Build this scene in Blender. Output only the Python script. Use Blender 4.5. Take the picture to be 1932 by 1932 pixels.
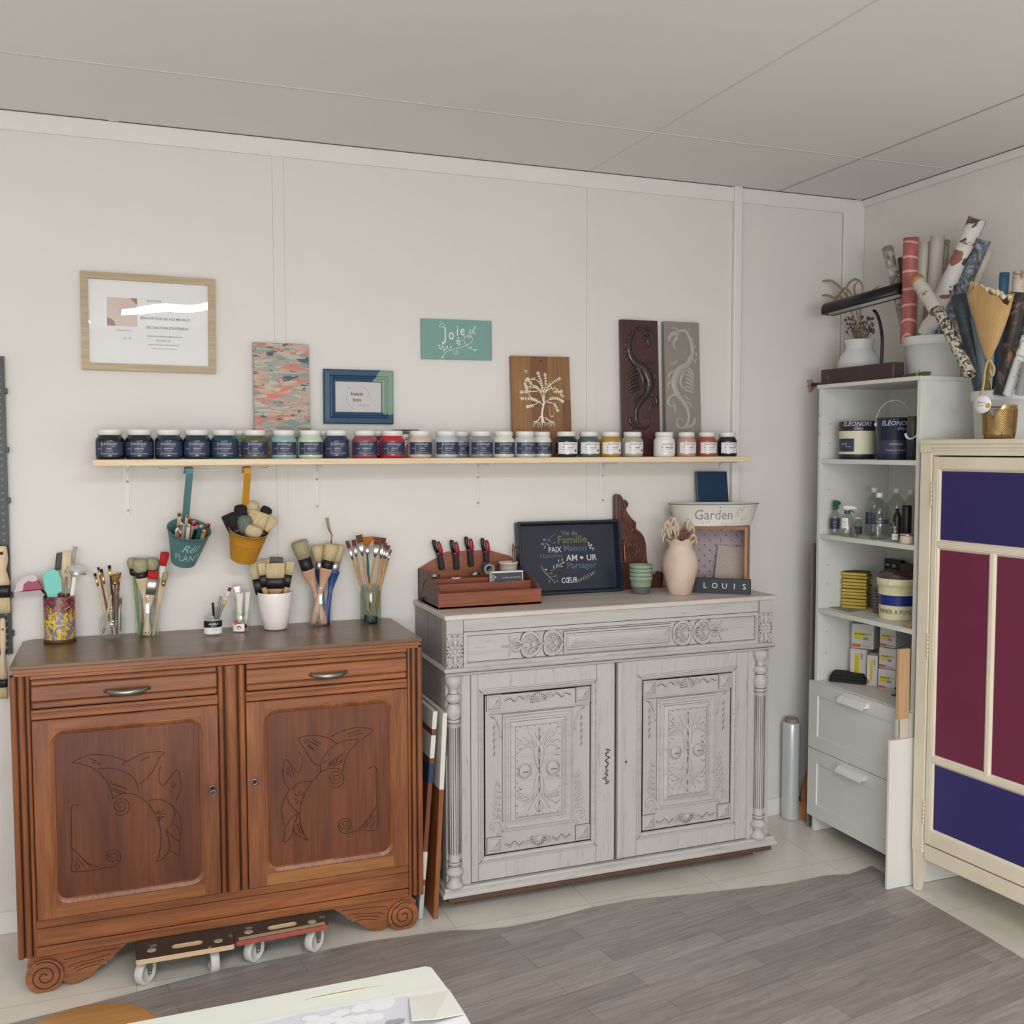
import bpy, bmesh, math, random
from math import sin, cos, pi, radians, sqrt, atan2
from mathutils import Vector, Matrix, Euler
for o in list(bpy.data.objects):
 bpy.data.objects.remove(o, do_unlink=True)
SC = bpy.context.scene
COL = SC.collection
random.seed(7)
# ---------------------------------------------------------------- camera
FPX, PITCH, YAW, ROLL = 1915.0, 0.0622, 0.3653, -0.0016
CAM = Vector((0.0, -3.655, 1.6))
FW = Vector((sin(YAW)*cos(PITCH), cos(YAW)*cos(PITCH), -sin(PITCH)))
_r = Vector((cos(YAW), -sin(YAW), 0)); _u = _r.cross(FW)
RT = _r*cos(ROLL) + _u*sin(ROLL)
UP = -_r*sin(ROLL) + _u*cos(ROLL)
cd = bpy.data.cameras.new('camera')
cd.sensor_width = 36.0; cd.sensor_fit = 'HORIZONTAL'; cd.lens = 36.0*FPX/1932.0
cd.clip_start = 0.02; cd.clip_end = 60
cam = bpy.data.objects.new('camera', cd); COL.objects.link(cam)
m = Matrix((RT, UP, -FW)).transposed().to_4x4(); m.translation = CAM
cam.matrix_world = m
SC.camera = cam
SC.view_settings.view_transform = 'Standard'
SC.view_settings.look = 'None'
SC.view_settings.gamma = 1.0
SC.view_settings.use_curve_mapping = False
SC.view_settings.exposure = 0.20
# ---------------------------------------------------------------- world and the room's lights
w = bpy.data.worlds.new('world'); SC.world = w; w.use_nodes = True
w.node_tree.nodes['Background'].inputs[0].default_value = (0.75, 0.85, 1, 1)
w.node_tree.nodes['Background'].inputs[1].default_value = 0.15
def area(name, loc, rot, sx, sy, power, col):
 l = bpy.data.lights.new(name, 'AREA'); l.shape = 'RECTANGLE'
 l.size = sx; l.size_y = sy; l.energy = power; l.color = col
 o = bpy.data.objects.new(name, l); COL.objects.link(o)
 o.location = loc; o.rotation_euler = rot
 return o
area('window_daylight', (-0.3, -6.72, 1.40), (radians(90), 0, 0), 3.2, 1.1, 108, (0.94, 0.985, 1.0))
area('ceiling_lamp_light', (0.80, -3.85, 2.60), (0, 0, 0), 1.5, 0.6, 60, (1.0, 0.985, 0.965))
area('ceiling_lamp_light.001', (-1.3, -4.9, 2.60), (0, 0, 0), 1.5, 0.6, 64, (1.0, 0.985, 0.965))
# ---------------------------------------------------------------- helpers
def at(px, py, X=None, Y=None, Z=None):
 """point of the room seen at a place in the photograph, on the plane X=, Y= or Z="""
 d = FW*FPX + RT*(px-966) - UP*(py-966)
 if X is not None: t = (X-CAM.x)/d.x
 elif Y is not None: t = (Y-CAM.y)/d.y
 else: t = (Z-CAM.z)/d.z
 return CAM + d*t
def lin(c):
 return tuple((v/255/12.92 if v/255 <= 0.04045 else ((v/255+0.055)/1.055)**2.4) for v in c)
_mc = {}
def M(name, c, rough=0.5, metal=0.0, var=0.0, vs=8.0, bump=0.0, bs=40.0, c2=None, stretch=(1,1,1), thr=None, coat=0.0, alpha=None, trans=0.0, ior=1.45, sheen=0, gen=False):
 """procedural material: base colour c, mottled toward c2 (or a darker c) by noise"""
 if name in _mc: return _mc[name]
 mt = bpy.data.materials.new(name); mt.use_nodes = True
 nt = mt.node_tree; N = nt.nodes; Lk = nt.links
 b = N['Principled BSDF']
 c = lin(c) + (1,)
 b.inputs['Base Color'].default_value = c
 b.inputs['Roughness'].default_value = rough
 b.inputs['Metallic'].default_value = metal
 b.inputs['Coat Weight'].default_value = coat
 b.inputs['Transmission Weight'].default_value = trans
 b.inputs['IOR'].default_value = ior
 tc = mp = None
 if var or c2 or bump:
  tc = N.new('ShaderNodeTexCoord'); mp = N.new('ShaderNodeMapping')
  mp.inputs['Scale'].default_value = stretch
  Lk.new(tc.outputs['Object'], mp.inputs['Vector'])
 if var or c2:
  nz = N.new('ShaderNodeTexNoise'); nz.inputs['Scale'].default_value = vs
  nz.inputs['Detail'].default_value = 6; nz.inputs['Roughness'].default_value = 0.6
  Lk.new(mp.outputs[0], nz.inputs['Vector'])
  rp = N.new('ShaderNodeValToRGB'); e = rp.color_ramp.elements
  lo, hi = thr if thr else (0.3, 0.7)
  e[0].position = lo; e[1].position = hi
  e[0].color = c
  e[1].color = (lin(c2)+(1,)) if c2 else tuple(v*(1-var) for v in c[:3])+(1,)
  Lk.new(nz.outputs['Fac'], rp.inputs[0]); Lk.new(rp.outputs[0], b.inputs['Base Color'])
 if bump:
  n2 = N.new('ShaderNodeTexNoise'); n2.inputs['Scale'].default_value = bs; n2.inputs['Detail'].default_value = 4
  Lk.new(mp.outputs[0], n2.inputs['Vector'])
  bp = N.new('ShaderNodeBump'); bp.inputs['Strength'].default_value = bump; bp.inputs['Distance'].default_value = 0.004
  Lk.new(n2.outputs['Fac'], bp.inputs['Height']); Lk.new(bp.outputs[0], b.inputs['Normal'])
 _mc[name] = mt
 return mt
def WOOD(name, a, b_, c3, axis='x', rough=0.4, scale=1.0, coat=0.0, bump=0.15, knots=False):
 """grained wood running along an axis: fine streaks + broad bands"""
 if name in _mc: return _mc[name]
 mt = bpy.data.materials.new(name); mt.use_nodes = True
 nt = mt.node_tree; N = nt.nodes; Lk = nt.links
 b = N['Principled BSDF']; b.inputs['Roughness'].default_value = rough; b.inputs['Coat Weight'].default_value = coat
 b.inputs['Coat Roughness'].default_value = 0.25
 tc = N.new('ShaderNodeTexCoord')
 def noise(s, st, det=5, dist=0.0):
  mp = N.new('ShaderNodeMapping'); mp.inputs['Scale'].default_value = st
  Lk.new(tc.outputs['Object'], mp.inputs['Vector'])
  n = N.new('ShaderNodeTexNoise'); n.inputs['Scale'].default_value = s*scale
  n.inputs['Detail'].default_value = det; n.inputs['Distortion'].default_value = dist
  Lk.new(mp.outputs[0], n.inputs['Vector']); return n
 k = {'x': (0.06, 1, 1), 'y': (1, 0.06, 1), 'z': (1, 1, 0.06)}[axis]
 k2 = {'x': (0.18, 1, 1), 'y': (1, 0.18, 1), 'z': (1, 1, 0.18)}[axis]
 fine = noise(110, k, 6, 0.3); broad = noise(9, k2, 3, 0.8)
 r1 = N.new('ShaderNodeValToRGB'); e = r1.color_ramp.elements
 e[0].position = 0.3; e[1].position = 0.72; e[0].color = lin(b_)+(1,); e[1].color = lin(a)+(1,)
 Lk.new(broad.outputs['Fac'], r1.inputs[0])
 r2 = N.new('ShaderNodeValToRGB'); f = r2.color_ramp.elements
 f[0].position = 0.35; f[1].position = 0.62; f[0].color = (1, 1, 1, 1); f[1].color = (0, 0, 0, 1)
 Lk.new(fine.outputs['Fac'], r2.inputs[0])
 mx = N.new('ShaderNodeMixRGB'); mx.inputs[2].default_value = lin(c3)+(1,)
 ml = N.new('ShaderNodeMath'); ml.operation = 'MULTIPLY'; ml.inputs[1].default_value = 0.45
 Lk.new(r2.outputs[0], ml.inputs[0]); Lk.new(ml.outputs[0], mx.inputs[0])
 Lk.new(r1.outputs[0], mx.inputs[1]); Lk.new(mx.outputs[0], b.inputs['Base Color'])
 bp = N.new('ShaderNodeBump'); bp.inputs['Strength'].default_value = bump; bp.inputs['Distance'].default_value = 0.002
 Lk.new(fine.outputs['Fac'], bp.inputs['Height']); Lk.new(bp.outputs[0], b.inputs['Normal'])
 _mc[name] = mt
 return mt
def GLASS(name, tint=(248, 250, 250), rough=0.02, mixw=0.82):
 """thin clear glass or plastic: mostly see-through with a gloss on top"""
 if name in _mc: return _mc[name]
 mt = bpy.data.materials.new(name); mt.use_nodes = True
 nt = mt.node_tree; N = nt.nodes; Lk = nt.links
 out = N['Material Output']; N.remove(N['Principled BSDF'])
 t = N.new('ShaderNodeBsdfTransparent'); t.inputs[0].default_value = lin(tint)+(1,)
 g = N.new('ShaderNodeBsdfGlossy'); g.inputs[0].default_value = (0.9, 0.95, 0.95, 1); g.inputs['Roughness'].default_value = rough
 lw = N.new('ShaderNodeLayerWeight'); lw.inputs[0].default_value = 0.5
 pw = N.new('ShaderNodeMath'); pw.operation = 'POWER'; pw.inputs[1].default_value = 4.0
 L2 = Lk.new(lw.outputs['Facing'], pw.inputs[0])
 ma = N.new('ShaderNodeMath'); ma.operation = 'MULTIPLY_ADD'; ma.inputs[1].default_value = 0.45; ma.inputs[2].default_value = max(0.0, 0.93-mixw)*.45
 Lk.new(pw.outputs[0], ma.inputs[0])
 mx = N.new('ShaderNodeMixShader'); Lk.new(ma.outputs[0], mx.inputs[0])
 Lk.new(t.outputs[0], mx.inputs[1]); Lk.new(g.outputs[0], mx.inputs[2]); Lk.new(mx.outputs[0], out.inputs[0])
 _mc[name] = mt
 return mt
_W = {}
def _link(o, parent, mw):
 COL.objects.link(o)
 if parent: o.parent = parent
 _W[o.name] = mw
def thing(name, label, cat, loc=(0, 0, 0), rot=(0, 0, 0), group=None, mat4=None):
 o = bpy.data.objects.new(name, None); o.empty_display_size = 0.05
 COL.objects.link(o)
 mw = mat4 if mat4 is not None else Matrix.Translation(Vector(loc)) @ Euler(rot).to_matrix().to_4x4()
 o.matrix_world = mw; _W[o.name] = mw.copy()
 tag(o, label, cat, group)
 return o
def tag(o, label, cat=None, group=None):
 o['label'] = label
 if cat: o['category'] = cat
 if group: o['group'] = group
 return o
def catmull(pts, n=6, closed=False):
 P = [Vector(p) for p in pts]; out = []; L = len(P)
 if L < 3: return P
 for i in range(L if closed else L-1):
  if closed: a, b, c, d = P[(i-1) % L], P[i], P[(i+1) % L], P[(i+2) % L]
  else: a, b, c, d = P[max(i-1, 0)], P[i], P[i+1], P[min(i+2, L-1)]
  for k in range(n):
   t = k/n
   out.append(0.5*((2*b)+(c-a)*t+(2*a-5*b+4*c-d)*t*t+(3*b-a-3*c+d)*t**3))
 if not closed: out.append(P[-1])
 return out
_txt = {}
def text_geo(s, size, shear=0.0, bold=0.0, sx=1.0):
 k = (s, shear, bold)
 if k not in _txt:
  cu = bpy.data.curves.new('t', 'FONT'); cu.body = s; cu.size = 1.0; cu.shear = shear; cu.offset = bold
  cu.align_x = 'CENTER'; cu.align_y = 'CENTER'; cu.resolution_u = 2
  o = bpy.data.objects.new('t', cu); COL.objects.link(o)
  dg = bpy.context.evaluated_depsgraph_get(); dg.update()
  me = bpy.data.meshes.new_from_object(o.evaluated_get(dg))
  _txt[k] = ([tuple(v.co) for v in me.vertices], [tuple(p.vertices) for p in me.polygons])
  bpy.data.objects.remove(o, do_unlink=True); bpy.data.curves.remove(cu); bpy.data.meshes.remove(me)
 V, Fc = _txt[k]
 return [(v[0]*size*sx, v[1]*size) for v in V], Fc
class MB:
 """collects shapes and links them as ONE mesh object"""
 def __init__(s): s.v = []; s.f = []; s.m = []; s.s = []
 def add(s, V, Fc, mi=0, smooth=False, xf=None):
  o = len(s.v)
  for p in V:
   p = Vector(p)
   if xf is not None: p = xf @ p
   s.v.append(tuple(p))
  for k, f in enumerate(Fc):
   s.f.append(tuple(i+o for i in f)); s.m.append(mi if not isinstance(mi, list) else mi[k]); s.s.append(smooth)
  return s
 def box(s, x0, x1, y0, y1, z0, z1, bev=0.0, mi=0, xf=None, seg=1):
  if x0 > x1: x0, x1 = x1, x0
  if y0 > y1: y0, y1 = y1, y0
  if z0 > z1: z0, z1 = z1, z0
  V = [(x0,y0,z0),(x1,y0,z0),(x1,y1,z0),(x0,y1,z0),(x0,y0,z1),(x1,y0,z1),(x1,y1,z1),(x0,y1,z1)]
  Fc = [(0,3,2,1),(4,5,6,7),(0,1,5,4),(1,2,6,5),(2,3,7,6),(3,0,4,7)]
  bev = min(bev, (x1-x0)*.45, (y1-y0)*.45, (z1-z0)*.45)
  if bev > 0:
   bm = bmesh.new(); vs = [bm.verts.new(p) for p in V]
   for f in Fc: bm.faces.new([vs[i] for i in f])
   bmesh.ops.bevel(bm, geom=list(bm.edges), offset=bev, segments=seg, affect='EDGES', profile=0.5)
   bm.verts.index_update()
   V = [tuple(v.co) for v in bm.verts]; Fc = [[v.index for v in f.verts] for f in bm.faces]; bm.free()
  return s.add(V, Fc, mi, False, xf)
 def rings(s, R, closed=True, cap0=False, cap1=False, mi=0, smooth=False, xf=None):
  n = len(R[0]); V = [p for r in R for p in r]; Fc = []; ms = []
  for i in range(len(R)-1):
   for j in range(n if closed else n-1):
    k = (j+1) % n
    Fc.append((i*n+j, i*n+k, (i+1)*n+k, (i+1)*n+j)); ms.append(mi[i] if isinstance(mi, list) else mi)
  m0 = mi[0] if isinstance(mi, list) else mi; m1 = mi[-1] if isinstance(mi, list) else mi
  if cap0: Fc.append(tuple(range(n))[::-1]); ms.append(m0)
  if cap1: Fc.append(tuple((len(R)-1)*n+j for j in range(n))); ms.append(m1)
  return s.add(V, Fc, ms, smooth, xf)
 def lathe(s, prof, c=(0, 0, 0), n=24, cap0=True, cap1=True, mi=0, smooth=True, xf=None, ry=1.0, wav=None):
  R = []
  for i, (r, z) in enumerate(prof):
   ring = []
   for j in range(n):
    a = 2*pi*j/n; rr = r; zz = z
    if wav: rr, zz = wav(i, a, r, z)
    ring.append((c[0]+rr*cos(a), c[1]+rr*ry*sin(a), c[2]+zz))
   R.append(ring)
  return s.rings(R, True, cap0, cap1, mi, smooth, xf)
 def cyl(s, p0, p1, r0, r1=None, n=12, mi=0, caps=True, smooth=True, xf=None):
  return s.tube([p0, p1], [r0, r0 if r1 is None else r1], n, mi, caps, smooth, xf)
 def tube(s, pts, r, n=8, mi=0, caps=True, smooth=True, xf=None, closed=False, flat=1.0, fdir=None):
  P = [Vector(p) for p in pts]; L = len(P)
  rs = r if isinstance(r, (list, tuple)) else [r]*L
  if len(rs) != L:
   rs = [rs[min(int(i/(L-1)*(len(rs)-1)), len(rs)-2)]*(1-((i/(L-1)*(len(rs)-1)) - min(int(i/(L-1)*(len(rs)-1)), len(rs)-2))) + rs[min(int(i/(L-1)*(len(rs)-1)), len(rs)-2)+1]*((i/(L-1)*(len(rs)-1)) - min(int(i/(L-1)*(len(rs)-1)), len(rs)-2)) for i in range(L)]
  T = []
  for i in range(L):
   t = (P[(i+1) % L]-P[i-1]) if closed else (P[min(i+1, L-1)]-P[max(i-1, 0)])
   T.append(t.normalized() if t.length > 1e-9 else Vector((0, 0, 1)))
  u = Vector(fdir) if fdir else (Vector((0, 0, 1)) if abs(T[0].z) < 0.9 else Vector((1, 0, 0)))
  u = (u - T[0]*u.dot(T[0])).normalized(); R = []
  for i in range(L):
   if i: u = (u - T[i]*u.dot(T[i])); u = u.normalized() if u.length > 1e-6 else T[i].orthogonal().normalized()
   v = T[i].cross(u)
   R.append([tuple(P[i] + (u*cos(2*pi*j/n)*flat + v*sin(2*pi*j/n))*rs[i]) for j in range(n)])
  if closed: R.append(R[0])
  return s.rings(R, True, caps and not closed, caps and not closed, mi, smooth, xf)
 def ball(s, c, r, n=12, mi=0, sc=(1, 1, 1), xf=None):
  m_ = max(n//2, 4)
  prof = [(max(r*sin(pi*i/m_), 1e-5)*sc[0], -r*cos(pi*i/m_)*sc[2]) for i in range(m_+1)]
  return s.lathe(prof, c, n, True, True, mi, True, xf, sc[1]/sc[0])
 def prism(s, poly, y0, y1, mi=0, plane='xz', xf=None, smooth=False):
  """outline extruded along the third axis; poly counter-clockwise"""
  def pt(a, b, c): return (a, c, b) if plane == 'xz' else ((a, b, c) if plane == 'xy' else (c, a, b))
  n = len(poly); V = [pt(a, b, y0) for a, b in poly]+[pt(a, b, y1) for a, b in poly]
  Fc = [tuple(range(n)), tuple(range(2*n-1, n-1, -1))]+[(i, n+i, n+(i+1) % n, (i+1) % n) for i in range(n)]
  return s.add(V, Fc, mi, smooth, xf)
 def sweep(s, prof, path, mi=0, closed=False, caps=True):
  """profile (out, z) swept along a horizontal polyline path [(x,y)], 'out' to the right of travel, mitred"""
  L = len(path); P = [Vector((p[0], p[1], 0)) for p in path]; R = []
  for i in range(L):
   d0 = (P[i]-P[i-1]).normalized() if (i or closed) else None
   d1 = (P[(i+1) % L]-P[i]).normalized() if (i < L-1 or closed) else None
   n0 = Vector((d0.y, -d0.x, 0)) if d0 else None; n1 = Vector((d1.y, -d1.x, 0)) if d1 else None
   nn = (n0+n1) if (n0 and n1) else (n0 or n1)
   nn = nn.normalized(); k = 1/(nn.dot(n1 or n0))
   R.append([tuple(P[i]+nn*o*k+Vector((0, 0, z))) for o, z in prof])
  if closed: R.append(R[0])
  return s.rings(R, True, caps and not closed, caps and not closed, mi)
 def frame(s, x0, x1, z0, z1, prof, mi=0, r=0.0, cap=False, n=4, xf=None):
  """mitred rectangular moulding: prof = [(inset, y)], corners rounded by r"""
  R = []
  for ins, y in prof:
   R.append([(a, y, b) for a, b in rrect(x0+ins, x1-ins, z0+ins, z1-ins, r, n)])
  return s.rings(R, True, False, cap, mi, False, xf)
 def text(s, t, x, z, y, size, mi=0, shear=0.0, bold=0.0, sx=1.0, xf=None, fn=None):
  V, Fc = text_geo(t, size, shear, bold, sx)
  if fn: return s.add([fn(a+x, b+z) for a, b in V], Fc, mi, False, xf)
  return s.add([(a+x, y, b+z) for a, b in V], Fc, mi, False, xf)
 def build(s, name, mats, parent=None, local=False, kind=None, bevel=0.0, sub=0, label=None, solid=0.0):
  if not isinstance(mats, (list, tuple)): mats = [mats]
  me = bpy.data.meshes.new(name)
  mw = _W[parent.name] if parent else Matrix()
  V = s.v
  if not local and parent:
   inv = mw.inverted(); V = [tuple(inv @ Vector(p)) for p in V]
  me.from_pydata(V, [], s.f)
  for mt in mats: me.materials.append(mt)
  me.polygons.foreach_set('material_index', s.m); me.polygons.foreach_set('use_smooth', s.s)
  me.update()
  o = bpy.data.objects.new(name, me); _link(o, parent, mw)
  if solid:
   md = o.modifiers.new('thick', 'SOLIDIFY'); md.thickness = solid; md.offset = 0
  if bevel:
   md = o.modifiers.new('soft', 'BEVEL'); md.width = bevel; md.segments = 2; md.limit_method = 'ANGLE'; md.angle_limit = radians(40)
  if sub:
   md = o.modifiers.new('sub', 'SUBSURF'); md.levels = sub; md.render_levels = sub
  if kind: o['kind'] = kind
  if label: o['label'] = label
  return o
def rrect(x0, x1, z0, z1, r, n=4):
 r = max(min(r, (x1-x0)/2.01, (z1-z0)/2.01), 1e-5); P = []
 for cx, cz, a0 in ((x1-r, z0+r, -90), (x1-r, z1-r, 0), (x0+r, z1-r, 90), (x0+r, z0+r, 180)):
  for k in range(n+1):
   a = radians(a0+90*k/n); P.append((cx+r*cos(a), cz+r*sin(a)))
 return P
def spiral(cx, cz, r0, r1, a0, turns, n=40):
 return [(cx+(r0+(r1-r0)*i/n)*cos(a0+2*pi*turns*i/n), cz+(r0+(r1-r0)*i/n)*sin(a0+2*pi*turns*i/n)) for i in range(n+1)]
def struct(name, mb, mats, **k): return mb.build(name, mats, kind='structure', **k)
def dup(root, loc=None, rot=None, label=None, group=None, mats=None):
 """a copy of a thing with copies of its parts and sub-parts"""
 r = root.copy(); COL.objects.link(r)
 for k in ('label', 'group'):
  if k in r.keys(): del r[k]
 if loc is not None: r.location = loc
 if rot is not None: r.rotation_euler = rot
 if label: r['label'] = label
 if group: r['group'] = group
 def cp(a, b):
  for ch in list(a.children):
   c = ch.copy(); COL.objects.link(c); c.parent = b
   cp(ch, c)
 cp(root, r)
 return r
# ================================================================ the room
HC, XR, XL, YB = 2.677, 3.04, -3.0, -6.8
m_wall = M('wall_paint', (224, 220, 216), 0.75, var=0.05, vs=1.2, bump=0.03, bs=300)
m_wallr = M('wall_paint_side', (228, 224, 219), 0.8, var=0.08, vs=3, bump=0.05, bs=200)
m_ceil = M('ceiling_panels', (234, 232, 229), 0.8, var=0.06, vs=0.9, bump=0.02, bs=300)
m_trim = M('trim_paint', (228, 226, 222), 0.6, var=0.05, vs=3)
m_seam = M('seam_light', (216, 211, 203), 0.6)
m_dark = M('gap_dark', (95, 84, 78), 0.8)
m_joint = M('joint_grey', (172, 165, 157), 0.8)
def floor_tiles():
 mt = bpy.data.materials.new('floor_tiles'); mt.use_nodes = True
 nt = mt.node_tree; N = nt.nodes; L = nt.links; b = N['Principled BSDF']
 b.inputs['Roughness'].default_value = 0.32
 tc = N.new('ShaderNodeTexCoord')
 br = N.new('ShaderNodeTexBrick'); br.offset = 0.0; br.inputs['Scale'].default_value = 1.0
 br.inputs['Brick Width'].default_value = 0.5; br.inputs['Row Height'].default_value = 0.5
 br.inputs['Mortar Size'].default_value = 0.0012; br.inputs['Mortar Smooth'].default_value = 0.1
 br.inputs['Color1'].default_value = lin((226, 221, 211))+(1,); br.inputs['Color2'].default_value = lin((230, 226, 216))+(1,)
 br.inputs['Mortar'].default_value = lin((178, 173, 163))+(1,)
 L.new(tc.outputs['Object'], br.inputs['Vector'])
 n1 = N.new('ShaderNodeTexNoise'); n1.inputs['Scale'].default_value = 3; n1.inputs['Detail'].default_value = 8
 L.new(tc.outputs['Object'], n1.inputs['Vector'])
 r1 = N.new('ShaderNodeValToRGB'); e = r1.color_ramp.elements; e[0].position = .3; e[1].position = .75
 e[0].color = (1, 1, 1, 1); e[1].color = (0.78, 0.78, 0.78, 1)
 L.new(n1.outputs['Fac'], r1.inputs[0])
 mp = N.new('ShaderNodeMapping'); mp.inputs['Scale'].default_value = (3, 14, 1); mp.inputs['Rotation'].default_value = (0, 0, 0.7)
 L.new(tc.outputs['Object'], mp.inputs['Vector'])
 n2 = N.new('ShaderNodeTexNoise'); n2.inputs['Scale'].default_value = 2.2; n2.inputs['Detail'].default_value = 9; n2.inputs['Roughness'].default_value = .7
 L.new(mp.outputs[0], n2.inputs['Vector'])
 r2 = N.new('ShaderNodeValToRGB'); e = r2.color_ramp.elements; e[0].position = .66; e[1].position = .74
 e[0].color = (1, 1, 1, 1); e[1].color = (0.6, 0.57, 0.53, 1)
 L.new(n2.outputs['Fac'], r2.inputs[0])
 a = N.new('ShaderNodeMixRGB'); a.blend_type = 'MULTIPLY'; a.inputs[0].default_value = 1
 c = N.new('ShaderNodeMixRGB'); c.blend_type = 'MULTIPLY'; c.inputs[0].default_value = 1
 L.new(br.outputs['Color'], a.inputs[1]); L.new(r1.outputs[0], a.inputs[2])
 L.new(a.outputs[0], c.inputs[1]); L.new(r2.outputs[0], c.inputs[2]); L.new(c.outputs[0], b.inputs['Base Color'])
 return mt
def plank_vinyl():
 mt = bpy.data.materials.new('grey_plank_vinyl'); mt.use_nodes = True
 nt = mt.node_tree; N = nt.nodes; L = nt.links; b = N['Principled BSDF']
 b.inputs['Roughness'].default_value = 0.5
 tc = N.new('ShaderNodeTexCoord'); rot = N.new('ShaderNodeMapping'); rot.inputs['Rotation'].default_value = (0, 0, radians(-9))
 L.new(tc.outputs['Object'], rot.inputs['Vector'])
 br = N.new('ShaderNodeTexBrick'); br.offset = 0.37; br.inputs['Scale'].default_value = 1.0
 br.inputs['Brick Width'].default_value = 0.62; br.inputs['Row Height'].default_value = 0.085
 br.inputs['Mortar Size'].default_value = 0.0012; br.inputs['Bias'].default_value = 0.0
 br.inputs['Color1'].default_value = lin((160, 155, 152))+(1,); br.inputs['Color2'].default_value = lin((143, 137, 134))+(1,)
 br.inputs['Mortar'].default_value = lin((122, 115, 111))+(1,)
 L.new(rot.outputs[0], br.inputs['Vector'])
 mp = N.new('ShaderNodeMapping'); mp.inputs['Scale'].default_value = (0.09, 1, 1)
 L.new(rot.outputs[0], mp.inputs['Vector'])
 n1 = N.new('ShaderNodeTexNoise'); n1.inputs['Scale'].default_value = 60; n1.inputs['Detail'].default_value = 7; n1.inputs['Distortion'].default_value = 1.2
 L.new(mp.outputs[0], n1.inputs['Vector'])
 r1 = N.new('ShaderNodeValToRGB'); e = r1.color_ramp.elements; e[0].position = .3; e[1].position = .72
 e[0].color = (1.12, 1.1, 1.08, 1); e[1].color = (0.72, 0.70, 0.69, 1)
 L.new(n1.outputs['Fac'], r1.inputs[0])
 a = N.new('ShaderNodeMixRGB'); a.blend_type = 'MULTIPLY'; a.inputs[0].default_value = 1
 L.new(br.outputs['Color'], a.inputs[1]); L.new(r1.outputs[0], a.inputs[2]); L.new(a.outputs[0], b.inputs['Base Color'])
 return mt
struct('floor', MB().box(XL, XR, YB, 0, -0.05, 0), floor_tiles())
b = MB().box(XL, XR, YB, 0, HC, HC+0.05)
b.box(XL, XR, -0.527, -0.517, HC-0.0015, HC+0.001, mi=1)
for x in (-2.6, -1.73, -0.87, 0.0):
 b.box(x-0.02, x+0.012, -0.012, -0.0, HC-0.002, HC+0.001, mi=1)
for x in (1.72, 2.594):
 b.box(x-0.004, x+0.004, YB, 0 if x < 2 else -0.01, HC-0.001, HC+0.001, mi=1 if x < 2 else 2)
struct('ceiling', b, [m_ceil, m_seam, m_joint])
struct('wall_back', MB().box(XL-.05, XR+.05, 0, 0.06, 0, HC), m_wall)
struct('wall_right', MB().box(XR, XR+.06, YB, 0, 0, HC), m_wallr)
struct('wall_left', MB().box(XL-.06, XL, YB, 0, 0, HC), m_wall)
b = MB().box(XL, -1.95, YB-.06, YB, 0, HC).box(1.35, XR, YB-.06, YB, 0, HC).box(-1.95, 1.35, YB-.06, YB, 0, 0.82).box(-1.95, 1.35, YB-.06, YB, 1.98, HC)
struct('wall_rear', b, m_wall)
b = MB()
for x0, x1 in ((-1.95, -1.89), (-0.33, -0.27), (1.29, 1.35)): b.box(x0, x1, YB-.05, YB, 0.82, 1.98, 0.004)
for z0, z1 in ((0.82, 0.88), (1.92, 1.98)): b.box(-1.95, 1.35, YB-.05, YB-.005, z0, z1, 0.004)
wn = struct('window_1', b, m_trim)
MB().box(-1.9, 1.3, YB-.03, YB-.026, 0.85, 1.95).build('pane', GLASS('window_glass'), wn)
# panel joints, conduit, ceiling strip and plinth on the back wall
b = MB()
for x0, x1 in ((-0.66, -0.622), (0.507, 0.544), (1.713, 1.757)):
 b.box(x0, x1, -0.004, 0, 0.07, HC-0.06)
 b.box(x0-0.0012, x0, -0.0006, 0, 0.07, HC-0.06, mi=1); b.box(x1, x1+0.0012, -0.0006, 0, 0.07, HC-0.06, mi=1)
struct('trim_1', b, [m_wall, M('wall_joint', (206, 201, 195), .8)])
struct('trim_2', MB().box(XL, XR, -0.007, 0, HC-0.062, HC-0.002, 0.001).box(XL, 2.37, -0.009, -.002, HC-0.003, HC, mi=1).box(2.42, XR-.05, -0.009, -.002, HC-0.003, HC, mi=1), [m_trim, m_dark])
struct('trim_3', MB().box(2.376, 2.412, -0.022, 0, 0.07, HC, 0.004), m_trim)
struct('trim_4', MB().box(2.930, XR, -0.012, 0, 0.07, HC-0.008, 0.002).box(2.918, 2.925, -0.006, 0, 0.07, HC-0.07), m_trim)
struct('trim_5', MB().box(XR-0.014, XR, YB, -0.0, HC-0.032, HC, 0.003).box(XR-0.016, XR-.01, YB, 0, HC-0.003, HC-.0005, mi=1), [m_trim, m_dark])
struct('baseboard_back', MB().box(XL, XR, -0.010, 0, 0, 0.075, 0.003), m_trim)
struct('baseboard_right', MB().box(XR-0.010, XR, YB, -0.01, 0, 0.075, 0.003), m_trim)
# loose sheet of grey plank vinyl with its wavy cut edge
edge = [(-200,1985),(150,1900),(430,1828),(700,1776),(850,1756),(905,1755),(960,1749),(1040,1733),(1120,1712),(1200,1697),(1300,1688),(1400,1677),(1480,1668),(1560,1652),(1603,1650),(1645,1634),(1664,1645),(1700,1672),(1760,1708),(1850,1760),(1932,1810),(2100,1925)]
P = [at(x, y, Z=0.002) for x, y in edge]
poly = [(p.x, p.y) for p in P]
poly = poly + [(3.0, -2.6), (3.0, -5.6), (-2.4, -5.6), (-2.4, poly[0][1]-0.3)]
b = MB().prism(poly[::-1], 0.0005, 0.0035, plane='xy')
o = b.build('vinyl_floor_sheet', plank_vinyl())
tag(o, 'grey wood-plank vinyl sheet with a wavy cut edge lying on the pale tiled floor', 'floor covering')
m_lampw = M('lamp_housing', (225, 225, 222), .5)
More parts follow.
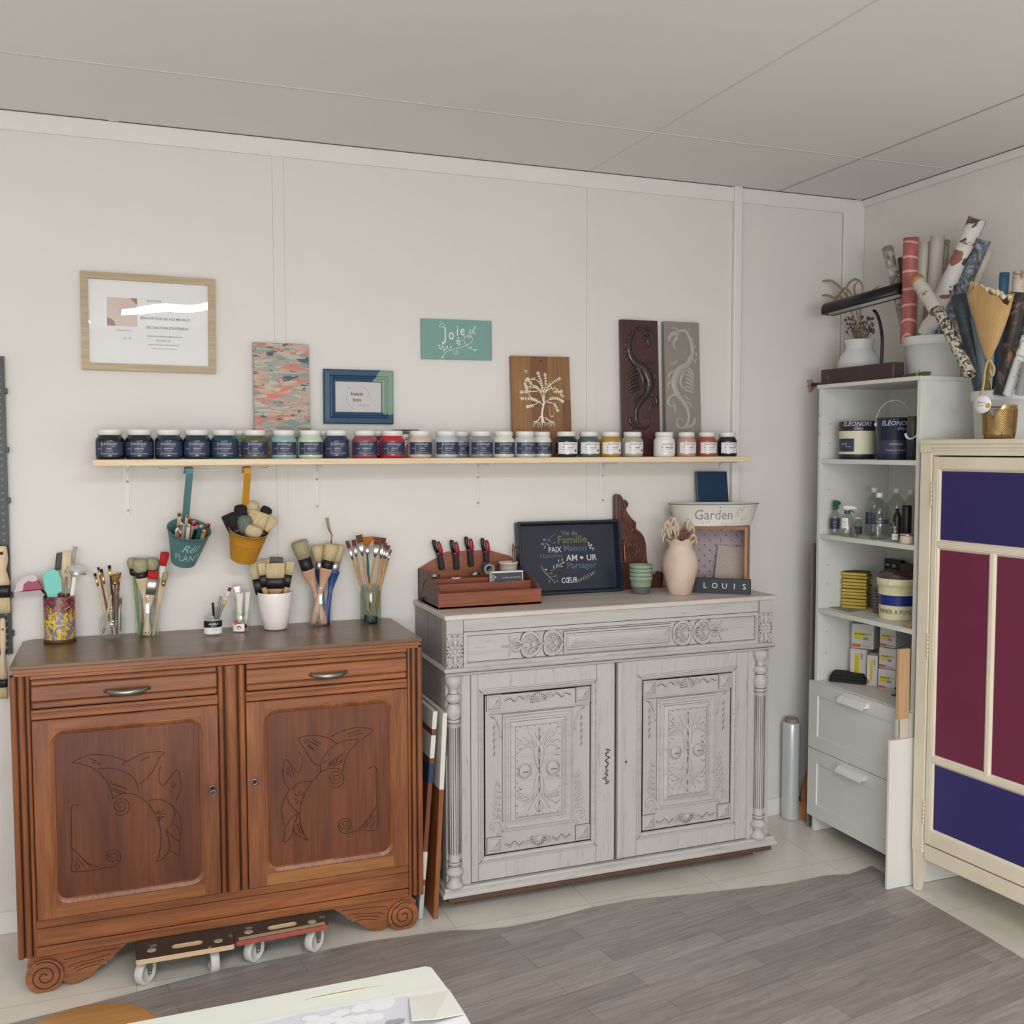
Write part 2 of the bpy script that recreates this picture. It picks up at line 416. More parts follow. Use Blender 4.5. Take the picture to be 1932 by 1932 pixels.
for (x, y, l_) in ((.80, -3.85, 'white fluorescent ceiling lamp behind the camera, right of the room centre'), (-1.3, -4.9, 'white fluorescent ceiling lamp near the left rear of the room')):
 t = thing('ceiling_lamp', l_, 'ceiling lamp', (x, y, HC))
 MB().box(x-.80, x+.80, y-.34, y+.34, 2.612, HC-.0005, .008).build('housing', m_lampw, t)
 MB().frame(-.80, .80, -.34, .34, [(0, 0), (.045, 0), (.045, .012), (0, .012)], xf=Matrix.Translation((x, y, 2.600)) @ Matrix.Rotation(radians(90), 4, 'X')).build('rim', m_lampw, t)
# ================================================================ carved honey-brown buffet
wdx = WOOD('buffet_wood_horizontal', (166, 102, 58), (122, 70, 38), (86, 46, 24), 'x', 0.38, coat=0.15)
wdz = WOOD('buffet_wood_vertical', (158, 96, 54), (112, 62, 34), (80, 42, 22), 'z', 0.38, coat=0.15)
wdp = WOOD('buffet_panel_wood', (122, 68, 38), (88, 46, 27), (64, 32, 19), 'z', 0.42, scale=0.8, coat=0.04)
wdt = WOOD('buffet_top_wood', (124, 92, 64), (100, 72, 48), (82, 56, 36), 'x', 0.33, coat=0.25)
wdl2 = WOOD('buffet_mid_rail', (150, 92, 50), (128, 72, 40), (104, 56, 32), 'x', 0.38, coat=0.15)
wdl = WOOD('buffet_light_rail', (176, 120, 68), (146, 92, 50), (112, 64, 34), 'x', 0.38, coat=0.15)
m_groove = M('carved_line_dark', (58, 30, 20), 0.7)
m_grv2 = M('carved_line_brown', (50, 25, 16), 0.6)
m_pewter = M('pewter', (150, 148, 145), 0.32, 0.9, var=0.25, vs=60)
BX0, BX1, BF, BT = -0.320, 0.908, -0.44, 0.977
bf = thing('buffet', 'low honey-brown wooden buffet with two carved doors and scroll feet', 'buffet', ((BX0+BX1)/2, -0.22, 0))
# top: chamfered back corners, stepped edge
b = MB()
pl = [(BX0, BF-.008), (BX1, BF-.008), (BX1, -.03), (BX1-.03, -.004), (BX0+.03, -.004), (BX0, -.03)]
b.prism(pl, 0.965, BT, plane='xy'); b.build('top', wdt, bf, bevel=0.002)
b = MB().prism([(x*0.995+.0015, y+.006) for x, y in pl], 0.953, 0.965, plane='xy')
b.prism([(x*0.985+.004, y+.012) for x, y in pl], 0.943, 0.953, plane='xy'); b.build('cornice', wdx, bf, bevel=0.0012)
# carcass
b = MB()
b.box(BX0+.004, BX0+.024, BF+.02, -.01, 0.10, 0.945); b.box(BX1-.024, BX1-.004, BF+.02, -.01, 0.10, 0.945)
b.box(BX0+.02, BX1-.02, -.02, -.01, 0.10, 0.945); b.box(BX0+.02, BX1-.02, BF+.03, -.02, 0.12, 0.14); b.box(BX0+.02, BX1-.02, BF+.03, -.02, 0.93, 0.943)
b.build('carcass', wdz, bf)
# reeded stiles and middle post
def reeds(ivs, z0, z1):
 b = MB()
 for x0, x1 in ivs:
  c = (x0+x1)/2; r = (x1-x0)/2; R = []
  for z in (z0, z1): R.append([(c+r*cos(pi+pi*k/6), BF+.008+min(r, .012)*sin(pi+pi*k/6), z) for k in range(7)]+[(x1, BF+.03, z), (x0, BF+.03, z)])
  b.rings(R, True, True, True, 0, False)
 b.box(ivs[0][0]-.001, ivs[-1][1]+.001, BF+.012, BF+.032, z0, z1, mi=1)
 return b
reeds([(-.322, -.305), (-.302, -.284), (-.281, -.2695)], .105, .944).build('stile', [wdz, m_grv2], bf)
reeds([(.8595, .871), (.874, .889), (.892, .911)], .105, .944).build('stile', [wdz, m_grv2], bf)
reeds([(.2565, .272), (.277, .313), (.318, .338)], .213, .931).build('middle_post', [wdz, m_grv2], bf)
# rails
MB().box(-.269, .859, BF+.002, BF+.03, .932, .944, .002).build('rail', wdx, bf)
for x0, x1 in ((-.269, .256), (.339, .859)):
 MB().box(x0, x1, BF+.006, BF+.03, .8125, .8425).box(x0, x1, BF+.003, BF+.03, .831, .8425, .0025).box(x0, x1, BF+.001, BF+.03, .8125, .829, .003).build('rail', wdx, bf)
b = MB().box(-.2725, .859, BF-.002, BF+.03, .189, .2125, .004); b.box(-.274, .859, BF+.002, BF+.03, .134, .187, .002); b.box(-.276, .859, BF-.002, BF+.03, .103, .132, .004)
b.build('bottom_rail', wdx, bf)
# drawers
for x0, x1, hx0, hx1, hz in ((-.2675, .2545, -.064, .055, .883), (.341, .858, .542, .654, .883)):
 b = MB()
 b.box(x0, x1, BF+.008, BF+.022, .8445, .9305, 0, mi=1)
 b.box(x0+.001, x1-.001, BF+.001, BF+.02, .9135, .9300, .004)
 b.box(x0+.001, x1-.001, BF-.001, BF+.02, .867, .912, .003)
 b.box(x0+.001, x1-.001, BF+.001, BF+.02, .8455, .865, .004)
 dr = b.build('drawer', [wdx, m_grv2], bf)
 c = (hx0+hx1)/2; h = (hx1-hx0)/2; pts = []; rad = []
 for k in range(17):
  t = -1+2*k/16; pts.append((c+h*t, BF-.001-.024*(1-abs(t)**2.4), hz-.004*(1-t*t))); rad.append(.0062+.0042*(1-t*t))
 hb = MB().tube(pts, rad, 10); hb.ball((hx0, BF-.001, hz), .008, 8, sc=(1, .5, 1)); hb.ball((hx1, BF-.001, hz), .008, 8, sc=(1, .5, 1))
 hb.build('handle', m_pewter, dr)
# carved doors
def C2(pts): # pixel polyline on the buffet's panel plane
 return [(lambda p: (p.x, p.y, p.z))(at(x, y, Y=BF+.0085)) for x, y in pts]
def z6(pts, ox=0, oy=1180, k=4.39): return [(ox+x/k, oy+y/k) for x, y in pts]
def z7(pts): return z6(pts, 400, 1180, 4.293)
def z8(pts): return z6(pts, 0, 1500, 4.39)
LC = [z6([(600,1135),(700,1085),(780,1068),(900,1080),(1000,1105),(1050,1125),(1100,1100),(1180,1062),(1270,1048),(1355,1050),(1310,1110),(1270,1200),(1210,1270),(1150,1315)]),
 z6([(600,1135),(700,1155),(780,1190),(850,1250),(900,1320),(930,1400),(935,1440)]), z6([(800,1190),(900,1182),(1000,1200),(1080,1240),(1130,1300),(1150,1390)]),
 z6([(1050,1125),(1010,1160)]), z6([(1330,1165),(1315,1240),(1340,1330),(1400,1270),(1470,1195),(1495,1290),(1498,1360),(1460,1450)]),
 z6([(930,1440),(980,1405),(1060,1390),(1140,1410),(1220,1470),(1290,1570),(1330,1690),(1335,1800),(1320,1880),(1295,1960)]),
 z6([(1230,1452),(1300,1440),(1380,1460),(1450,1520),(1495,1600),(1500,1700),(1485,1790)]), z6([(1430,1490),(1450,1560),(1420,1650),(1375,1700),(1400,1780),(1400,1860),(1350,1930),(1295,1960)]),
 z6([(1375,1700),(1420,1740),(1480,1790)]), z6([(1400,1860),(1440,1880),(1482,1900),(1490,1790)]),
 z6([(1440,1640),(1490,1690)]), z6([(655,1490),(595,1500),(592,1700),(598,1960)]), z8([(598,560),(600,632),(760,622),(900,600),(960,590)]),
 z8([(600,440),(660,500),(720,560),(820,600)]), z8([(640,520),(690,590)]), z8([(625,540),(665,610)]), z8([(660,500),(750,590)]), z8([(615,570),(640,625)]),
 z6([(740,1100),(800,1125)]), z6([(760,1130),(830,1150)]), z6([(1170,1120),(1240,1080)]), z6([(1420,1340),(1440,1290)]), z6([(1435,1350),(1455,1310)])]
LC += [z6([(920+i*24, 1290+i*10+0), (925+i*24, 1310+i*10), (945+i*22, 1322+i*8)]) for i in range(6)]
LC += [z6([(930, 1345), (1050, 1392)]), z6([(935, 1365), (1010, 1400)])]
LC += [z6([(1300, 1550), (1275+i*6, 1510+i*8)]) for i in range(0)]
LC += [z6([(1310+10*cos(a), 1570+14*sin(a)), (1325+40*cos(a), 1570+52*sin(a))]) for a in (-2.4, -1.7, -1.0, -0.3, 0.4, 1.1, 1.6)]
RCv = [z7([(692,915),(800,890),(920,905),(1010,955)]), z7([(692,915),(760,1020),(820,1110),(875,1140)]), z7([(965,900),(1070,850),(1190,825),(1270,835),(1310,852),(1230,910),(1160,965),(1090,1060),(1060,1170)]),
 z7([(1010,960),(1090,930),(1180,925)]), z7([(1010,955),(930,1030),(885,1110),(877,1190)]), z7([(705,1022),(730,1080),(705,1195),(650,1140),(595,1085),(572,1170),(585,1260),(625,1330)]),
 z7([(877,1190),(950,1160),(1020,1158),(1065,1185)]), z7([(877,1190),(800,1280),(740,1390),(712,1500),(715,1590),(740,1680),(775,1742)]),
 z7([(810,1260),(720,1270),(650,1310),(590,1390),(563,1480),(575,1570),(590,1640),(580,1755)]), z7([(600,1390),(640,1460),(700,1520),(712,1520)]),
 z7([(700,1520),(665,1620),(680,1690),(775,1742)]), z7([(665,1620),(650,1690),(620,1740),(580,1755)]), z7([(700,1520),(640,1560),(600,1630)]),
 z7([(1260,1160),(1333,1160),(1335,1400),(1335,1640),(1200,1655)]), z7([(1333,1460),(1270,1560),(1190,1650)]), z7([(1320,1540),(1240,1640)]), z7([(1325,1580),(1275,1640)]), z7([(1300,1530),(1215,1645)]),
 z7([(740,935),(820,1000)]), z7([(750,920),(860,975)]), z7([(810,920),(880,960)]), z7([(770,975),(830,1010)]), z7([(1100,880),(1200,850)]), z7([(1110,900),(1220,870)]), z7([(610,1150),(640,1225)]), z7([(630,1140),(665,1205)]), z7([(600,1170),(620,1220)]),
 z7([(690,1610),(720,1690)]), z7([(705,1600),(740,1690)]), z7([(970,1130),(1060,1085)]), z7([(985,1145),(1060,1100)]), z7([(900,1120),(930,1090)]), z7([(940,1060),(960,1030)]), z7([(650,1330),(690,1300)])]
RCv += [z7([(940+i*24, 1150-i*20), (952+i*24, 1105-i*17), (965+i*24, 1140-i*20)]) for i in range(5)]
RCv += [z7([(712+18*cos(a), 1395+20*sin(a)), (712+45*cos(a), 1395+60*sin(a))]) for a in (-2.6, -2.0, -1.4, -.8, -.2, 1.4, 2.2, 2.9)]
def spz(f, cx, cy, r0, r1, a0, turns): return f([(x, y) for x, y in spiral(cx, cy, r0, r1, a0, turns, 44)])
LC += [spz(z6, 1000, 1495, 8, 82, 0.4, 2.3), spz(z8, 935, 510, 8, 72, 0.5, 2.2)]
RCv += [spz(z7, 1003, 1240, 8, 74, 0.2, 2.3), spz(z7, 1075, 1610, 8, 60, 0.2, 2.2), z7([(1020, 1600), (1030, 1650), (1070, 1685), (1130, 1675), (1200, 1655)])]
for x0, x1, ix0, ix1, iz0, iz1, cv, kx, kz in ((-.2675, .2545, -.208, .196, .269, .762, LC, .234, .552), (.3395, .8585, .405, .796, .272, .766, RCv, .361, .557)):
 b = MB()
 R = [[(a, BF+.022, c) for a, c in rrect(x0, x1, .2135, .8105, 0, 5)], [(a, BF+.001, c) for a, c in rrect(x0, x1, .2135, .8105, 0, 5)],
         [(a, BF-.001, c) for a, c in rrect(x0+.002, x1-.002, .2155, .8085, 0, 5)], [(a, BF-.001, c) for a, c in rrect(ix0-.014, ix1+.014, iz0-.014, iz1+.014, .045, 5)],
         [(a, BF+.005, c) for a, c in rrect(ix0-.002, ix1+.002, iz0-.004, iz1+.004, .036, 5)], [(a, BF+.009, c) for a, c in rrect(ix0, ix1, iz0, iz1, .018, 5)]]
 b.rings(R, True, False, False, [0, 0, 0, 0, 0])
 d = b.build('door', [wdz], bf)
 MB().box(x0+.03, x1-.03, BF+.0085, BF+.02, .225, .80).build('panel', wdp, d)
 MB().box(ix0-.010, ix1+.012, BF-.0018, BF+.004, .2155, iz0-.018, .001).build('rail', wdl, d, label='lighter amber bottom rail')
 MB().box(ix0-.010, ix1+.012, BF-.0018, BF+.004, iz1+.018, .8085, .001).build('rail', wdl2, d)
 cb = MB()
 for pl_ in cv:
  cb.tube(catmull(C2(pl_), 4), .0011, 5, fdir=(0, -1, 0))
 cb.build('carving', m_grv2, d)
 lk = MB().lathe([(.003, 0), (.0095, 0), (.0115, .002), (.0095, .004), (.007, .0045), (.0065, .002)], (0, 0, 0), 18, False, False, xf=Matrix.Translation((kx, BF-.001, kz)) @ Matrix.Rotation(radians(90), 4, 'X'))
 lk.lathe([(.0065, .0018), (1e-5, .002)], (0, 0, 0), 14, False, False, 1, xf=Matrix.Translation((kx, BF-.001, kz)) @ Matrix.Rotation(radians(90), 4, 'X'))
 lk.build('lock', [m_pewter, m_groove], d)
 if kx < .3:
  kb = MB().cyl((kx, BF-.003, kz), (kx, BF-.022, kz), .002, n=8)
  kb.tube([(kx+.009*sin(a), BF-.024, kz-.003+.009*cos(a)-.006) for a in [2*pi*i/14 for i in range(14)]], .0018, 6, closed=True)
  kb.tube([(kx, BF-.024, kz-.006), (kx+.006, BF-.03, kz-.014)], .0018, 6)
  kb.build('key', m_pewter, d)
 if kx > .3:  # the open shrinkage gap beside the panel
  pass
# apron brackets with scroll feet
apr = [(-.185,.004),(-.16,.006),(-.125,.022),(-.095,.050),(-.083,.048),(-.078,.060),(-.068,.058),(-.06,.072),(-.048,.082),(-.02,.104),(-.002,.110),(-.276,.110),(-.300,.085),(-.285,.03),(-.22,.03)]
for s_, cx in ((1, -.252), (-1, .836)):
 b = MB(); n = 28; r = .051
 circ = [(cx+r*1.02*cos(2*pi*k/n), max(.0475+r*sin(2*pi*k/n), 0.0005)) for k in range(n)]
 b.prism(circ, BF-.012, BF+.05)
 ft = b.build('foot', wdx, bf, bevel=.002)
 MB().tube([(x, BF-.0125, z) for x, z in spiral(cx, .048, .006, .047, .5 if s_ > 0 else 2.6, 2.25*s_, 60)], .0016, 5, fdir=(0, -1, 0)).build('spiral_groove', m_grv2, ft)
 P = [(x, z) for x, z in apr]
 if s_ < 0: P = [(-x+.584, z) for x, z in P]
 b = MB(); pl2 = [(x, z) for x, z in P]
 b.prism(pl2 if s_ > 0 else pl2[::-1], BF+.004, BF+.028)
 ap = b.build('apron', wdx, bf)
 cb = MB()
 for q in ([(-.19,.058),(-.17,.066),(-.12,.070),(-.07,.078)], [(-.175,.05),(-.14,.06),(-.09,.064)], [(-.165,.042),(-.14,.049),(-.10,.052)], [(-.2,.083),(-.12,.090),(-.05,.092)]):
  cb.tube(catmull([((x if s_ > 0 else -x+.584), BF+.0035, z) for x, z in q], 4), .0011, 5, fdir=(0, -1, 0))
 cb.build('carving', m_grv2, ap)
 bx = BX0+.01 if s_ > 0 else BX1-.06
 MB().box(bx, bx+.05, -.06, -.012, 0, .11).build('back_foot', wdz, bf)
# ================================================================ distressed grey carved cabinet
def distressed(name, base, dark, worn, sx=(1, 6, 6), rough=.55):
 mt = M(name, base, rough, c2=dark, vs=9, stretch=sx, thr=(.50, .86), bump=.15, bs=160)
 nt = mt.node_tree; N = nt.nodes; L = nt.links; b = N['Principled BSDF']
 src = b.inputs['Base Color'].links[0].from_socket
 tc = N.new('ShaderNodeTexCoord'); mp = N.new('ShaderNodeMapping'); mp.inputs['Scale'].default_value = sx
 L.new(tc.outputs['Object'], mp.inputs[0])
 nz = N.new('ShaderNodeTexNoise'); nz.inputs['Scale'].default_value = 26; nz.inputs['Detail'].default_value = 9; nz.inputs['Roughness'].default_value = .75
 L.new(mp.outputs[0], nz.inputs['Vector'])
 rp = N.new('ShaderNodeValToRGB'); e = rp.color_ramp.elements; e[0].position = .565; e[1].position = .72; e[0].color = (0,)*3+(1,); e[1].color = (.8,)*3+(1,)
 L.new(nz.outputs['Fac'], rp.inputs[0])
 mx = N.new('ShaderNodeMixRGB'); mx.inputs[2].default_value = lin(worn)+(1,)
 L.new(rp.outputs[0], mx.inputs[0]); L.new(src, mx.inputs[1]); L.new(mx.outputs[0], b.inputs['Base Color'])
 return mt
gx = distressed('grey_paint_horizontal', (184, 181, 179), (160, 156, 154), (118, 104, 100), (.35, 4, 4))
gz = distressed('grey_paint_vertical', (184, 181, 179), (168, 164, 162), (124, 110, 105), (4, 4, .35))
gp = M('grey_paint_plain', (182, 179, 177), .55, var=.10, vs=7, bump=.15, bs=200)
gside = distressed('grey_paint_shaded_side', (150, 147, 146), (112, 110, 110), (92, 88, 86), (4, 4, .35))  # darker copy of the grey for the sides, their shade put into the colour
gtop = M('cabinet_top_paint', (214, 206, 200), .5, c2=(188, 180, 174), vs=5, stretch=(.3, 3, 3), bump=.12, bs=120)
gd = M('dark_glaze', (62, 55, 53), .7)
gm = M('mid_glaze', (92, 84, 81), .7)
gbr = M('bare_brown_wood', (98, 68, 52), .6, var=.3, vs=20)
GX0, GX1, GT, GF = 1.000, 2.335, 1.037, -.40
gc = thing('carved_cabinet', 'large grey painted antique cabinet with turned columns and carved panelled doors', 'cabinet', (1.66, -.2, 0))
MB().box(GX0, GX1-.002, GF-.006, -.002, 1.020, GT, .003).build('top', gtop, gc)
b = MB()
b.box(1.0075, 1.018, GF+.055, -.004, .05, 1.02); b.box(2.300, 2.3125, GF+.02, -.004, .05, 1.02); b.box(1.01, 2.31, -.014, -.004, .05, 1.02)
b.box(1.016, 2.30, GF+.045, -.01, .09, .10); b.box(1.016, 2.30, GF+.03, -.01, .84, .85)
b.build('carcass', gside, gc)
b = MB()
b.box(1.006, 1.060, GF+.012, GF+.06, .09, .855)
b.box(1.060, 1.0925, GF+.006, GF+.03, .09, .835, .001)
b.build('stile', gz, gc)
MB().box(2.240, 2.314, GF+.012, GF+.06, .09, .855).box(2.212, 2.245, GF+.006, GF+.03, .09, .835, .001).build('stile', gz, gc)
# frieze with carved corner blocks
MB().box(1.0665, 2.2535, GF, GF+.03, .9775, 1.020, .0015).build('frieze', gx, gc)
for x0, x1 in ((1.006, 1.066), (2.254, 2.314)):
 b = MB().box(x0, x1, GF-.002, GF+.05, .855, 1.020, .001)
 k = b.build('corner_block', gp, gc)
 b = MB(); cx = (x0+x1)/2; cz = .913; h = (x1-x0)/2
 yy = GF-.003
 for i in range(8):
  a = 2*pi*i/8; ex = .034 if i % 2 == 0 else .024
  if i in (2, 6): ex = .052
  tx, tz = max(-h+.005, min(h-.005, ex*cos(a))), max(-.054, min(.054, ex*1.25*sin(a)))
  b.tube(catmull([(cx+.008*cos(a), yy, cz+.008*sin(a)), (cx+tx*.6, yy-.003, cz+tz*.6), (cx+tx, yy, cz+tz)], 3), [.004, .009, .0015], 8, flat=.5, fdir=(0, -1, 0))
 for sx_ in (-1, 1):
  for sz_ in (-1, 1):
   b.tube(catmull([(cx+sx_*.008, yy, cz+sz_*.022), (cx+sx_*.020, yy-.002, cz+sz_*.034), (cx+sx_*.024, yy, cz+sz_*.052)], 3), [.003, .006, .002], 8, flat=.5, fdir=(0, -1, 0))
 b.ball((cx, yy, cz), .009, 10, sc=(1, .5, 1))
 b.build('rosette', gp, k)
 b = MB()
 for sx_ in (-1, 1):
  for sz_ in (-1, 1):
   for (u_, v_) in ((.006, .016), (.013, .030), (.024, .018), (.026, .046), (.010, .052), (.027, .006)):
    b.ball((cx+sx_*u_, GF-.0025, cz+sz_*v_), .0022, 6, sc=(1.2, .5, 1.6))
 for z in (.856, .9715): b.box(x0, x1, GF-.0026, GF, z, z+.0012)
 b.build('glaze_marks', gd, k)
# long drawer with bevelled border, middle raised panel and strapwork ornaments
dw = MB().frame(1.067, 2.253, .8565, .9765, [(0, GF+.02), (0, GF-.001), (.012, GF-.003), (.014, GF+.007), (.016, GF+.007)], 0, 0, True).build('drawer', gx, gc)
xa, xb = at(1064, 1210, Y=GF).x, at(1266, 1190, Y=GF).x
b = MB().frame(xa, xb, .880, .955, [(0, GF+.007), (0, GF-.003), (.006, GF-.004), (.008, GF+.001), (.014, GF+.001), (.017, GF-.003), (.038, GF-.010)], 0, 0, True)
b.build('raised_panel', gx, dw)
b = MB()
b.frame(xa-.001, xb+.001, .879, .956, [(0, GF+.0062), (.0015, GF+.0062)]); b.frame(xa+.008, xb-.008, .888, .947, [(0, GF+.0005), (.0012, GF+.0005)])
b.frame(1.081, 2.239, .8705, .9625, [(0, GF+.0066), (.0015, GF+.0066)])
b.box(1.0662, 1.0672, GF-.002, GF, .856, 1.02); b.box(2.2532, 2.2542, GF-.002, GF, .856, 1.02); b.box(1.067, 2.253, GF-.001, GF, .9768, .9785)
b.build('glaze_line', gd, dw)
for s_, px0, px1 in ((1, 945, 1063), (-1, 1374, 1268)):
 x0, x1 = at(px0, 1215, Y=GF+.004).x, at(px1, 1205, Y=GF+.004).x
 W = abs(x1-x0); cz = .9175
 def q(u_, v_, d=.002): return (x0+s_*u_*W, GF+.004-d, cz+v_*W)
 b = MB()
 for c in (.50, .86):
  for sg in (-1, 1):
   b.tube(catmull([q(c-.17, sg*.02), q(c-.14, sg*.14), q(c-.02, sg*.17), q(c+.08, sg*.11), q(c+.13, sg*.01)], 4), [.004, .007, .007, .006, .004], 8, flat=.6, fdir=(0, -1, 0))
   b.tube(catmull([q(c-.05, sg*.03), q(c-.09, sg*.07), q(c-.03, sg*.10), q(c+.01, sg*.05)], 4), .004, 6, fdir=(0, -1, 0))
  for i in range(5):
   a = (i-2)*.42; b.tube([q(c-.02, 0), q(c+.09*cos(a), .10*sin(a))], [.004, .0025], 6, fdir=(0, -1, 0))
 for sg in (-1, 1):
  b.tube(catmull([q(.34, sg*.02), q(.24, sg*.08), q(.17, sg*.05), q(.12, sg*.16)], 4), [.005, .006, .004, .002], 8, flat=.6, fdir=(0, -1, 0))
  b.tube(catmull([q(.68, sg*.05), q(.72, sg*.12), q(.79, sg*.15)], 4), [.003, .005, .002], 8, flat=.6, fdir=(0, -1, 0))
 b.tube([q(.33, 0), q(.2, 0)], [.008, .004], 8, flat=.5, fdir=(0, -1, 0))
 for i in range(4): b.ball(q(.14-.04*i, 0), .0055-.0006*i, 8, sc=(.7, .6, 1.2))
 orn = b.build('ornament', gp, dw)
 b = MB(); rnd = random.Random(5)
 for c in (.50, .86):
  for i in range(9):
   a = 2*pi*i/9; b.ball(q(c-.02+.11*cos(a), .105*sin(a), .008), .0018, 5, sc=(1, .5, 1))
  b.tube(catmull([q(c-.19, .02, 0), q(c-.16, .17, 0), q(c-.02, .20, 0), q(c+.1, .13, 0)], 4), .0011, 5); b.tube(catmull([q(c-.19, -.02, 0), q(c-.16, -.17, 0), q(c-.02, -.20, 0), q(c+.1, -.13, 0)], 4), .0011, 5)
 b.tube([q(.33, .012, .006), q(.23, .0, .004)], .0012, 5)
 b.build('glaze_marks', gd, orn)
# cornice under the drawer, wrapping the left side
prof = [(-.004, .829), (.004, .829), (.007, .834), (.004, .838), (.010, .842), (.013, .848), (.009, .853), (.002, .857), (-.004, .857)]
path = [(1.008, -.004), (1.008, GF+.002), (2.314, GF+.002), (2.314, -.004)]
def sweepL(b, prof, path, mi=0):
 return b.sweep([(-(o), z) if False else (o, z) for o, z in prof], path[::1], mi)
b = MB(); b.sweep([(o, z) for o, z in prof], path); b.build('cornice', gx, gc)
MB().sweep([(.0085, .8385), (.0092, .8385), (.0092, .8405), (.0085, .8405)], path).build('glaze_line', gm, gc)
# base moulding
pb = [(-.01, .095), (.012, .095), (.016, .088), (.014, .082), (.020, .078), (.024, .072), (.024, .066), (.021, .063), (.014, .060), (-.01, .060)]
b = MB(); b.sweep(pb, path); b.box(1.01, 2.312, GF, -.005, .06, .094); b.build('base', gx, gc)
MB().box(1.006, 2.318, GF-.012, -.01, .042, .0605, .002).build('plinth', gbr, gc)
for fx in (1.05, 2.24):
 for fy in (-.33, -.06): MB().box(fx, fx+.05, fy, fy+.05, 0, .043).build('foot', gbr, gc)
# turned columns
prof = [(.024, 0), (.030, .003), (.031, .012), (.024, .018), (.017, .028), (.019, .040), (.028, .048), (.033, .056), (.028, .064), (.019, .070), (.019, .082), (.023, .085), (.023, .090), (.0195, .094), (.0195, .11),
  (.0205, .35), (.0195, .575), (.0225, .580), (.0225, .586), (.0195, .59), (.024, .60), (.0265, .612), (.0245, .628), (.019, .637), (.016, .643), (.024, .651), (.029, .660), (.024, .669), (.015, .677), (.016, .690), (.023, .702), (.029, .715), (.029, .735)]
for cx in (1.030, 2.262):
 b = MB().lathe(prof, (cx, GF-.002, .095), 26, mi=0)
 cl = b.build('column', gz, gc)
 b = MB()
 for i in range(9):
  a = pi+pi*i/8; x, y = cx+.0205*cos(a), GF-.002+.0205*sin(a)
  b.tube([(x, y, .215), (x, y, .655)], .0011, 4)
 for z, r in ((.155, .0285), (.172, .0195), (.188, .0232), (.671, .0228), (.684, .0232), (.738, .0185), (.770, .017), (.118, .0175)):
  b.tube([(cx+r*cos(2*pi*k/20), GF-.002+r*sin(2*pi*k/20), z) for k in range(20)], .0012, 4, closed=True)
 b.build('glaze_line', gm, cl)
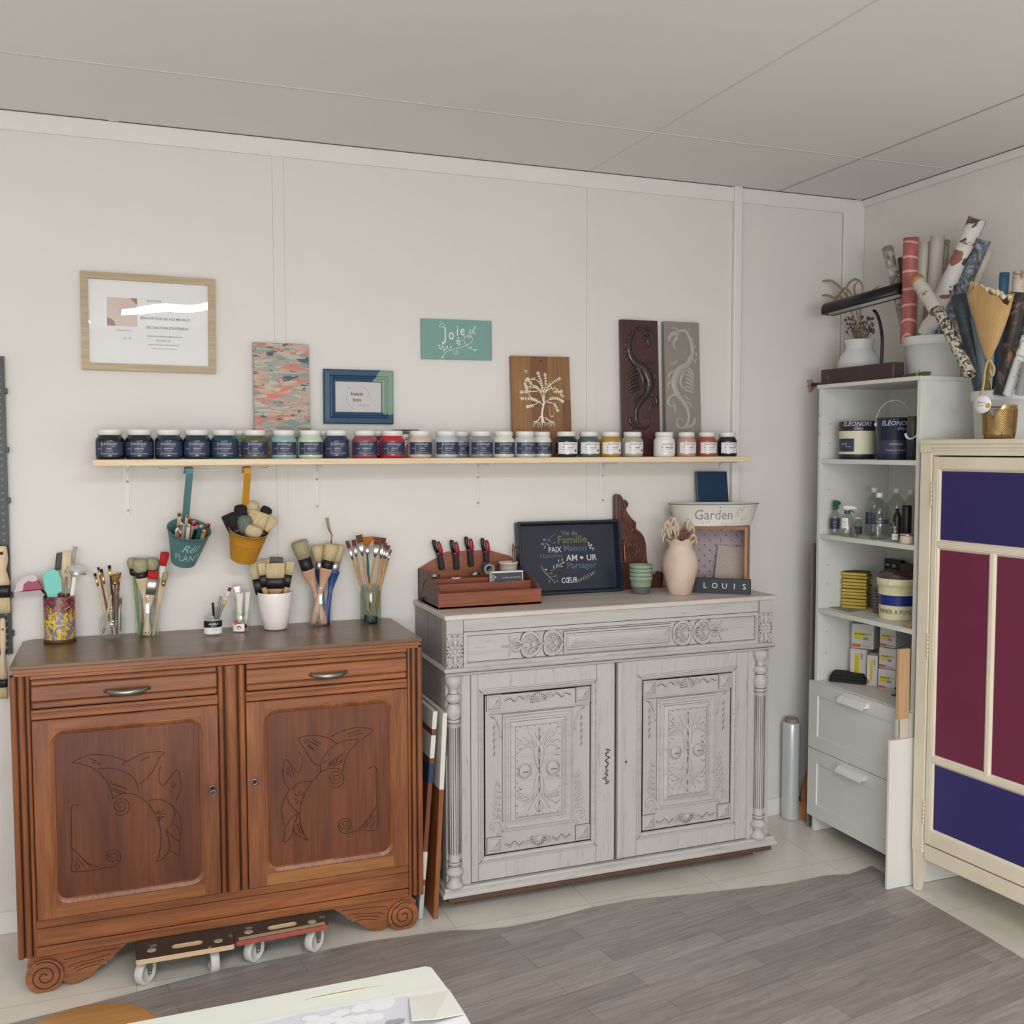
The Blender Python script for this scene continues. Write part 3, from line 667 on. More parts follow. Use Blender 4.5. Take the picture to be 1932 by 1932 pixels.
# doors
def gdoor(dx0, dx1, z0, z1, mx0, mx1, mz0, mz1, bx0, bx1, bz0, bz1, left):
 y = GF+.004
 b = MB().frame(dx0, dx1, z0, z1, [(0, y+.02), (0, y)], 0)
 iw = mx0-dx0-.018
 R = [[(a, y, c) for a, c in rrect(dx0, dx1, z0, z1, 0, 1)], [(a, y, c) for a, c in rrect(mx0-.018, mx1+.018, mz0-.018, mz1+.018, 0, 1)]]
 b.rings(R, True)
 d = b.build('door', gz, gc)
 P = [(0, y), (.001, y-.006), (.005, y-.007), (.007, y-.004), (.011, y-.004), (.013, y-.008), (.018, y-.006), (.022, y+.001), (.026, y+.001)]
 MB().frame(mx0-.018, mx1+.018, mz0-.018, mz1+.018, P, 0).build('moulding', gx, d)
 b = MB().box(mx0, mx1, y+.001, y+.012, mz0, mz1)
 pn = b.build('panel', gp, d)
 b = MB()
 for o_, w_ in ((-.0190, .0014), (-.0115, .0009), (.0075, .0016)):
  b.frame(mx0+o_, mx1-o_, mz0+o_, mz1-o_, [(0, y-.0045 if -.015 < o_ < 0 else y+.0002), (w_, y-.0045 if -.015 < o_ < 0 else y+.0002)])
 b.frame(dx0+.0004, dx1-.0004, z0, z1, [(0, y-.0004), (.0012, y-.0004)])
 for sx_, xx in ((1, mx0-.018), (-1, mx1+.018)):
  for sz_, zz in ((1, mz0-.018), (-1, mz1+.018)):
   b.tube([(xx, y-.0075, zz), (xx+sx_*.012, y-.0085, zz+sz_*.012), (xx+sx_*.024, y, zz+sz_*.024)], .0009, 4)
   b.box(xx-.0005, xx+.0005, y-.0006, y, zz if sz_ < 0 else z0, z1 if sz_ < 0 else zz)
 b.build('glaze_line', gm, d)
 b = MB().frame(bx0-.030, bx1+.030, bz0-.030, bz1+.030, [(0, y+.001), (0, y-.004), (.005, y-.006), (.008, y-.002), (.012, y-.007), (.018, y-.007), (.022, y-.002), (.027, y-.004), (.030, y+.0005), (.045, y-.006), (.046, y-.006)], 0, 0, True)
 ib = b.build('inner_frame', gx, d)
 cx, cz = (bx0+bx1)/2, (bz0+bz1)/2; w_, h_ = bx1-bx0-.03, bz1-bz0-.03
 b = MB(); yy = y-.007
 for sx_ in (-1, 1):
  for sz_ in (-1, 1):
   for i in range(4):
    a = .35+i*.33
    b.tube(catmull([(cx+sx_*.006, yy, cz+sz_*(.01+.02*i)), (cx+sx_*w_*.25*sin(a), yy-.0015, cz+sz_*(.03+h_*.2*cos(a)+.015*i)), (cx+sx_*w_*.44*min(1, sin(a)+.2), yy, cz+sz_*(.045+h_*.36*cos(a)*.9))], 3), [.003, .005, .0015], 6, flat=.5, fdir=(0, -1, 0))
  b.ball((cx+sx_*w_*.30, yy, cz), w_*.13, 12, sc=(1, .2, 1.1))
  b.tube([(cx+sx_*w_*.30+w_*.15*cos(a), yy-.001, cz+w_*.15*sin(a)) for a in [2*pi*i/16 for i in range(16)]], .002, 5, closed=True)
 for sg in (-1, 1):
  b.tube(catmull([(cx, yy, cz+sg*.004), (cx+.012, yy-.002, cz+sg*h_*.18), (cx, yy, cz+sg*h_*.32), (cx+.010, yy-.002, cz+sg*h_*.40), (cx, yy, cz+sg*h_*.47)], 4), [.005, .008, .003, .006, .002], 8, flat=.4, fdir=(0, -1, 0))
  b.tube(catmull([(cx, yy, cz+sg*.004), (cx-.012, yy-.002, cz+sg*h_*.18), (cx, yy, cz+sg*h_*.32), (cx-.010, yy-.002, cz+sg*h_*.40), (cx, yy, cz+sg*h_*.47)], 4), [.005, .008, .003, .006, .002], 8, flat=.4, fdir=(0, -1, 0))
 ro = b.build('rosette', gp, ib)
 b = MB(); rnd = random.Random(int(dx0*100))
 for sg in (-1, 1):
  for u_, l_ in ((.06, .02), (.2, .014), (.33, .018), (.44, .008)):
   b.tube([(cx, yy-.006, cz+sg*h_*u_), (cx, yy-.006, cz+sg*(h_*u_+l_))], [.0016, .0008], 5)
 b.tube([(cx, yy-.007, cz-.012), (cx, yy-.007, cz+.012)], .0014, 5)
 for sx_ in (-1, 1):
  b.tube([(cx+sx_*w_*.24, yy-.009, cz), (cx+sx_*w_*.36, yy-.009, cz)], .0013, 5)
  for i in range(12):
   zz = cz+h_*(-.45+.9*i/11); b.ball((cx+sx_*w_*.455, yy+.0005, zz), .0016, 5, sc=(1, .5, 1.5))
  for i in range(9):
   zz = cz-h_*.44 + rnd.random()*h_*.88
   b.tube([(cx+sx_*w_*.36, yy-.001, zz), (cx+sx_*w_*.43, yy-.001, zz+rnd.uniform(-.012, .012))], .0008, 4)
 for i in range(6):
  for sg in (-1, 1): b.ball((cx-w_*.4+w_*.8*i/5, yy+.0005, cz+sg*h_*.485), .0015, 5, sc=(1.6, .5, 1))
 b.frame(cx-w_*.5, cx+w_*.5, cz-h_*.5, cz+h_*.5, [(0, yy+.0005), (.0012, yy+.0005)])
 b.frame(bx0, bx1, bz0, bz1, [(-.001, y+.0002), (.001, y+.0002)])
 b.frame(bx0-.0305, bx1+.0305, bz0-.0305, bz1+.0305, [(-.0012, y+.0006), (0, y+.0006)])
 b.frame(bx0-.0305, bx1+.0305, bz0-.0305, bz1+.0305, [(.009, y-.0028), (.0104, y-.0028)])
 b.build('glaze_marks', gm, ro)
 qx0, qx1, qz0, qz1 = bx0-.062, bx1+.068, bz0-.072, bz1+.075
 b = MB(); g = MB()
 for sx_, x in ((-1, qx0), (1, qx1)):
  for sz_, z in ((-1, qz0), (1, qz1)):
   b.frame(x-.027, x+.027, z-.027, z+.027, [(0, y+.001), (0, y-.006), (.005, y-.006), (.006, y-.002), (.027*.98, y-.009)], 0, 0, True)
   g.frame(x-.028, x+.028, z-.028, z+.028, [(-.0008, y+.0004), (.0008, y+.0004)]); g.frame(x-.021, x+.021, z-.021, z+.021, [(-.0006, y-.0026), (.0006, y-.0026)])
   g.tube([(x+.004, y-.0092, z-.002), (x+.012, y-.0065, z+.012)], .0008, 4)
 for sz_, z in ((1, qz1+.006), (-1, qz0-.006)):
  for i in range(9):
   a = pi*(i+.5)/9
   b.tube([(cx, y, z-sz_*.016), (cx+.030*cos(a), y-.003, z-sz_*.016+sz_*.034*sin(a))], [.002, .0042], 6, fdir=(0, -1, 0))
   g.tube([(cx+.014*cos(a+.17), y-.003, z-sz_*.016+sz_*.016*sin(a+.17)), (cx+.030*cos(a+.17), y-.0035, z-sz_*.016+sz_*.033*sin(a+.17))], .0009, 4)
  for sx_ in (-1, 1):
   b.tube([(p[0], y-.001, p[1]) for p in spiral(cx+sx_*.042, z+sz_*.002, .003, .013, pi/2, 1.3*sx_, 20)], .0028, 6, fdir=(0, -1, 0))
   pts = [(cx+sx_*.056, y-.001, z), (cx+sx_*.072, y-.001, z+sz_*.012), (cx+sx_*.090, y-.001, z-sz_*.004), (cx+sx_*.106, y-.001, z+sz_*.008), (cx+sx_*(.125), y-.001, z)]
   pts = [p for p in pts if qx0+.028 < p[0] < qx1-.028]
   if len(pts) > 2: b.tube(catmull(pts, 4), .0026, 6, fdir=(0, -1, 0)); g.tube(catmull([(p[0], y, p[2]-sz_*.005) for p in pts], 4), .0009, 4)
 for sx_, x in ((-1, bx0-.046), (1, bx1+.046)):
  zb = qz0+.066
  b.tube([(p[0], y-.002, p[1]) for p in spiral(x+sx_*.012, zb, .010, .030, -sx_*1.2+(pi if sx_ < 0 else 0), .9*sx_, 26)], [.005, .006, .004], 8, flat=.6, fdir=(0, -1, 0))
  for i in range(6):
   zz = zb+.030+i*.022; o_ = sx_*(.026-.0035*i)
   b.tube(catmull([(x-sx_*.008, y, zz), (x+o_*.4, y-.003, zz+.010), (x+o_*.9, y, zz+.030)], 3), [.003, .0045, .001], 6, flat=.6, fdir=(0, -1, 0))
   g.tube([(x-sx_*.006, y-.001, zz+.003), (x+o_*.35, y-.002, zz+.013)], .001, 4)
  zt = qz1-.040
  b.tube(catmull([(x+sx_*.036, y-.001, zt), (x+sx_*.014, y-.001, zt-.012), (x-sx_*.002, y-.001, zt-.045), (x-sx_*.008, y-.001, zt-.085)], 4), .0028, 6, fdir=(0, -1, 0))
  g.tube(catmull([(x+sx_*.030, y, zt-.008), (x+sx_*.011, y, zt-.020), (x-sx_*.001, y, zt-.050)], 4), .0009, 4)
  for i in range(5):
   zz = zt-.030-i*.024; dx = sx_*.016
   b.tube(catmull([(x+dx, y, zz), (x+dx+.006, y-.002, zz-.010), (x+dx-.002, y, zz-.024)], 3), [.002, .004-.0004*i, .001], 6, flat=.6, fdir=(0, -1, 0))
   g.tube([(x+dx+.004, y-.001, zz-.006), (x+dx-.003, y-.001, zz-.020)], .0009, 4)
 b.box(qx0-.02, qx1+.02, y-.002, y+.001, bz1+.036, bz1+.040)
 g.box(qx0-.02, qx1+.02, y-.0022, y, bz1+.0345, bz1+.0358)
 rl = b.build('carved_relief', gp, pn); g.build('glaze_marks', gm, rl)
 return d
d1 = gdoor(1.0935, 1.6445, .098, .828, 1.137, 1.553, .180, .757, 1.240, 1.448, .292, .648, True)
d2 = gdoor(1.6535, 2.2110, .098, .828, 1.752, 2.142, .180, .757, 1.848, 2.040, .292, .648, False)
# worn scribble of bare wood on the left door, keyhole and cover strip on the right one
b = MB(); rnd = random.Random(3); P = [at(1146+4*sin(i*.9)*((i % 3)-.6)+i*.14-3, 1480-i*2.2, Y=GF) for i in range(31)]
b.tube([(p.x+rnd.uniform(-.003, .003), GF+.0036, p.z) for p in P], [.0012+.0012*abs(sin(i*1.7)) for i in range(31)], 5); b.tube([(p.x+rnd.uniform(-.006, .006), GF+.0036, p.z+rnd.uniform(-.004, .004)) for p in P[::2]], .0012, 5)
b.build('worn_marks', gd, d1)
MB().box(1.6545, 1.672, GF-.003, GF+.006, .100, .826, .002).box(1.680, 1.682, GF+.003, GF+.005, .100, .826).build('cover_strip', gz, d2)
kp = at(1182, 1438, Y=GF)
MB().ball((kp.x, GF+.0035, kp.z), .0045, 10, sc=(.8, .3, 1.3)).build('keyhole', gd, d2)
MB().box(1.6448, 1.6532, GF+.012, GF+.02, .098, .828).build('door_gap', gd, gc)
# ================================================================ wall shelf and what hangs on the wall
def rect3(TL, TR, BR, BL, Yt, Yb):
 """matrix of a flat board from its four corners in the photo (top at depth Yt, foot at depth Yb) + width, height"""
 a, b_, c, d = at(*TL, Y=Yt), at(*TR, Y=Yt), at(*BR, Y=Yb), at(*BL, Y=Yb)
 cen = (a+b_+c+d)/4
 ux = ((b_-a)+(c-d)).normalized(); uz = ((a-d)+(b_-c)); uz = (uz-ux*uz.dot(ux)).normalized(); uy = uz.cross(ux)
 mt = Matrix((ux, uy, uz)).transposed().to_4x4(); mt.translation = cen
 W = ((b_-a).length+(c-d).length)/2; H = ((a-d).length+(b_-c).length)/2
 return mt, W, H
def onto(mt, px, py):
 """place of a photo point on a board's face, in the board's own x, z"""
 inv = mt.inverted(); o = inv @ CAM; q = inv @ at(px, py, Y=-.3); d = q-o; t = -o.y/d.y
 p = o+d*t; return p.x, p.z
def zz(ox, oy, k): return lambda x, y: (ox+x/k, oy+y/k)
Z3, Z4, Z5 = zz(130, 480, 3.864), zz(600, 560, 3.864), zz(1020, 560, 4.39)
m_white = M('white_plastic', (226, 224, 220), .35)
m_paper = M('white_paper', (232, 231, 232), .6)
m_black = M('black_satin', (24, 24, 27), .35)
m_steel = M('bright_steel', (190, 190, 188), .28, 1.0)
# --- the shelf
SZ = 1.568
m_pine = WOOD('pale_pine', (232, 212, 180), (222, 198, 164), (206, 180, 146), 'x', .5, bump=.05)
o = MB().box(-.091, 2.349, -.20, -.002, SZ-.021, SZ, .002).build('wall_shelf', m_pine)
tag(o, 'long pale pine wall shelf carrying the row of paint jars', 'shelf')
m_brk = M('bracket_white', (222, 219, 214), .4)
def bracket(px, label):
 x = at(px, 900, Y=-.01).x
 t = thing('shelf_bracket', label, 'bracket', (x, 0, SZ-.021), group='white brackets under the wall shelf')
 b = MB(); R = []
 for z, w_ in ((0, .0135), (-.03, .0125), (-.15, .0085), (-.163, .0080), (-.169, .005)):
  R.append([(-w_, -.0005, z), (-w_, -.003, z), (-w_*.55, -.0035, z), (-w_*.4, -.006, z), (w_*.4, -.006, z), (w_*.55, -.0035, z), (w_, -.003, z), (w_, -.0005, z)])
 b.rings(R, True, True, True)
 R = []
 for y, w_ in ((-.001, .0135), (-.03, .0125), (-.13, .0085), (-.145, .007)):
  R.append([(-w_, y, -.0005), (-w_, y, -.003), (-w_*.4, y, -.0035), (-w_*.35, y, -.006), (w_*.35, y, -.006), (w_*.4, y, -.0035), (w_, y, -.003), (w_, y, -.0005)])
 b.rings(R, True, True, True)
 b.prism([(-.002, -.003), (-.030, -.003), (-.002, -.032)], -.0012, .0012, plane='yz')
 b.build('arm', m_brk, t, local=True)
 for z in (-.055, -.152):
  MB().lathe([(.0042, 0), (.0036, .0016), (1e-5, .0018)], (0, 0, 0), 10, xf=Matrix.Translation((0, -.0055, z)) @ Matrix.Rotation(radians(90), 4, 'X')).build('screw', m_steel, t, local=True)
 return t
for p_, l_ in ((240, 'white shelf bracket below the black jars, leftmost of the brackets'), (598, 'white shelf bracket above the jar of large round brushes'), (902, 'white shelf bracket above the black and red clamps'), (1138, 'white shelf bracket above the framed black sign'), (1357, 'white shelf bracket behind the small navy panel')):
 bracket(p_, l_)
# --- wire rail under the shelf
p0, p1 = at(299.5, 880, Y=-.165), at(506, 880, Y=-.165)
P = [(p0.x+.004, -.165, SZ-.019), (p0.x, -.165, SZ-.026)]+[(p0.x+(p1.x-p0.x)*k/10, -.165, SZ-.028-.010*(1-(2*k/10-1)**2)) for k in range(11)]+[(p1.x, -.165, SZ-.026), (p1.x-.004, -.165, SZ-.019)]
tag(MB().tube(P, .0011, 6).build('wire_rail', m_steel), 'thin bowed wire hanging under the shelf, holding the two buckets', 'wire')
# --- paint jars
m_navy_l = M('navy_label', (52, 58, 84), .45); m_whl = M('white_label', (226, 224, 226), .5)
m_txw = M('label_ink_white', (196, 198, 208), .5); m_txd = M('label_ink_dark', (60, 58, 62), .6)
def jar(px, Y, col, lab, name, label, r=.0445, turn=0.0, cap=True, lidm=None):
 x = at(px, 840, Y=Y).x
 ang = atan2(-3.5, -x)*0+turn
 t = thing('paint_jar', label, 'jar', (x, Y, SZ), (0, 0, ang), 'paint jars on the wall shelf')
 mb = M('paint_%d_%d_%d' % col, col, .14, coat=.6)
 prof = [(r*.90, 0), (r*.985, .004), (r, .010), (r, .058), (r*.97, .066), (r*.84, .0735), (r*.80, .076), (r*.80, .082)]
 MB().lathe(prof, (0, 0, 0), 28).build('body', mb, t, local=True)
 lr = r*.84
 MB().lathe([(lr, .078), (lr, .0935), (lr-.0015, .0955), (lr-.004, .0965), (1e-5, .0965)], (0, 0, 0), 28, True, False).build('lid', lidm or m_white, t, local=True)
 ns, h0, h1, R = 14, .013, .056, r+.0006
 a0 = -pi/2-radians(62); a1 = -pi/2+radians(68)
 b = MB(); V = []
 for k in range(ns+1):
  a = a0+(a1-a0)*k/ns; V += [(R*cos(a), R*sin(a), h0), (R*cos(a), R*sin(a), h1)]
 b.add(V, [(2*k, 2*k+2, 2*k+3, 2*k+1) for k in range(ns)], 0, True)
 def fn(u_, z): a = -pi/2+u_/R; return ((R+.0003)*cos(a), (R+.0003)*sin(a), z)
 b.text('ÉLÉONORE', .003, .049, 0, .0085, 1, sx=1.15, fn=fn)
 b.text('Déco', .016, .0425, 0, .0055, 1, .4, fn=fn)
 if lab == 'dark':
  b.text(name, .003, .034, 0, .0062, 1, bold=.01, fn=fn)
  b.text('peinture meuble', .003, .027, 0, .0036, 1, fn=fn)
  b.text('Couleurs de Caractère', .003, .0185, 0, .0058, 1, .5, fn=fn)
  b.text('MEUBLES', -.030, .034, 0, .004, 1, fn=fn)
  b.add([fn(-.0215, .015), fn(-.0210, .015), fn(-.0210, .054), fn(-.0215, .054)], [(0, 1, 2, 3)], 1)
 else:
  b.text(name, .006, .036, 0, .0085 if len(name) < 10 else .006, 1, bold=.02, fn=fn)
  b.text('peinture déco', .004, .028, 0, .004, 1, fn=fn)
  b.text('500 ml', .006, .018, 0, .0045, 1, fn=fn)
  if lab == 'dot': b.add([fn(.029+.005*cos(2*pi*k/12), .025+.005*sin(2*pi*k/12)) for k in range(12)], [tuple(range(12))], 1)
  for k in range(5): b.add([fn(-.028+.002*sin(k*2), .020+.007*k), fn(-.021+.002*sin(k), .0215+.007*k), fn(-.023, .0235+.007*k)], [(0, 1, 2)], 1)
 b.build('label', [m_navy_l if lab == 'dark' else m_whl, m_txw if lab == 'dark' else m_txd], t, local=True)
 return t
JF, JB = -.142, -.052
for a in [
 (207.5, JF, (17, 19, 24), 'dark', 'NOIR', 'black paint jar at the left end of the wall shelf'),
 (263, JF, (22, 26, 38), 'dark', 'CARBONE', 'blue-black paint jar, second from the left end of the shelf'),
 (318.5, JF, (20, 40, 58), 'dark', 'BLEU NUIT', 'dark petrol blue paint jar, third from the left end of the shelf'),
 (371.5, JF, (14, 44, 58), 'dark', 'PÉTROLE', 'dark petrol paint jar above the blue bucket strap'),
 (423.5, JF, (12, 62, 78), 'dark', 'BLEU CANARD', 'deep teal paint jar left of the olive one'),
 (453, JB, (120, 138, 112), 'dark', 'SAUGE', 'sage green paint jar peeping out behind the teal and olive jars'),
 (480.5, JF, (88, 88, 64), 'dark', 'KAKI', 'olive paint jar in front of the multicoloured canvas, left side'),
 (535.5, JF, (138, 172, 172), 'dark', 'VERT D\'EAU', 'light blue-green paint jar in front of the multicoloured canvas', .0435),
 (585.5, JF, (186, 206, 174), 'dark', 'VERT DOUX', 'pale mint green paint jar under the right edge of the multicoloured canvas', .0430),
 (612, JB, (170, 178, 160), 'dark', 'LIN', 'jar with white lid half hidden between the mint and navy jars'),
 (634.5, JF, (36, 46, 84), 'dark', 'INDIGO', 'navy blue paint jar under the left side of the blue picture frame', .0435),
 (688, JF, (146, 72, 82), 'dark', 'FRAMBOISE', 'dusty rose paint jar beside the bright red one'),
 (714, JB, (106, 30, 38), 'dark', 'BORDEAUX', 'dark wine red jar hidden between the rose and red jars'),
 (740, JF, (176, 36, 42), 'dark', 'ROUGE', 'bright red paint jar under the blue picture frame'),
 (792, JF, (206, 178, 168), 'dark', 'NUDE', 'blush pink paint jar right of the bright red one', .0435),
 (841.5, JF, (184, 192, 198), 'dark', 'GRIS PERLE', 'pale blue-grey paint jar under the green word sign', .0435),
 (868, JB, (150, 160, 168), 'dark', 'ZINC', 'steel grey paint jar tucked behind the pale blue-grey jar', .0435),
 (907, JF, (146, 142, 140), 'dark', 'GRIS', 'mid grey paint jar left of the creamy one', .0435),
 (949.5, JF, (218, 212, 202), 'dark', 'CRAIE', 'cream paint jar at the left edge of the tree board', .0415),
 (990.5, JF, (196, 200, 198), 'dark', 'COTON', 'pale grey-white paint jar below the painted tree', .0405),
 (1022, -.100, (222, 220, 214), 'dark', 'BLANC', 'white paint jar behind, below the painted tree trunk', .038),
 (1068.5, JF, (26, 30, 34), 'dot', 'anthracite', 'black paint jar with a white label right of the tree board', .0415),
 (1110.5, JF, (76, 94, 92), 'dot', 'vert de gris', 'grey-green paint jar with a white label', .0415),
 (1151, JF, (176, 130, 46), 'dot', 'ocre jaune', 'mustard yellow paint jar with a white label', .0415),
 (1193, JF, (166, 160, 146), 'dot', 'ficelle', 'greige paint jar below the dark carved dragon panel', .0415),
 (1253, JF, (228, 224, 218), 'plain', 'Meringue', 'white paint jar with a plain label between the two dragon panels', .0420),
 (1294.5, JF, (186, 146, 132), 'plain', 'Nude', 'beige pink paint jar below the grey dragon panel', .0385),
 (1333.5, JF, (166, 76, 70), 'plain', 'Terracotta', 'terracotta red paint jar with a white label', .0385),
 (1372, JF, (26, 32, 42), 'plain', 'Bleu nuit', 'midnight blue paint jar at the right end of the shelf', .0390)]:
 jar(*a, turn=-.12)
# glass jar behind the red paint
x = at(765, 840, Y=JB).x
t = thing('glass_jar', 'clear glass jar with a dark lid standing behind the red paint jar', 'jar', (x, JB, SZ))
MB().lathe([(.036, 0), (.04, .004), (.04, .085), (.036, .092)], (0, 0, 0), 24).build('body', GLASS('clear_glass', mixw=.74), t, local=True)
b = MB(); V = []
for k in range(9):
 a = -pi/2-.6+1.2*k/8; V += [(.0405*cos(a), .0405*sin(a), .05), (.0405*cos(a), .0405*sin(a), .085)]
b.add(V, [(2*k, 2*k+2, 2*k+3, 2*k+1) for k in range(8)], 0, True)
b.text('Algo', .004, .068, 0, .018, 1, bold=.02, fn=lambda u_, z: (.041*cos(-pi/2+u_/.041), .041*sin(-pi/2+u_/.041), z))
b.build('label', [m_whl, m_txd], t, local=True)
MB().lathe([(.05, .099), (.052, .100), (.052, .1015), (1e-5, .1025)], (0, 0, 0), 26).build('lid', M('dark_tin', (70, 72, 74), .35, .8), t, local=True)
# --- framed poster, hanging a little askew
def hung(name, label, cat, TL, TR, BR, BL, Y):
 mt, W, H = rect3(TL, TR, BR, BL, Y, Y)
 return thing(name, label, cat, mat4=mt), mt, W, H
t, mt, W, H = hung('framed_poster', 'large landscape poster in a light oak frame, high on the wall at left', 'picture', (148.6, 509.8), (403.6, 526.6), (409, 704.4), (156.4, 696.9), -.022)
oak = WOOD('light_oak', (192, 172, 142), (178, 156, 126), (150, 130, 104), 'x', .55)
MB().frame(-W/2, W/2, -H/2, H/2, [(0, .021), (0, 0), (.003, -.0), (.0225, 0), (.0225, .010)], 0).build('frame', oak, t, local=True)
f_ = lambda x, y: onto(mt, *Z3(x, y))
b = MB().box(-W/2+.01, W/2-.01, .011, .019, -H/2+.01, H/2-.01)
def ptxt(s_, x, y, size, sx=1.0, bold=0.0, mi=1):
 u_, v_ = f_(x, y); b.text(s_, u_, v_, .0105, size, mi, bold=bold, sx=sx)
ptxt('RÉNOVATION DE VOS MEUBLES', 703, 470, .0115, .96, .01); ptxt('DÉCORATION D\'INTÉRIEUR', 717, 537, .0115, .95, .01)
ptxt('lesbeauxboisdumont@gmail.com', 698, 597, .0085, 1.0); ptxt('06.26.48.71.88', 690, 628, .0078)
ptxt('www.les-beaux-bois-dumont.fr', 692, 658, .0080); ptxt('Visites uniquement sur rendez-vous', 700, 687, .0055); ptxt('TAILERINE ACTU', 400, 552, .0062)
ptxt('Dominique', 620, 336, .010); ptxt('artisan', 740, 415, .0075)
for x_ in (408, 446):
 u_, v_ = f_(x_, 610); b.add([(u_+.0045*cos(a)*r_, .0104, v_+.0045*sin(a)*r_) for r_ in (1, .8) for a in [2*pi*k/16 for k in range(16)]], [(k, (k+1) % 16, 16+(k+1) % 16, 16+k) for k in range(16)], 1)
u0, v0 = f_(278, 515); u1, v1 = f_(497, 318)
b.add([(u0, .0106, v0), (u1, .0106, v0), (u1, .0106, v1), (u0, .0106, v1)], [(0, 1, 2, 3)], 2)
b.add([(u0, .0103, v0), (u0+.026, .0103, v0)]+[(u0+.026*cos(a)**.7, .0103, v0+.024*sin(a)) for a in (.4, .8, 1.2)]+[(u0, .0103, v0+.026)], [(0, 1, 2, 3, 4, 5)], 3)
b.add([(u1, .0103, v1), (u1-.022, .0103, v1), (u1-.012, .0103, v1-.010), (u1, .0103, v1-.022)], [(0, 1, 2, 3)], 3)
b.text('beaux', (u0+u1)/2+.002, (v0+v1)/2+.005, .0100, .010, 4); b.text('bois', (u0+u1)/2+.002, (v0+v1)/2-.006, .0100, .010, 4)
b.build('poster', [m_paper, M('poster_ink', (112, 112, 120), .7), M('poster_pink', (214, 194, 186), .7), M('poster_brown', (160, 128, 118), .7), M('poster_tan_ink', (170, 146, 134), .7)], t, local=True)
# slightly warped acrylic pane
b = MB(); V = []; nx, nz = 26, 18
for j in range(nz+1):
 for i in range(nx+1):
  u_, v_ = i/nx, j/nz
  V.append((-W/2+.02+(W-.04)*u_, .0085-.0022*sin(pi*u_)*sin(pi*v_)-.0012*sin(2.3*pi*u_+.6)*sin(pi*v_)-.0030*u_**3*v_, -H/2+.02+(H-.04)*v_))
b.add(V, [(j*(nx+1)+i, j*(nx+1)+i+1, (j+1)*(nx+1)+i+1, (j+1)*(nx+1)+i) for j in range(nz) for i in range(nx)], 0, True)
b.build('pane', GLASS('acrylic_pane', (252, 252, 252), .01, .86), t, local=True)
# --- multicoloured canvas leaning behind the jars
mt, W, H = rect3((476, 645.6), (582, 649.5), (586.8, 866), (482.5, 866), -.022, -.045)
t = thing('abstract_canvas', 'narrow canvas with coral, teal and grey knife strokes leaning behind the jars', 'painting', mat4=mt)
def strokes():
 mt_ = bpy.data.materials.new('knife_strokes'); mt_.use_nodes = True
 nt = mt_.node_tree; N = nt.nodes; L = nt.links; b = N['Principled BSDF']; b.inputs['Roughness'].default_value = .45
 tc = N.new('ShaderNodeTexCoord'); src = None
 for i, (c, s, st, lo, sd) in enumerate([((150, 148, 140), 10, (1, 1, 2.4), .0, 0), ((190, 150, 132), 15, (.8, 1, 4.2), .50, 3), ((122, 138, 134), 13, (1, 1, 3), .54, 7), ((198, 112, 94), 14, (.7, 1, 3.4), .575, 11), ((172, 178, 160), 16, (.8, 1, 3.6), .57, 15), ((60, 78, 88), 17, (1, 1, 2.6), .62, 21), ((206, 160, 140), 26, (.4, 1, 5), .64, 31)]):
  if i == 0:
   rgb = N.new('ShaderNodeRGB'); rgb.outputs[0].default_value = lin(c)+(1,); src = rgb.outputs[0]; continue
  mp = N.new('ShaderNodeMapping'); mp.inputs['Scale'].default_value = st; mp.inputs['Location'].default_value = (sd, sd*.7, sd*.3)
  L.new(tc.outputs['Object'], mp.inputs[0])
  n = N.new('ShaderNodeTexNoise'); n.inputs['Scale'].default_value = s; n.inputs['Detail'].default_value = 3; n.inputs['Distortion'].default_value = .8
  L.new(mp.outputs[0], n.inputs['Vector'])
  r = N.new('ShaderNodeValToRGB'); e = r.color_ramp.elements; e[0].position = lo; e[1].position = lo+.02; e[0].color = (0,)*3+(1,); e[1].color = (1,)*4
  L.new(n.outputs['Fac'], r.inputs[0])
  mx = N.new('ShaderNodeMixRGB'); mx.inputs[2].default_value = lin(c)+(1,); L.new(r.outputs[0], mx.inputs[0]); L.new(src, mx.inputs[1]); src = mx.outputs[0]
 L.new(src, b.inputs['Base Color'])
 return mt_
b = MB().box(-W/2, W/2, 0, .016, -H/2, H/2, .001); b.build('canvas', strokes(), t, local=True)
# --- blue frame
t, mt, W, H = hung('picture_frame', 'petrol blue picture frame with one pale green painted corner', 'picture frame', (610.4, 695.1), (742.6, 700), (742.9, 800.2), (612.2, 799.4), -.024)
mblue = M('petrol_paint', (36, 72, 102), .4, var=.15, vs=20, bump=.1); mgrn = M('pale_green_paint', (132, 158, 140), .5, var=.1, vs=30)
MB().frame(-W/2, W/2, -H/2, H/2, [(0, .022), (0, .004), (.004, .001), (.020, 0), (.024, .004), (.030, .002), (.034, .006), (.041, .008), (.043, .012)], 0).build('frame', mblue, t, local=True)
f_ = lambda x, y: onto(mt, *Z4(x, y))
b = MB().box(-W/2+.035, W/2-.035, .0125, .018, -H/2+.035, H/2-.035)
for s_, x, y, sz_ in (('LES', 229, 664, .008), ('beaux', 290, 706, .018), ('bois', 290, 750, .018), ('GUERMEUR', 340, 791, .0075)):
 u_, v_ = f_(x, y); b.text(s_, u_, v_, .0120, sz_, 1 if sz_ > .01 else 2, bold=.012 if sz_ > .01 else 0)
for a0, a1 in ((-10, 75), (175, 250)):
 u_, v_ = f_(296, 732); b.tube([(u_+.043*cos(radians(a0+(a1-a0)*k/14)), .0122, v_+.043*sin(radians(a0+(a1-a0)*k/14))) for k in range(15)], .0004, 4, mi=2)
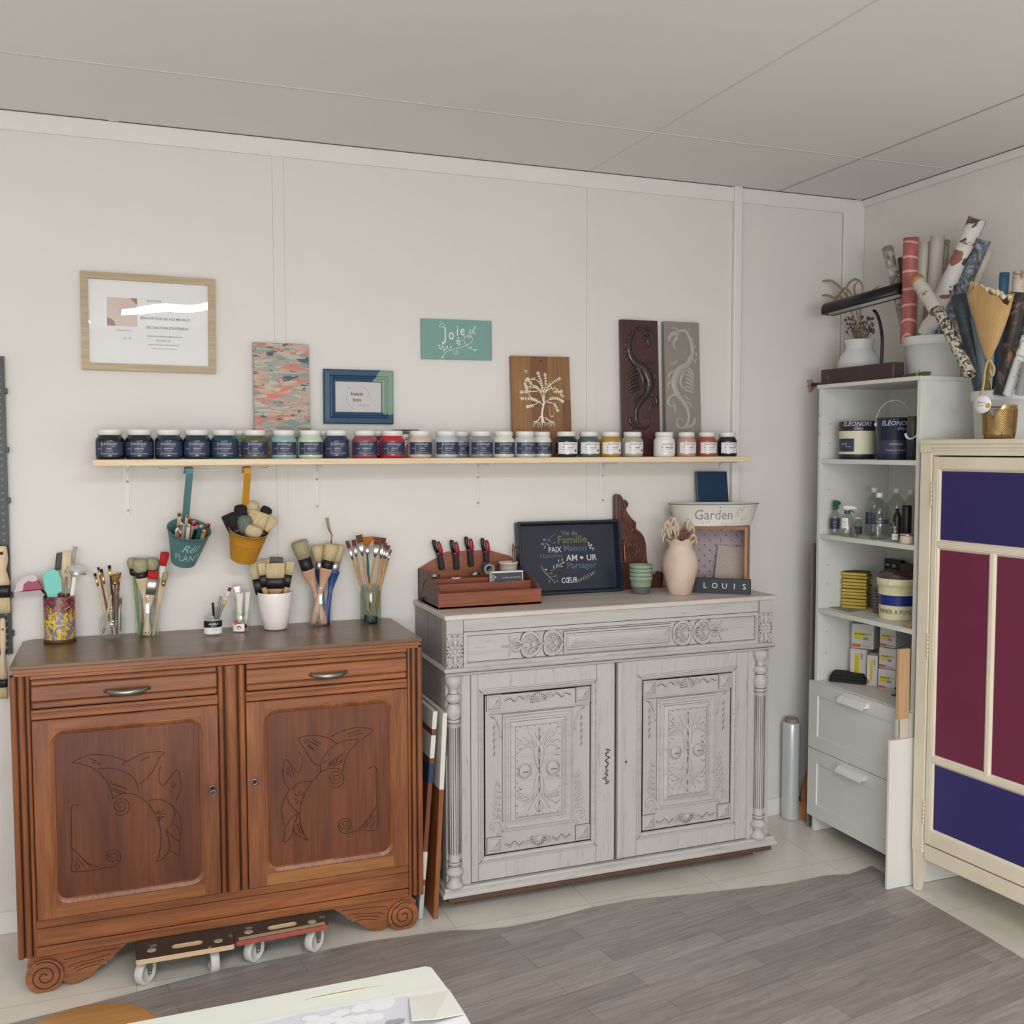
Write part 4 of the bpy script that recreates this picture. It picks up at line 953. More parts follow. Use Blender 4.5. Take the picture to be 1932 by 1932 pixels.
b.build('card', [M('grey_card', (196, 192, 194), .6), m_txd, M('pencil_grey', (140, 138, 140), .6)], t, local=True)
# the pale green painted patch wraps the upper right corner of the moulding
b = MB(); pr = [(0, .0035), (.004, .0005), (.020, -.0005), (.024, .0035), (.030, .0015), (.034, .0055), (.041, .0075)]
rnd = random.Random(9)
R = []; zt, zb = H/2, -H/2+.038
for k in range(13):
 R.append([(W/2-i, y, (H/2-i) if k == 0 else (zb+.030*(1-k/12) if False else H/2-i+(zb-(H/2-i))*k/12 + (rnd.uniform(-.006, .006) if k == 12 else 0))) for i, y in pr])
b.rings(R, False)
R = []
for k in range(7):
 R.append([(W/2-i-(.045-i*.3)*k/6-(rnd.uniform(0, .008) if k == 6 else 0), y, H/2-i) for i, y in pr])
b.rings([r[::-1] for r in R], False)
b.build('painted_patch', mgrn, t, local=True, label='pale green painted corner')
# --- green word sign
t, mt, W, H = hung('word_sign', 'small sage green board with the white word Joie and a leafy branch', 'sign', (794.6, 600.4), (927.6, 605.5), (928.2, 679.6), (795.4, 677), -.012)
MB().box(-W/2, W/2, 0, .010, -H/2, H/2, .0008).build('board', M('sage_board', (122, 162, 156), .6, var=.08, vs=12), t, local=True)
f_ = lambda x, y: onto(mt, *Z4(x, y)); yy = -.0008
b = MB()
for s_, x, y, sz_ in (('J', 927, 272, .066), ('o', 972, 276, .060), ('i', 1016, 250, .056), ('e', 1053, 248, .056)):
 u_, v_ = f_(x, y); b.text(s_, u_, v_, yy, sz_, 0, sx=.72)
def wl(pts, r=.0009, f=None, dd=None, n=4):
 f = f or f_; dd = dd or b
 dd.tube(catmull([(f(x, y)[0], yy, f(x, y)[1]) for x, y in pts], n), r, 5, fdir=(0, -1, 0))
def leaf(x, y, ang, ln, w_, f=None, dd=None):
 f = f or f_; dd = dd or b; u_, v_ = f(x, y); c, s_ = cos(ang), sin(ang)
 dd.add([(u_+c*a*ln-s_*q*w_, yy, v_+s_*a*ln+c*q*w_) for a, q in ((0, 0), (.3, -.4), (.7, -.38), (1, 0), (.7, .38), (.3, .4))], [(0, 1, 2, 3, 4, 5)])
wl([(912, 438), (930, 405), (980, 385), (1040, 370), (1100, 345), (1125, 315), (1115, 290), (1098, 300), (1085, 285), (1065, 300), (1068, 335), (1090, 350)], [.0008, .0013, .0012])
wl([(1078, 350), (1100, 375), (1130, 385), (1165, 385)]); wl([(985, 385), (985, 412), (1005, 418), (1022, 405), (1010, 395), (1000, 405)]); wl([(905, 385), (930, 375), (965, 385)]); wl([(880, 178), (900, 190), (920, 205), (915, 228), (900, 215), (885, 222), (888, 205), (905, 198)]); wl([(1105, 300), (1120, 262), (1140, 225)]); wl([(1025, 365), (1022, 320)])
for x, y, a in ((1120, 262, .6), (1128, 245, .7), (1140, 228, 1.2), (1112, 270, 2.4), (1118, 252, 2.4), (1105, 290, 2.6), (1130, 270, .2), (1022, 330, 2.3), (1022, 345, 2.6), (1025, 330, .7), (1025, 350, .5), (1022, 312, 1.6), (900, 380, 2.8), (915, 372, 2.4), (925, 380, -2.0), (940, 375, 1.4), (890, 362, 2.6), (965, 378, 1.2), (912, 350, 1.9), (1142, 380, -1.5), (1112, 380, 1.5), (912, 432, -2.2)):
 leaf(x, y, a, .0105, .0058)
b.build('lettering', M('chalk_white', (232, 232, 224), .6), t, local=True)
# --- tree board
mt, W, H = rect3((964, 671.3), (1073, 673.4), (1081, 865), (970.5, 866), -.024, -.050)
t = thing('tree_board', 'wooden board with a white stencilled tree and swing, leaning behind the jars', 'sign', mat4=mt)
wb1 = WOOD('board_oak', (160, 116, 70), (136, 96, 58), (104, 70, 42), 'z', .5); wb2 = WOOD('board_oak_dark', (140, 96, 58), (114, 76, 46), (84, 54, 34), 'z', .5)
b = MB(); xs = [-W/2, -W*.18, W*.12, W*.36, W/2]
for i in range(4):
 z0 = [-H/2, -H/2, -H/2, -H/2][i]
 if i == 3: b.box(xs[i], xs[i+1], 0, .018, -H/2, H*.08, mi=1); b.box(xs[i], xs[i+1], 0, .018, H*.08, H/2, mi=0)
 else: b.box(xs[i], xs[i+1], 0, .018, -H/2, H/2, mi=i % 2)
b.lathe([(.006, 0), (1e-5, .0004)], (0, 0, 0), 12, False, False, 2, xf=Matrix.Translation((0.0, -.0002, H/2-.018)) @ Matrix.Rotation(radians(90), 4, 'X'))
b.build('board', [wb1, wb2, M('wood_knot', (84, 54, 40), .6)], t, local=True)
f_ = lambda x, y: onto(mt, *Z4(x, y)); b = MB(); rnd = random.Random(12)
def tp(pts, r): wl(pts, r)
tp([(1640, 920), (1632, 860), (1640, 800), (1648, 770)], [.0085, .005, .0044, .0052])
tp([(1565, 912), (1600, 905), (1622, 870)], [.0008, .0026, .003]); tp([(1730, 915), (1690, 905), (1655, 880)], [.0008, .0026, .003])
BR = [[(1640, 790), (1600, 760), (1555, 745), (1490, 742)], [(1642, 770), (1625, 700), (1590, 660), (1520, 660)], [(1645, 780), (1640, 690), (1625, 620), (1605, 560)], [(1648, 770), (1655, 700), (1690, 640), (1755, 600)], [(1650, 775), (1690, 745), (1740, 740), (1780, 760)],
 [(1640, 700), (1660, 640), (1655, 570)], [(1600, 690), (1550, 690), (1485, 695)], [(1660, 690), (1720, 665), (1780, 720)], [(1620, 760), (1570, 790), (1530, 800)], [(1625, 640), (1580, 600), (1520, 610)], [(1670, 770), (1720, 780), (1745, 825)], [(1690, 640), (1720, 690), (1770, 690)], [(1560, 745), (1530, 700), (1510, 640)], [(1600, 655), (1560, 640), (1530, 600)]]
for br in BR:
 wl(br, [.0022, .0012, .0006]); cp = catmull([(x, y, 0) for x, y in br], 4)
 for i in range(4, len(cp)):
  d = cp[i]-cp[i-1]; a = atan2(-d.y, d.x)
  for sg in (-1, 1): leaf(cp[i].x, cp[i].y, a+sg*.8, .0092, .0042)
 leaf(cp[-1].x, cp[-1].y, a, .010, .0045)
for x in range(1570, 1735, 13):
 tp([(1645+(x-1645)*.7, 912), (x, 925+rnd.random()*8), (x+rnd.uniform(-8, 8), 945+rnd.random()*14)], [.0012, .0011, .0005])
tp([(1680, 790), (1690, 868)], .0006); tp([(1716, 780), (1722, 866)], .0006); u_, v_ = f_(1705, 871)
b.box(u_-.0055, u_+.0055, -.0014, -.0004, v_-.0015, v_+.0018)
for q in ([(1502, 535), (1515, 540), (1525, 560)], [(1512, 540), (1530, 538)], [(1515, 545), (1508, 555)]): tp(q, [.0012, .0014, .0005])
b.build('stencil', M('stencil_cream', (236, 228, 210), .6), t, local=True)
# --- two carved dragon panels
DR = {'body': ([(880, 345), (845, 275), (775, 270), (735, 360), (728, 450), (770, 540), (850, 590), (890, 660), (905, 720), (880, 800), (820, 880), (790, 960), (800, 1040), (850, 1090), (895, 1065), (890, 1010), (855, 1005), (845, 1040)], [.012, .020, .024, .024, .030, .040, .050, .052, .050, .040, .030, .024, .020, .017, .014, .010, .007, .005])}
def dragon(name, label, TL, TR, BRc, BL, flip, mcol, mcol2):
 mt, W, H = rect3(TL, TR, BRc, BL, -.026, -.056)
 t = thing('dragon_panel', label, 'carved panel', mat4=mt)
 MB().box(-W/2, W/2, 0, .020, -H/2, H/2, .001).build('board', mcol, t, local=True)
 b = MB()
 def f(x, y, d=0):   # design drawn on a board 652..995 wide, 187..1330 high
  u_ = (x-(682+(y-187)*.032))/308*W-W*.42; u_ = -u_ if flip else u_
  return (u_, -d, H/2-(y-190)/1145*H)
 def T(pts, rad, fl=.55, n=5):
  rr = [v*W*2.3 for v in rad]; b.tube(catmull([f(x, y) for x, y in pts], n), rr, 9, flat=fl, fdir=(0, -1, 0))
 T(*DR['body'])
 T([(845, 300), (890, 290), (925, 330), (928, 360)], [.030, .034, .022, .008]); T([(850, 330), (880, 350), (890, 390), (870, 430)], [.026, .022, .018, .006])   # open jaws
 T([(800, 265), (815, 235)], [.012, .003]); T([(845, 275), (870, 245), (905, 250)], [.014, .010, .003]); T([(770, 275), (750, 250), (760, 225)], [.012, .009, .003])
 for i, (x, y) in enumerate([(745, 320), (728, 380), (720, 440), (735, 500)]): T([(x, y), (x-24, y+14), (x-18, y+44)], [.016, .016, .004])
 for i in range(7): T([(800+i*2, 560+i*34), (755-i*1, 590+i*32), (722+i*2, 640+i*26)], [.018, .020, .006])      # wing feathers
 T([(745, 470), (790, 560), (850, 700), (800, 770)], [.020, .030, .024, .008])
 T([(870, 520), (905, 545), (930, 550), (915, 530)], [.020, .014, .008, .004]); T([(900, 600), (945, 640), (940, 680)], [.020, .018, .005]); T([(915, 680), (960, 720), (945, 760)], [.018, .016, .005])
 T([(900, 800), (950, 830), (965, 880), (935, 905), (915, 880), (930, 860)], [.026, .022, .018, .016, .012, .006]); T([(915, 890), (905, 930), (915, 965)], [.018, .014, .004]); T([(820, 810), (790, 840), (760, 850)], [.020, .014, .004]); T([(800, 860), (770, 890), (778, 920)], [.016, .012, .004])
 T([(850, 1090), (780, 1075), (745, 1040), (735, 1000)], [.014, .020, .024, .014]); T([(800, 1060), (760, 1085), (750, 1110)], [.016, .014, .005]); b.ball(f(752, 1010, .002), .030*W, 10, sc=(1, .5, 1))
 for i in range(6): T([(860+i*8, 600+i*38), (905+i*4-(i > 4)*14, 606+i*38)], [.008, .014], .7)
 b.build('relief', mcol2, t, local=True)
md1 = WOOD('dark_mahogany', (82, 46, 42), (62, 34, 32), (48, 28, 28), 'z', .42, coat=.1); md2 = M('black_brown_relief', (52, 38, 38), .32, coat=.3)
dragon('a', 'tall dark mahogany panel carved with a dragon, leaning on the shelf', (1168.5, 602.6), (1238.7, 604.9), (1249, 863), (1181, 863), False, md1, md2)
mg1 = M('taupe_paint', (142, 134, 128), .5, var=.05, vs=20); mg2 = M('taupe_paint_light', (166, 160, 155), .4)
dragon('b', 'tall taupe painted panel carved with a dragon, right of the dark one', (1248.7, 606), (1316, 608.5), (1327, 863), (1262, 863), True, mg1, mg2)
# ================================================================ brushes, jars and tins on the buffet; hanging buckets
ZA, ZB = zz(0, 960, 4.6), zz(360, 940, 4.39)
m_glass = GLASS('clear_glass'); m_gl2 = GLASS('pale_green_glass', (218, 230, 226), .03, .80)
WH = {'pink': WOOD('brush_wood_pink', (206, 168, 142), (192, 150, 124), (164, 122, 98), 'z', .45), 'tan': WOOD('brush_wood_tan', (202, 164, 112), (184, 142, 92), (150, 110, 70), 'z', .4),
      'pale': WOOD('brush_wood_pale', (218, 198, 166), (204, 182, 148), (176, 150, 116), 'z', .5), 'blue': M('brush_blue', (38, 72, 132), .35), 'navy': M('brush_navy', (30, 42, 74), .4),
      'white': M('brush_white', (222, 218, 208), .4), 'black': M('brush_black', (26, 26, 28), .4), 'green': M('brush_green', (112, 154, 72), .45), 'brown': M('brush_brown', (120, 74, 46), .5), 'teal': M('brush_teal', (30, 88, 96), .4), 'grey': M('brush_grey', (140, 140, 138), .45), 'red': M('brush_red', (190, 44, 48), .4)}
FE = {'black': M('ferrule_black', (24, 24, 26), .45), 'steel': M('ferrule_steel', (188, 188, 186), .3, .9), 'copper': M('ferrule_copper', (176, 120, 96), .3, .85), 'gold': M('ferrule_gold', (182, 142, 72), .3, .85), 'white': M('ferrule_white', (214, 210, 204), .5)}
def bris(name, c, c2): return M('bristle_'+name, c, .8, c2=c2, vs=60, stretch=(6, 6, .4), bump=.5, bs=420)
BR_ = {'cream': bris('cream', (220, 204, 164), (190, 168, 126)), 'khaki': bris('khaki', (186, 178, 144), (152, 142, 108)), 'brown': bris('brown', (128, 78, 52), (88, 52, 36)), 'orange': bris('orange', (206, 122, 44), (170, 92, 34)),
       'black': bris('black', (40, 38, 40), (22, 22, 24)), 'grey': bris('grey', (120, 116, 106), (84, 82, 76)), 'red': bris('red', (204, 40, 46), (168, 24, 34)), 'sponge': M('bristle_sponge', (170, 162, 128), .9, var=.2, vs=60, bump=.5, bs=200), 'ochre': bris('ochre', (158, 124, 72), (122, 92, 52)), 'green': bris('green', (122, 132, 118), (88, 98, 90))}
def sect(b, rows, n=14, mi=0, c0=True, c1=True, jit=0.0, rnd=None, power=1.0):
 R = []
 for z, rx, ry in rows:
  ring = []
  for k in range(n):
   a = 2*pi*k/n; c, s_ = cos(a), sin(a)
   cc = (abs(c)**power)*(1 if c >= 0 else -1); ss = (abs(s_)**power)*(1 if s_ >= 0 else -1)
   j = rnd.uniform(-jit, jit) if rnd else 0
   ring.append((rx*cc*(1+j), ry*ss*(1+j), z+(j*.02)))
  R.append(ring)
 return b.rings(R, True, c0, c1, mi, True)
def brush(label, tip, base, Y, Yb=None, w=.012, th=None, bl=.03, fl=.02, handle='tan', fer='steel', bri='brown', shape='flat', hw=.004, group=None, spin=0, name='paint_brush', cat='brush', hole=False, end=None):
 """a brush from its handle end (base px at depth Yb) to the tip of its bristles (tip px at depth Y)"""
 A = at(*base, Y=Yb if Yb is not None else Y); B = at(*tip, Y=Y)
 L = (B-A).length; z = (B-A).normalized(); y = (A-CAM); y = (y-z*y.dot(z)).normalized(); x = y.cross(z)
 mt = Matrix((x, y, z)).transposed().to_4x4() @ Matrix.Rotation(spin, 4, 'Z'); mt.translation = A
 t = thing(name, label, cat, mat4=mt, group=group)
 hl = L-bl-fl; w2 = w/2; th = th if th is not None else (w*.42 if shape in ('flat', 'fan') else w); t2 = th/2
 rnd = random.Random(int(tip[0]*7+tip[1]))
 b = MB()
 if hw > .006 or shape == 'flat' and w > .03:   # paddle handle
  hw_ = hw
  sect(b, [(0, hw_*.5, hw_*.35), (hl*.02, hw_*.95, hw_*.6), (hl*.12, hw_*1.15, hw_*.65), (hl*.40, hw_*.8, hw_*.6), (hl*.66, hw_*.72, hw_*.6), (hl*.86, max(hw_, w2*.7), hw_*.6), (hl-.006, w2*.9, max(t2*.85, hw_*.6)), (hl, w2*.94, max(t2*.9, hw_*.6))], 18, power=.8)
 else:
  sect(b, [(0, hw*.35, hw*.35), (hl*.015, hw*.6, hw*.6), (hl*.12, hw*.75, hw*.75), (hl*.55, hw, hw), (hl*.85, hw*1.05, hw*1.05), (hl, hw*.8, hw*.8)], 10)
 h = b.build('handle', WH[handle], t, local=True)
 if hole: MB().cyl((0, -hw*.7, hl*.07), (0, hw*.7, hl*.07), hw*.35, n=10).build('hang_hole', m_groove, h, local=True)
 if end: sect(MB(), [(-.001, hw*.5, hw*.5), (0, hw*.9, hw*.9), (hl*end[1], hw*1.1, hw*1.1)], 10).build('dipped_end', WH[end[0]], h, local=True)
 b = MB()
 if shape == 'flat' or shape == 'fan':
  sect(b, [(hl-.004, hw*.95, hw*.95), (hl+fl*.35, w2*.75, max(t2*.95, hw*.8)), (hl+fl, w2 if shape == 'flat' else w2*.45, t2)] if hw < .006 else [(hl-.003, w2*.97, max(t2, hw*.62)), (hl+fl*.5, w2*.99, t2), (hl+fl, w2, t2)], 20, power=.5)
 else:
  sect(b, [(hl-.003, max(hw*.95, w2*.55), max(hw*.95, w2*.55)), (hl+fl*.12, w2*.80, t2*.80), (hl+fl, w2*.84, t2*.84)], 18)
 b.build('ferrule', FE[fer], t, local=True)
 b = MB(); z0 = hl+fl-.001
 if shape == 'flat': sect(b, [(z0, w2*.96, t2*.9), (z0+bl*.5, w2*1.05, t2*.95), (z0+bl*.92, w2*1.02, t2*.6), (z0+bl, w2*.96, t2*.35)], 22, jit=.04, rnd=rnd, power=.65)
 elif shape == 'fan': sect(b, [(z0, w2*.4, t2*.6), (z0+bl*.5, w2*1.6, t2*.5), (z0+bl*.85, w2*2.6, t2*.4), (z0+bl, w2*2.2, t2*.3)], 22, jit=.04, rnd=rnd, power=.7)
 elif shape == 'dome': sect(b, [(z0, w2*.8, t2*.8), (z0+bl*.3, w2*1.06, t2*1.06), (z0+bl*.7, w2*1.12, t2*1.12), (z0+bl*.93, w2*.9, t2*.9), (z0+bl, w2*.45, t2*.45)], 22, jit=.03, rnd=rnd)
 elif shape == 'angled': sect(b, [(z0, w2*.82, t2*.82), (z0+bl*.5, w2*1.0, t2*1.0), (z0+bl*.85, w2*1.10, t2*1.1), (z0+bl*.97, w2*1.0, t2*.95), (z0+bl, w2*.6, t2*.6)], 26, jit=.02, rnd=rnd)
 else: sect(b, [(z0, w2*.8, t2*.8), (z0+bl*.4, w2*.95, t2*.95), (z0+bl, w2*.1, t2*.1)], 12)
 b.build('bristles', BR_[bri], t, local=True)
 return t
TZ = BT+.0005
def on_buffet(px, py, r):
 p = at(px, py, Z=TZ); d = Vector((p.x-CAM.x, p.y-CAM.y, 0)).normalized()
 return Vector((p.x, p.y, TZ))+d*r
# ---- 1 tin of filling tools
c = on_buffet(114, 1214.5, .048)
t = thing('decorated_tin', 'paint-smeared yellow tin with swirling comic colours at the left end of the buffet', 'tin', c)
def tin_mat():
 mt = bpy.data.materials.new('tin_swirls'); mt.use_nodes = True; nt = mt.node_tree; N = nt.nodes; L = nt.links; b = N['Principled BSDF']; b.inputs['Roughness'].default_value = .35
 tc = N.new('ShaderNodeTexCoord'); n = N.new('ShaderNodeTexNoise'); n.inputs['Scale'].default_value = 26; n.inputs['Detail'].default_value = 3; n.inputs['Distortion'].default_value = 2.2
 L.new(tc.outputs['Object'], n.inputs['Vector'])
 r = N.new('ShaderNodeValToRGB'); r.color_ramp.interpolation = 'CONSTANT'; e = r.color_ramp.elements
 cols = [(0, (92, 34, 40)), (.33, (150, 112, 110)), (.40, (84, 104, 156)), (.45, (196, 168, 56)), (.55, (212, 186, 60)), (.60, (122, 60, 48)), (.64, (196, 120, 60)), (.69, (150, 136, 130))]
 for i, (p, c_) in enumerate(cols):
  el = e[i] if i < 2 else e.new(p); el.position = p; el.color = lin(c_)+(1,)
 L.new(n.outputs['Fac'], r.inputs[0])
 sp = N.new('ShaderNodeSeparateXYZ'); L.new(tc.outputs['Object'], sp.inputs[0])
 n2 = N.new('ShaderNodeTexNoise'); n2.inputs['Scale'].default_value = 34; n2.inputs['Distortion'].default_value = 1.5; L.new(tc.outputs['Object'], n2.inputs['Vector'])
 r3 = N.new('ShaderNodeValToRGB'); r3.color_ramp.interpolation = 'CONSTANT'; e = r3.color_ramp.elements
 for i, (p, c_) in enumerate([(0, (84, 30, 40)), (.45, (112, 50, 62)), (.53, (150, 96, 66)), (.60, (70, 44, 52)), (.66, (176, 140, 128))]):
  el = e[i] if i < 2 else e.new(p); el.position = p; el.color = lin(c_)+(1,)
 L.new(n2.outputs['Fac'], r3.inputs[0])
 m1 = N.new('ShaderNodeMath'); m1.operation = 'MULTIPLY_ADD'; m1.inputs[1].default_value = .16; m1.inputs[2].default_value = -.08; L.new(n2.outputs['Fac'], m1.inputs[0])
 m2 = N.new('ShaderNodeMath'); L.new(sp.outputs['Z'], m2.inputs[0]); L.new(m1.outputs[0], m2.inputs[1])
 m3 = N.new('ShaderNodeMath'); m3.operation = 'GREATER_THAN'; m3.inputs[1].default_value = .092; L.new(m2.outputs[0], m3.inputs[0])
 mx = N.new('ShaderNodeMixRGB'); L.new(m3.outputs[0], mx.inputs[0]); L.new(r.outputs[0], mx.inputs[1]); L.new(r3.outputs[0], mx.inputs[2]); L.new(mx.outputs[0], b.inputs['Base Color'])
 return mt
MB().lathe([(.0475, .008), (.0475, .148), (.0465, .150), (.0455, .148), (.0455, .012)], (0, 0, 0), 32, False, False).build('body', tin_mat(), t, local=True)
MB().lathe([(.049, 0), (.0500, .002), (.0500, .009), (.0480, .011), (1e-5, .011)], (0, 0, 0), 32, True, False).build('base_rim', M('rusty_brown', (84, 54, 34), .5, var=.3, vs=40), t, local=True)
def tool(name, label, cat, tip, base, Y, Yb=None, spin=0):
 A = at(*base, Y=Yb if Yb is not None else Y); B = at(*tip, Y=Y); z = (B-A).normalized(); y = (A-CAM); y = (y-z*y.dot(z)).normalized(); x = y.cross(z)
 mt = Matrix((x, y, z)).transposed().to_4x4() @ Matrix.Rotation(spin, 4, 'Z'); mt.translation = A
 return thing(name, label, cat, mat4=mt), (B-A).length
Yt = c.y
# red mixing cup on a handle hanging over the rim
t, L_ = tool('mixing_scoop', 'dark red plastic scoop smeared with white paint, sticking out left of the tin', 'scoop', ZA(130, 690), ZA(400, 745), Yt, Yt+.01)
p_ = lambda x, y: (mt_i @ at(*ZA(x, y), Y=Yt))
mt_i = _W[t.name].inverted()
def quadsolid(pts, Y0, th, xinv):
 F_ = [xinv @ at(*q, Y=Y0) for q in pts]; Bk = [xinv @ at(*q, Y=Y0+th) for q in pts]; n = len(pts)
 return F_+Bk, [tuple(range(n))[::-1], tuple(range(n, 2*n))]+[(i, (i+1) % n, n+(i+1) % n, n+i) for i in range(n)]
V, Fc = quadsolid([ZA(*q) for q in ((122, 722), (150, 640), (210, 590), (285, 568), (318, 590), (378, 690), (378, 702), (250, 716))], Yt-.03, .055, mt_i)
MB().add(V, Fc).build('bowl', M('dark_red_plastic', (140, 34, 62), .3), t, local=True, bevel=.004)
V, Fc = quadsolid([ZA(*q) for q in ((124, 722), (150, 638), (210, 588), (287, 567), (318, 592), (330, 618), (290, 632), (240, 628), (205, 655), (198, 712))], Yt-.0315, .003, mt_i)
MB().add(V, Fc).build('paint_smear', M('dried_white_paint', (206, 190, 194), .5, var=.12, vs=50), t, local=True)
MB().tube([mt_i @ at(*ZA(360, 695), Y=Yt), mt_i @ at(*ZA(400, 745), Y=Yt), mt_i @ Vector((c.x-.02, c.y, TZ+.03))], .004, 8).build('handle', WH['black'], t, local=True)
# turquoise flexible scraper
t, L_ = tool('plastic_scraper', 'rounded turquoise plastic scraper standing in the yellow tin', 'scraper', ZA(440, 530), ZA(470, 900), Yt-.018)
mt_i = _W[t.name].inverted()
V, Fc = quadsolid([ZA(*q) for q in ((405, 742), (385, 690), (370, 600), (385, 560), (430, 532), (475, 525), (510, 550), (535, 620), (540, 715), (500, 735), (500, 800), (420, 800))], Yt-.020, .006, mt_i)
MB().add(V, Fc).build('blade', M('turquoise_plastic', (112, 196, 184), .4), t, local=True, bevel=.0015)
# wallpaper seam tool: black rubber edge, beige handle
t, L_ = tool('spreading_tool', 'beige spreading tool with a black rubber edge at the back of the tin', 'scraper', ZA(540, 372), ZA(560, 950), Yt+.012)
mt_i = _W[t.name].inverted()
V, Fc = quadsolid([ZA(*q) for q in ((535, 376), (600, 372), (620, 380), (610, 700), (520, 700))], Yt+.010, .010, mt_i)
MB().add(V, Fc).build('handle', WH['pale'], t, local=True, bevel=.002)
V, Fc = quadsolid([ZA(*q) for q in ((490, 384), (540, 376), (532, 530), (475, 535))], Yt+.008, .014, mt_i)
MB().add(V, Fc).build('rubber_edge', WH['black'], t, local=True, bevel=.002)
# paint-caked ladle turned upside down
t, L_ = tool('paint_ladle', 'ladle with an upturned silvery bowl caked in white paint, standing in the yellow tin', 'ladle', ZA(660, 320), ZA(560, 1000), Yt)
mt_i = _W[t.name].inverted()
cb = at(*ZA(655, 560), Y=Yt-.005); b = MB(); rr = .0335
X_ = mt_i @ Matrix.Translation(cb) @ Matrix.Rotation(radians(10), 4, 'Y') @ Matrix.Rotation(radians(-14), 4, 'X')
b.lathe([(rr*cos(radians(a)), rr*.85*sin(radians(a))) for a in range(0, 91, 10)][:-1]+[(1e-4, rr*.85)], (0, 0, 0), 28, False, False, xf=X_)
b.lathe([(rr*.96*cos(radians(a)), rr*.80*sin(radians(a))) for a in range(0, 91, 10)][:-1]+[(1e-4, rr*.8)], (0, 0, 0), 28, False, False, xf=X_)
b.build('bowl', M('caked_white_metal', (176, 182, 182), .22, .35, c2=(222, 220, 212), vs=30, thr=(.45, .6), bump=.4, bs=60), t, local=True)
MB().tube([mt_i @ at(*ZA(x, y), Y=Yt+.012) for x, y in ((655, 330), (640, 400), (635, 470))], [.0065, .0055, .004], 10).build('hook_end', M('greyish_handle', (168, 160, 162), .4), t, local=True)
MB().tube([mt_i @ at(*ZA(x, y), Y=Yt-.005) for x, y in ((575, 590), (570, 740), (560, 950))], [.007, .006, .006], 10, flat=.5).build('handle', M('steel_blue_grey', (150, 158, 166), .35, .5), t, local=True)
t, L_ = tool('stirring_spatula', 'white paint-stained spatula handle under the ladle in the tin', 'spatula', ZA(645, 590), ZA(600, 950), Yt-.016)
MB().box(-.006, .006, -.002, .002, 0, L_, .0015).build('blade', WH['white'], t, local=True)
def glass_jar(name, label, px, py, r, prof, mat=None, ry=1.0):
 c = on_buffet(px, py, r)
 t = thing(name, label, 'jar', c)
 b = MB(); inner = [(max(q[0]-.0022, 1e-4), max(q[1], .004)) for q in prof[::-1] if q[1] > .001]
 b.lathe(prof, (0, 0, 0), 32, False, False); b.lathe([(1e-4, .0002), (prof[0][0], .0002)], (0, 0, 0), 32, False, False); b.lathe([(prof[0][0]-.002, .006), (1e-4, .005)], (0, 0, 0), 32, False, False)
 b.build('glass', mat or m_glass, t, local=True)
 return t, c
# ---- 2 bottle-shaped jar with fine brushes
t, c = glass_jar('glass_bottle_vase', 'small clear glass bottle holding fine black-tipped brushes, right of the tin', 212, 1208, .040,
 [(.026, 0), (.034, .004), (.039, .02), (.041, .05), (.038, .068), (.030, .080), (.022, .088), (.0205, .10), (.023, .104), (.0225, .106)])
Y2 = c.y
def Bz(f, tip, base, dy=0, **k):
 return tip, base
SPEC2 = [('thin black-tipped brush leaning furthest left in the glass bottle', (822, 558), (960, 1090), dict(w=.009, bl=.010, fl=.030, fer='gold', bri='black', shape='flat', hw=.0035, handle='pale')),
 ('thin black-tipped brush, second from the left in the glass bottle', (852, 505), (975, 1085), dict(w=.007, bl=.010, fl=.022, fer='gold', bri='black', shape='flat', hw=.003, handle='brown')),
 ('thin brush with a gold ferrule and a wide black tip in the glass bottle', (878, 520), (1000, 1100), dict(w=.009, bl=.012, fl=.035, fer='gold', bri='black', shape='flat', hw=.0038, handle='pale')),
 ('tallest thin black-tipped brush in the glass bottle', (948, 488), (1010, 1095), dict(w=.010, bl=.012, fl=.030, fer='gold', bri='black', shape='flat', hw=.0035, handle='black')),
 ('ochre sponge dauber in the glass bottle', (1003, 565), (975, 1080), dict(w=.024, bl=.024, fl=.010, fer='gold', bri='ochre', shape='dome', hw=.0035, handle='brown')),
 ('slender brown brush leaning right in the glass bottle', (1045, 552), (985, 1080), dict(w=.006, bl=.008, fl=.030, fer='gold', bri='brown', shape='flat', hw=.003, handle='brown')),
 ('fine brush with a red-brown handle behind the dauber in the glass bottle', (1024, 545), (1020, 1080), dict(w=.004, bl=.006, fl=.012, fer='gold', bri='brown', shape='round', hw=.003, handle='brown')),
 ('silver-topped white palette brush standing upright in the glass bottle', (1025, 690), (1000, 1100), dict(w=.010, bl=.008, fl=.020, fer='steel', bri='grey', shape='flat', hw=.006, handle='grey'))]
for i, (l_, tp_, bs_, k) in enumerate(SPEC2):
 brush(l_, ZA(*tp_), ZA(*bs_), Y2+.012*((i % 3)-1), Y2+.010*((i % 2)*2-1), group='brushes in the glass bottle', **k)
t, L_ = tool('wooden_stick', 'pale stick standing head down with a grey tip in the glass bottle', 'stick', ZA(966, 750), ZA(893, 1085), Y2-.022, Y2-.026)
MB().tube([(0, 0, .012), (0, 0, L_)], [.0045, .0065], 8, flat=.6).build('shaft', WH['pale'], t, local=True); MB().tube([(0, 0, 0), (0, 0, .014), (0, 0, .018)], [.002, .006, .004], 8).build('tip', WH['grey'], t, local=True)
t, L_ = tool('palette_knife', 'narrow white blade standing in the glass bottle', 'palette knife', ZA(1035, 850), ZA(1032, 1095), Y2-.02)
MB().tube([(0, 0, 0), (0, 0, L_*.5), (0, 0, L_)], [.005, .0075, .005], 8, flat=.3).build('blade', WH['white'], t, local=True)
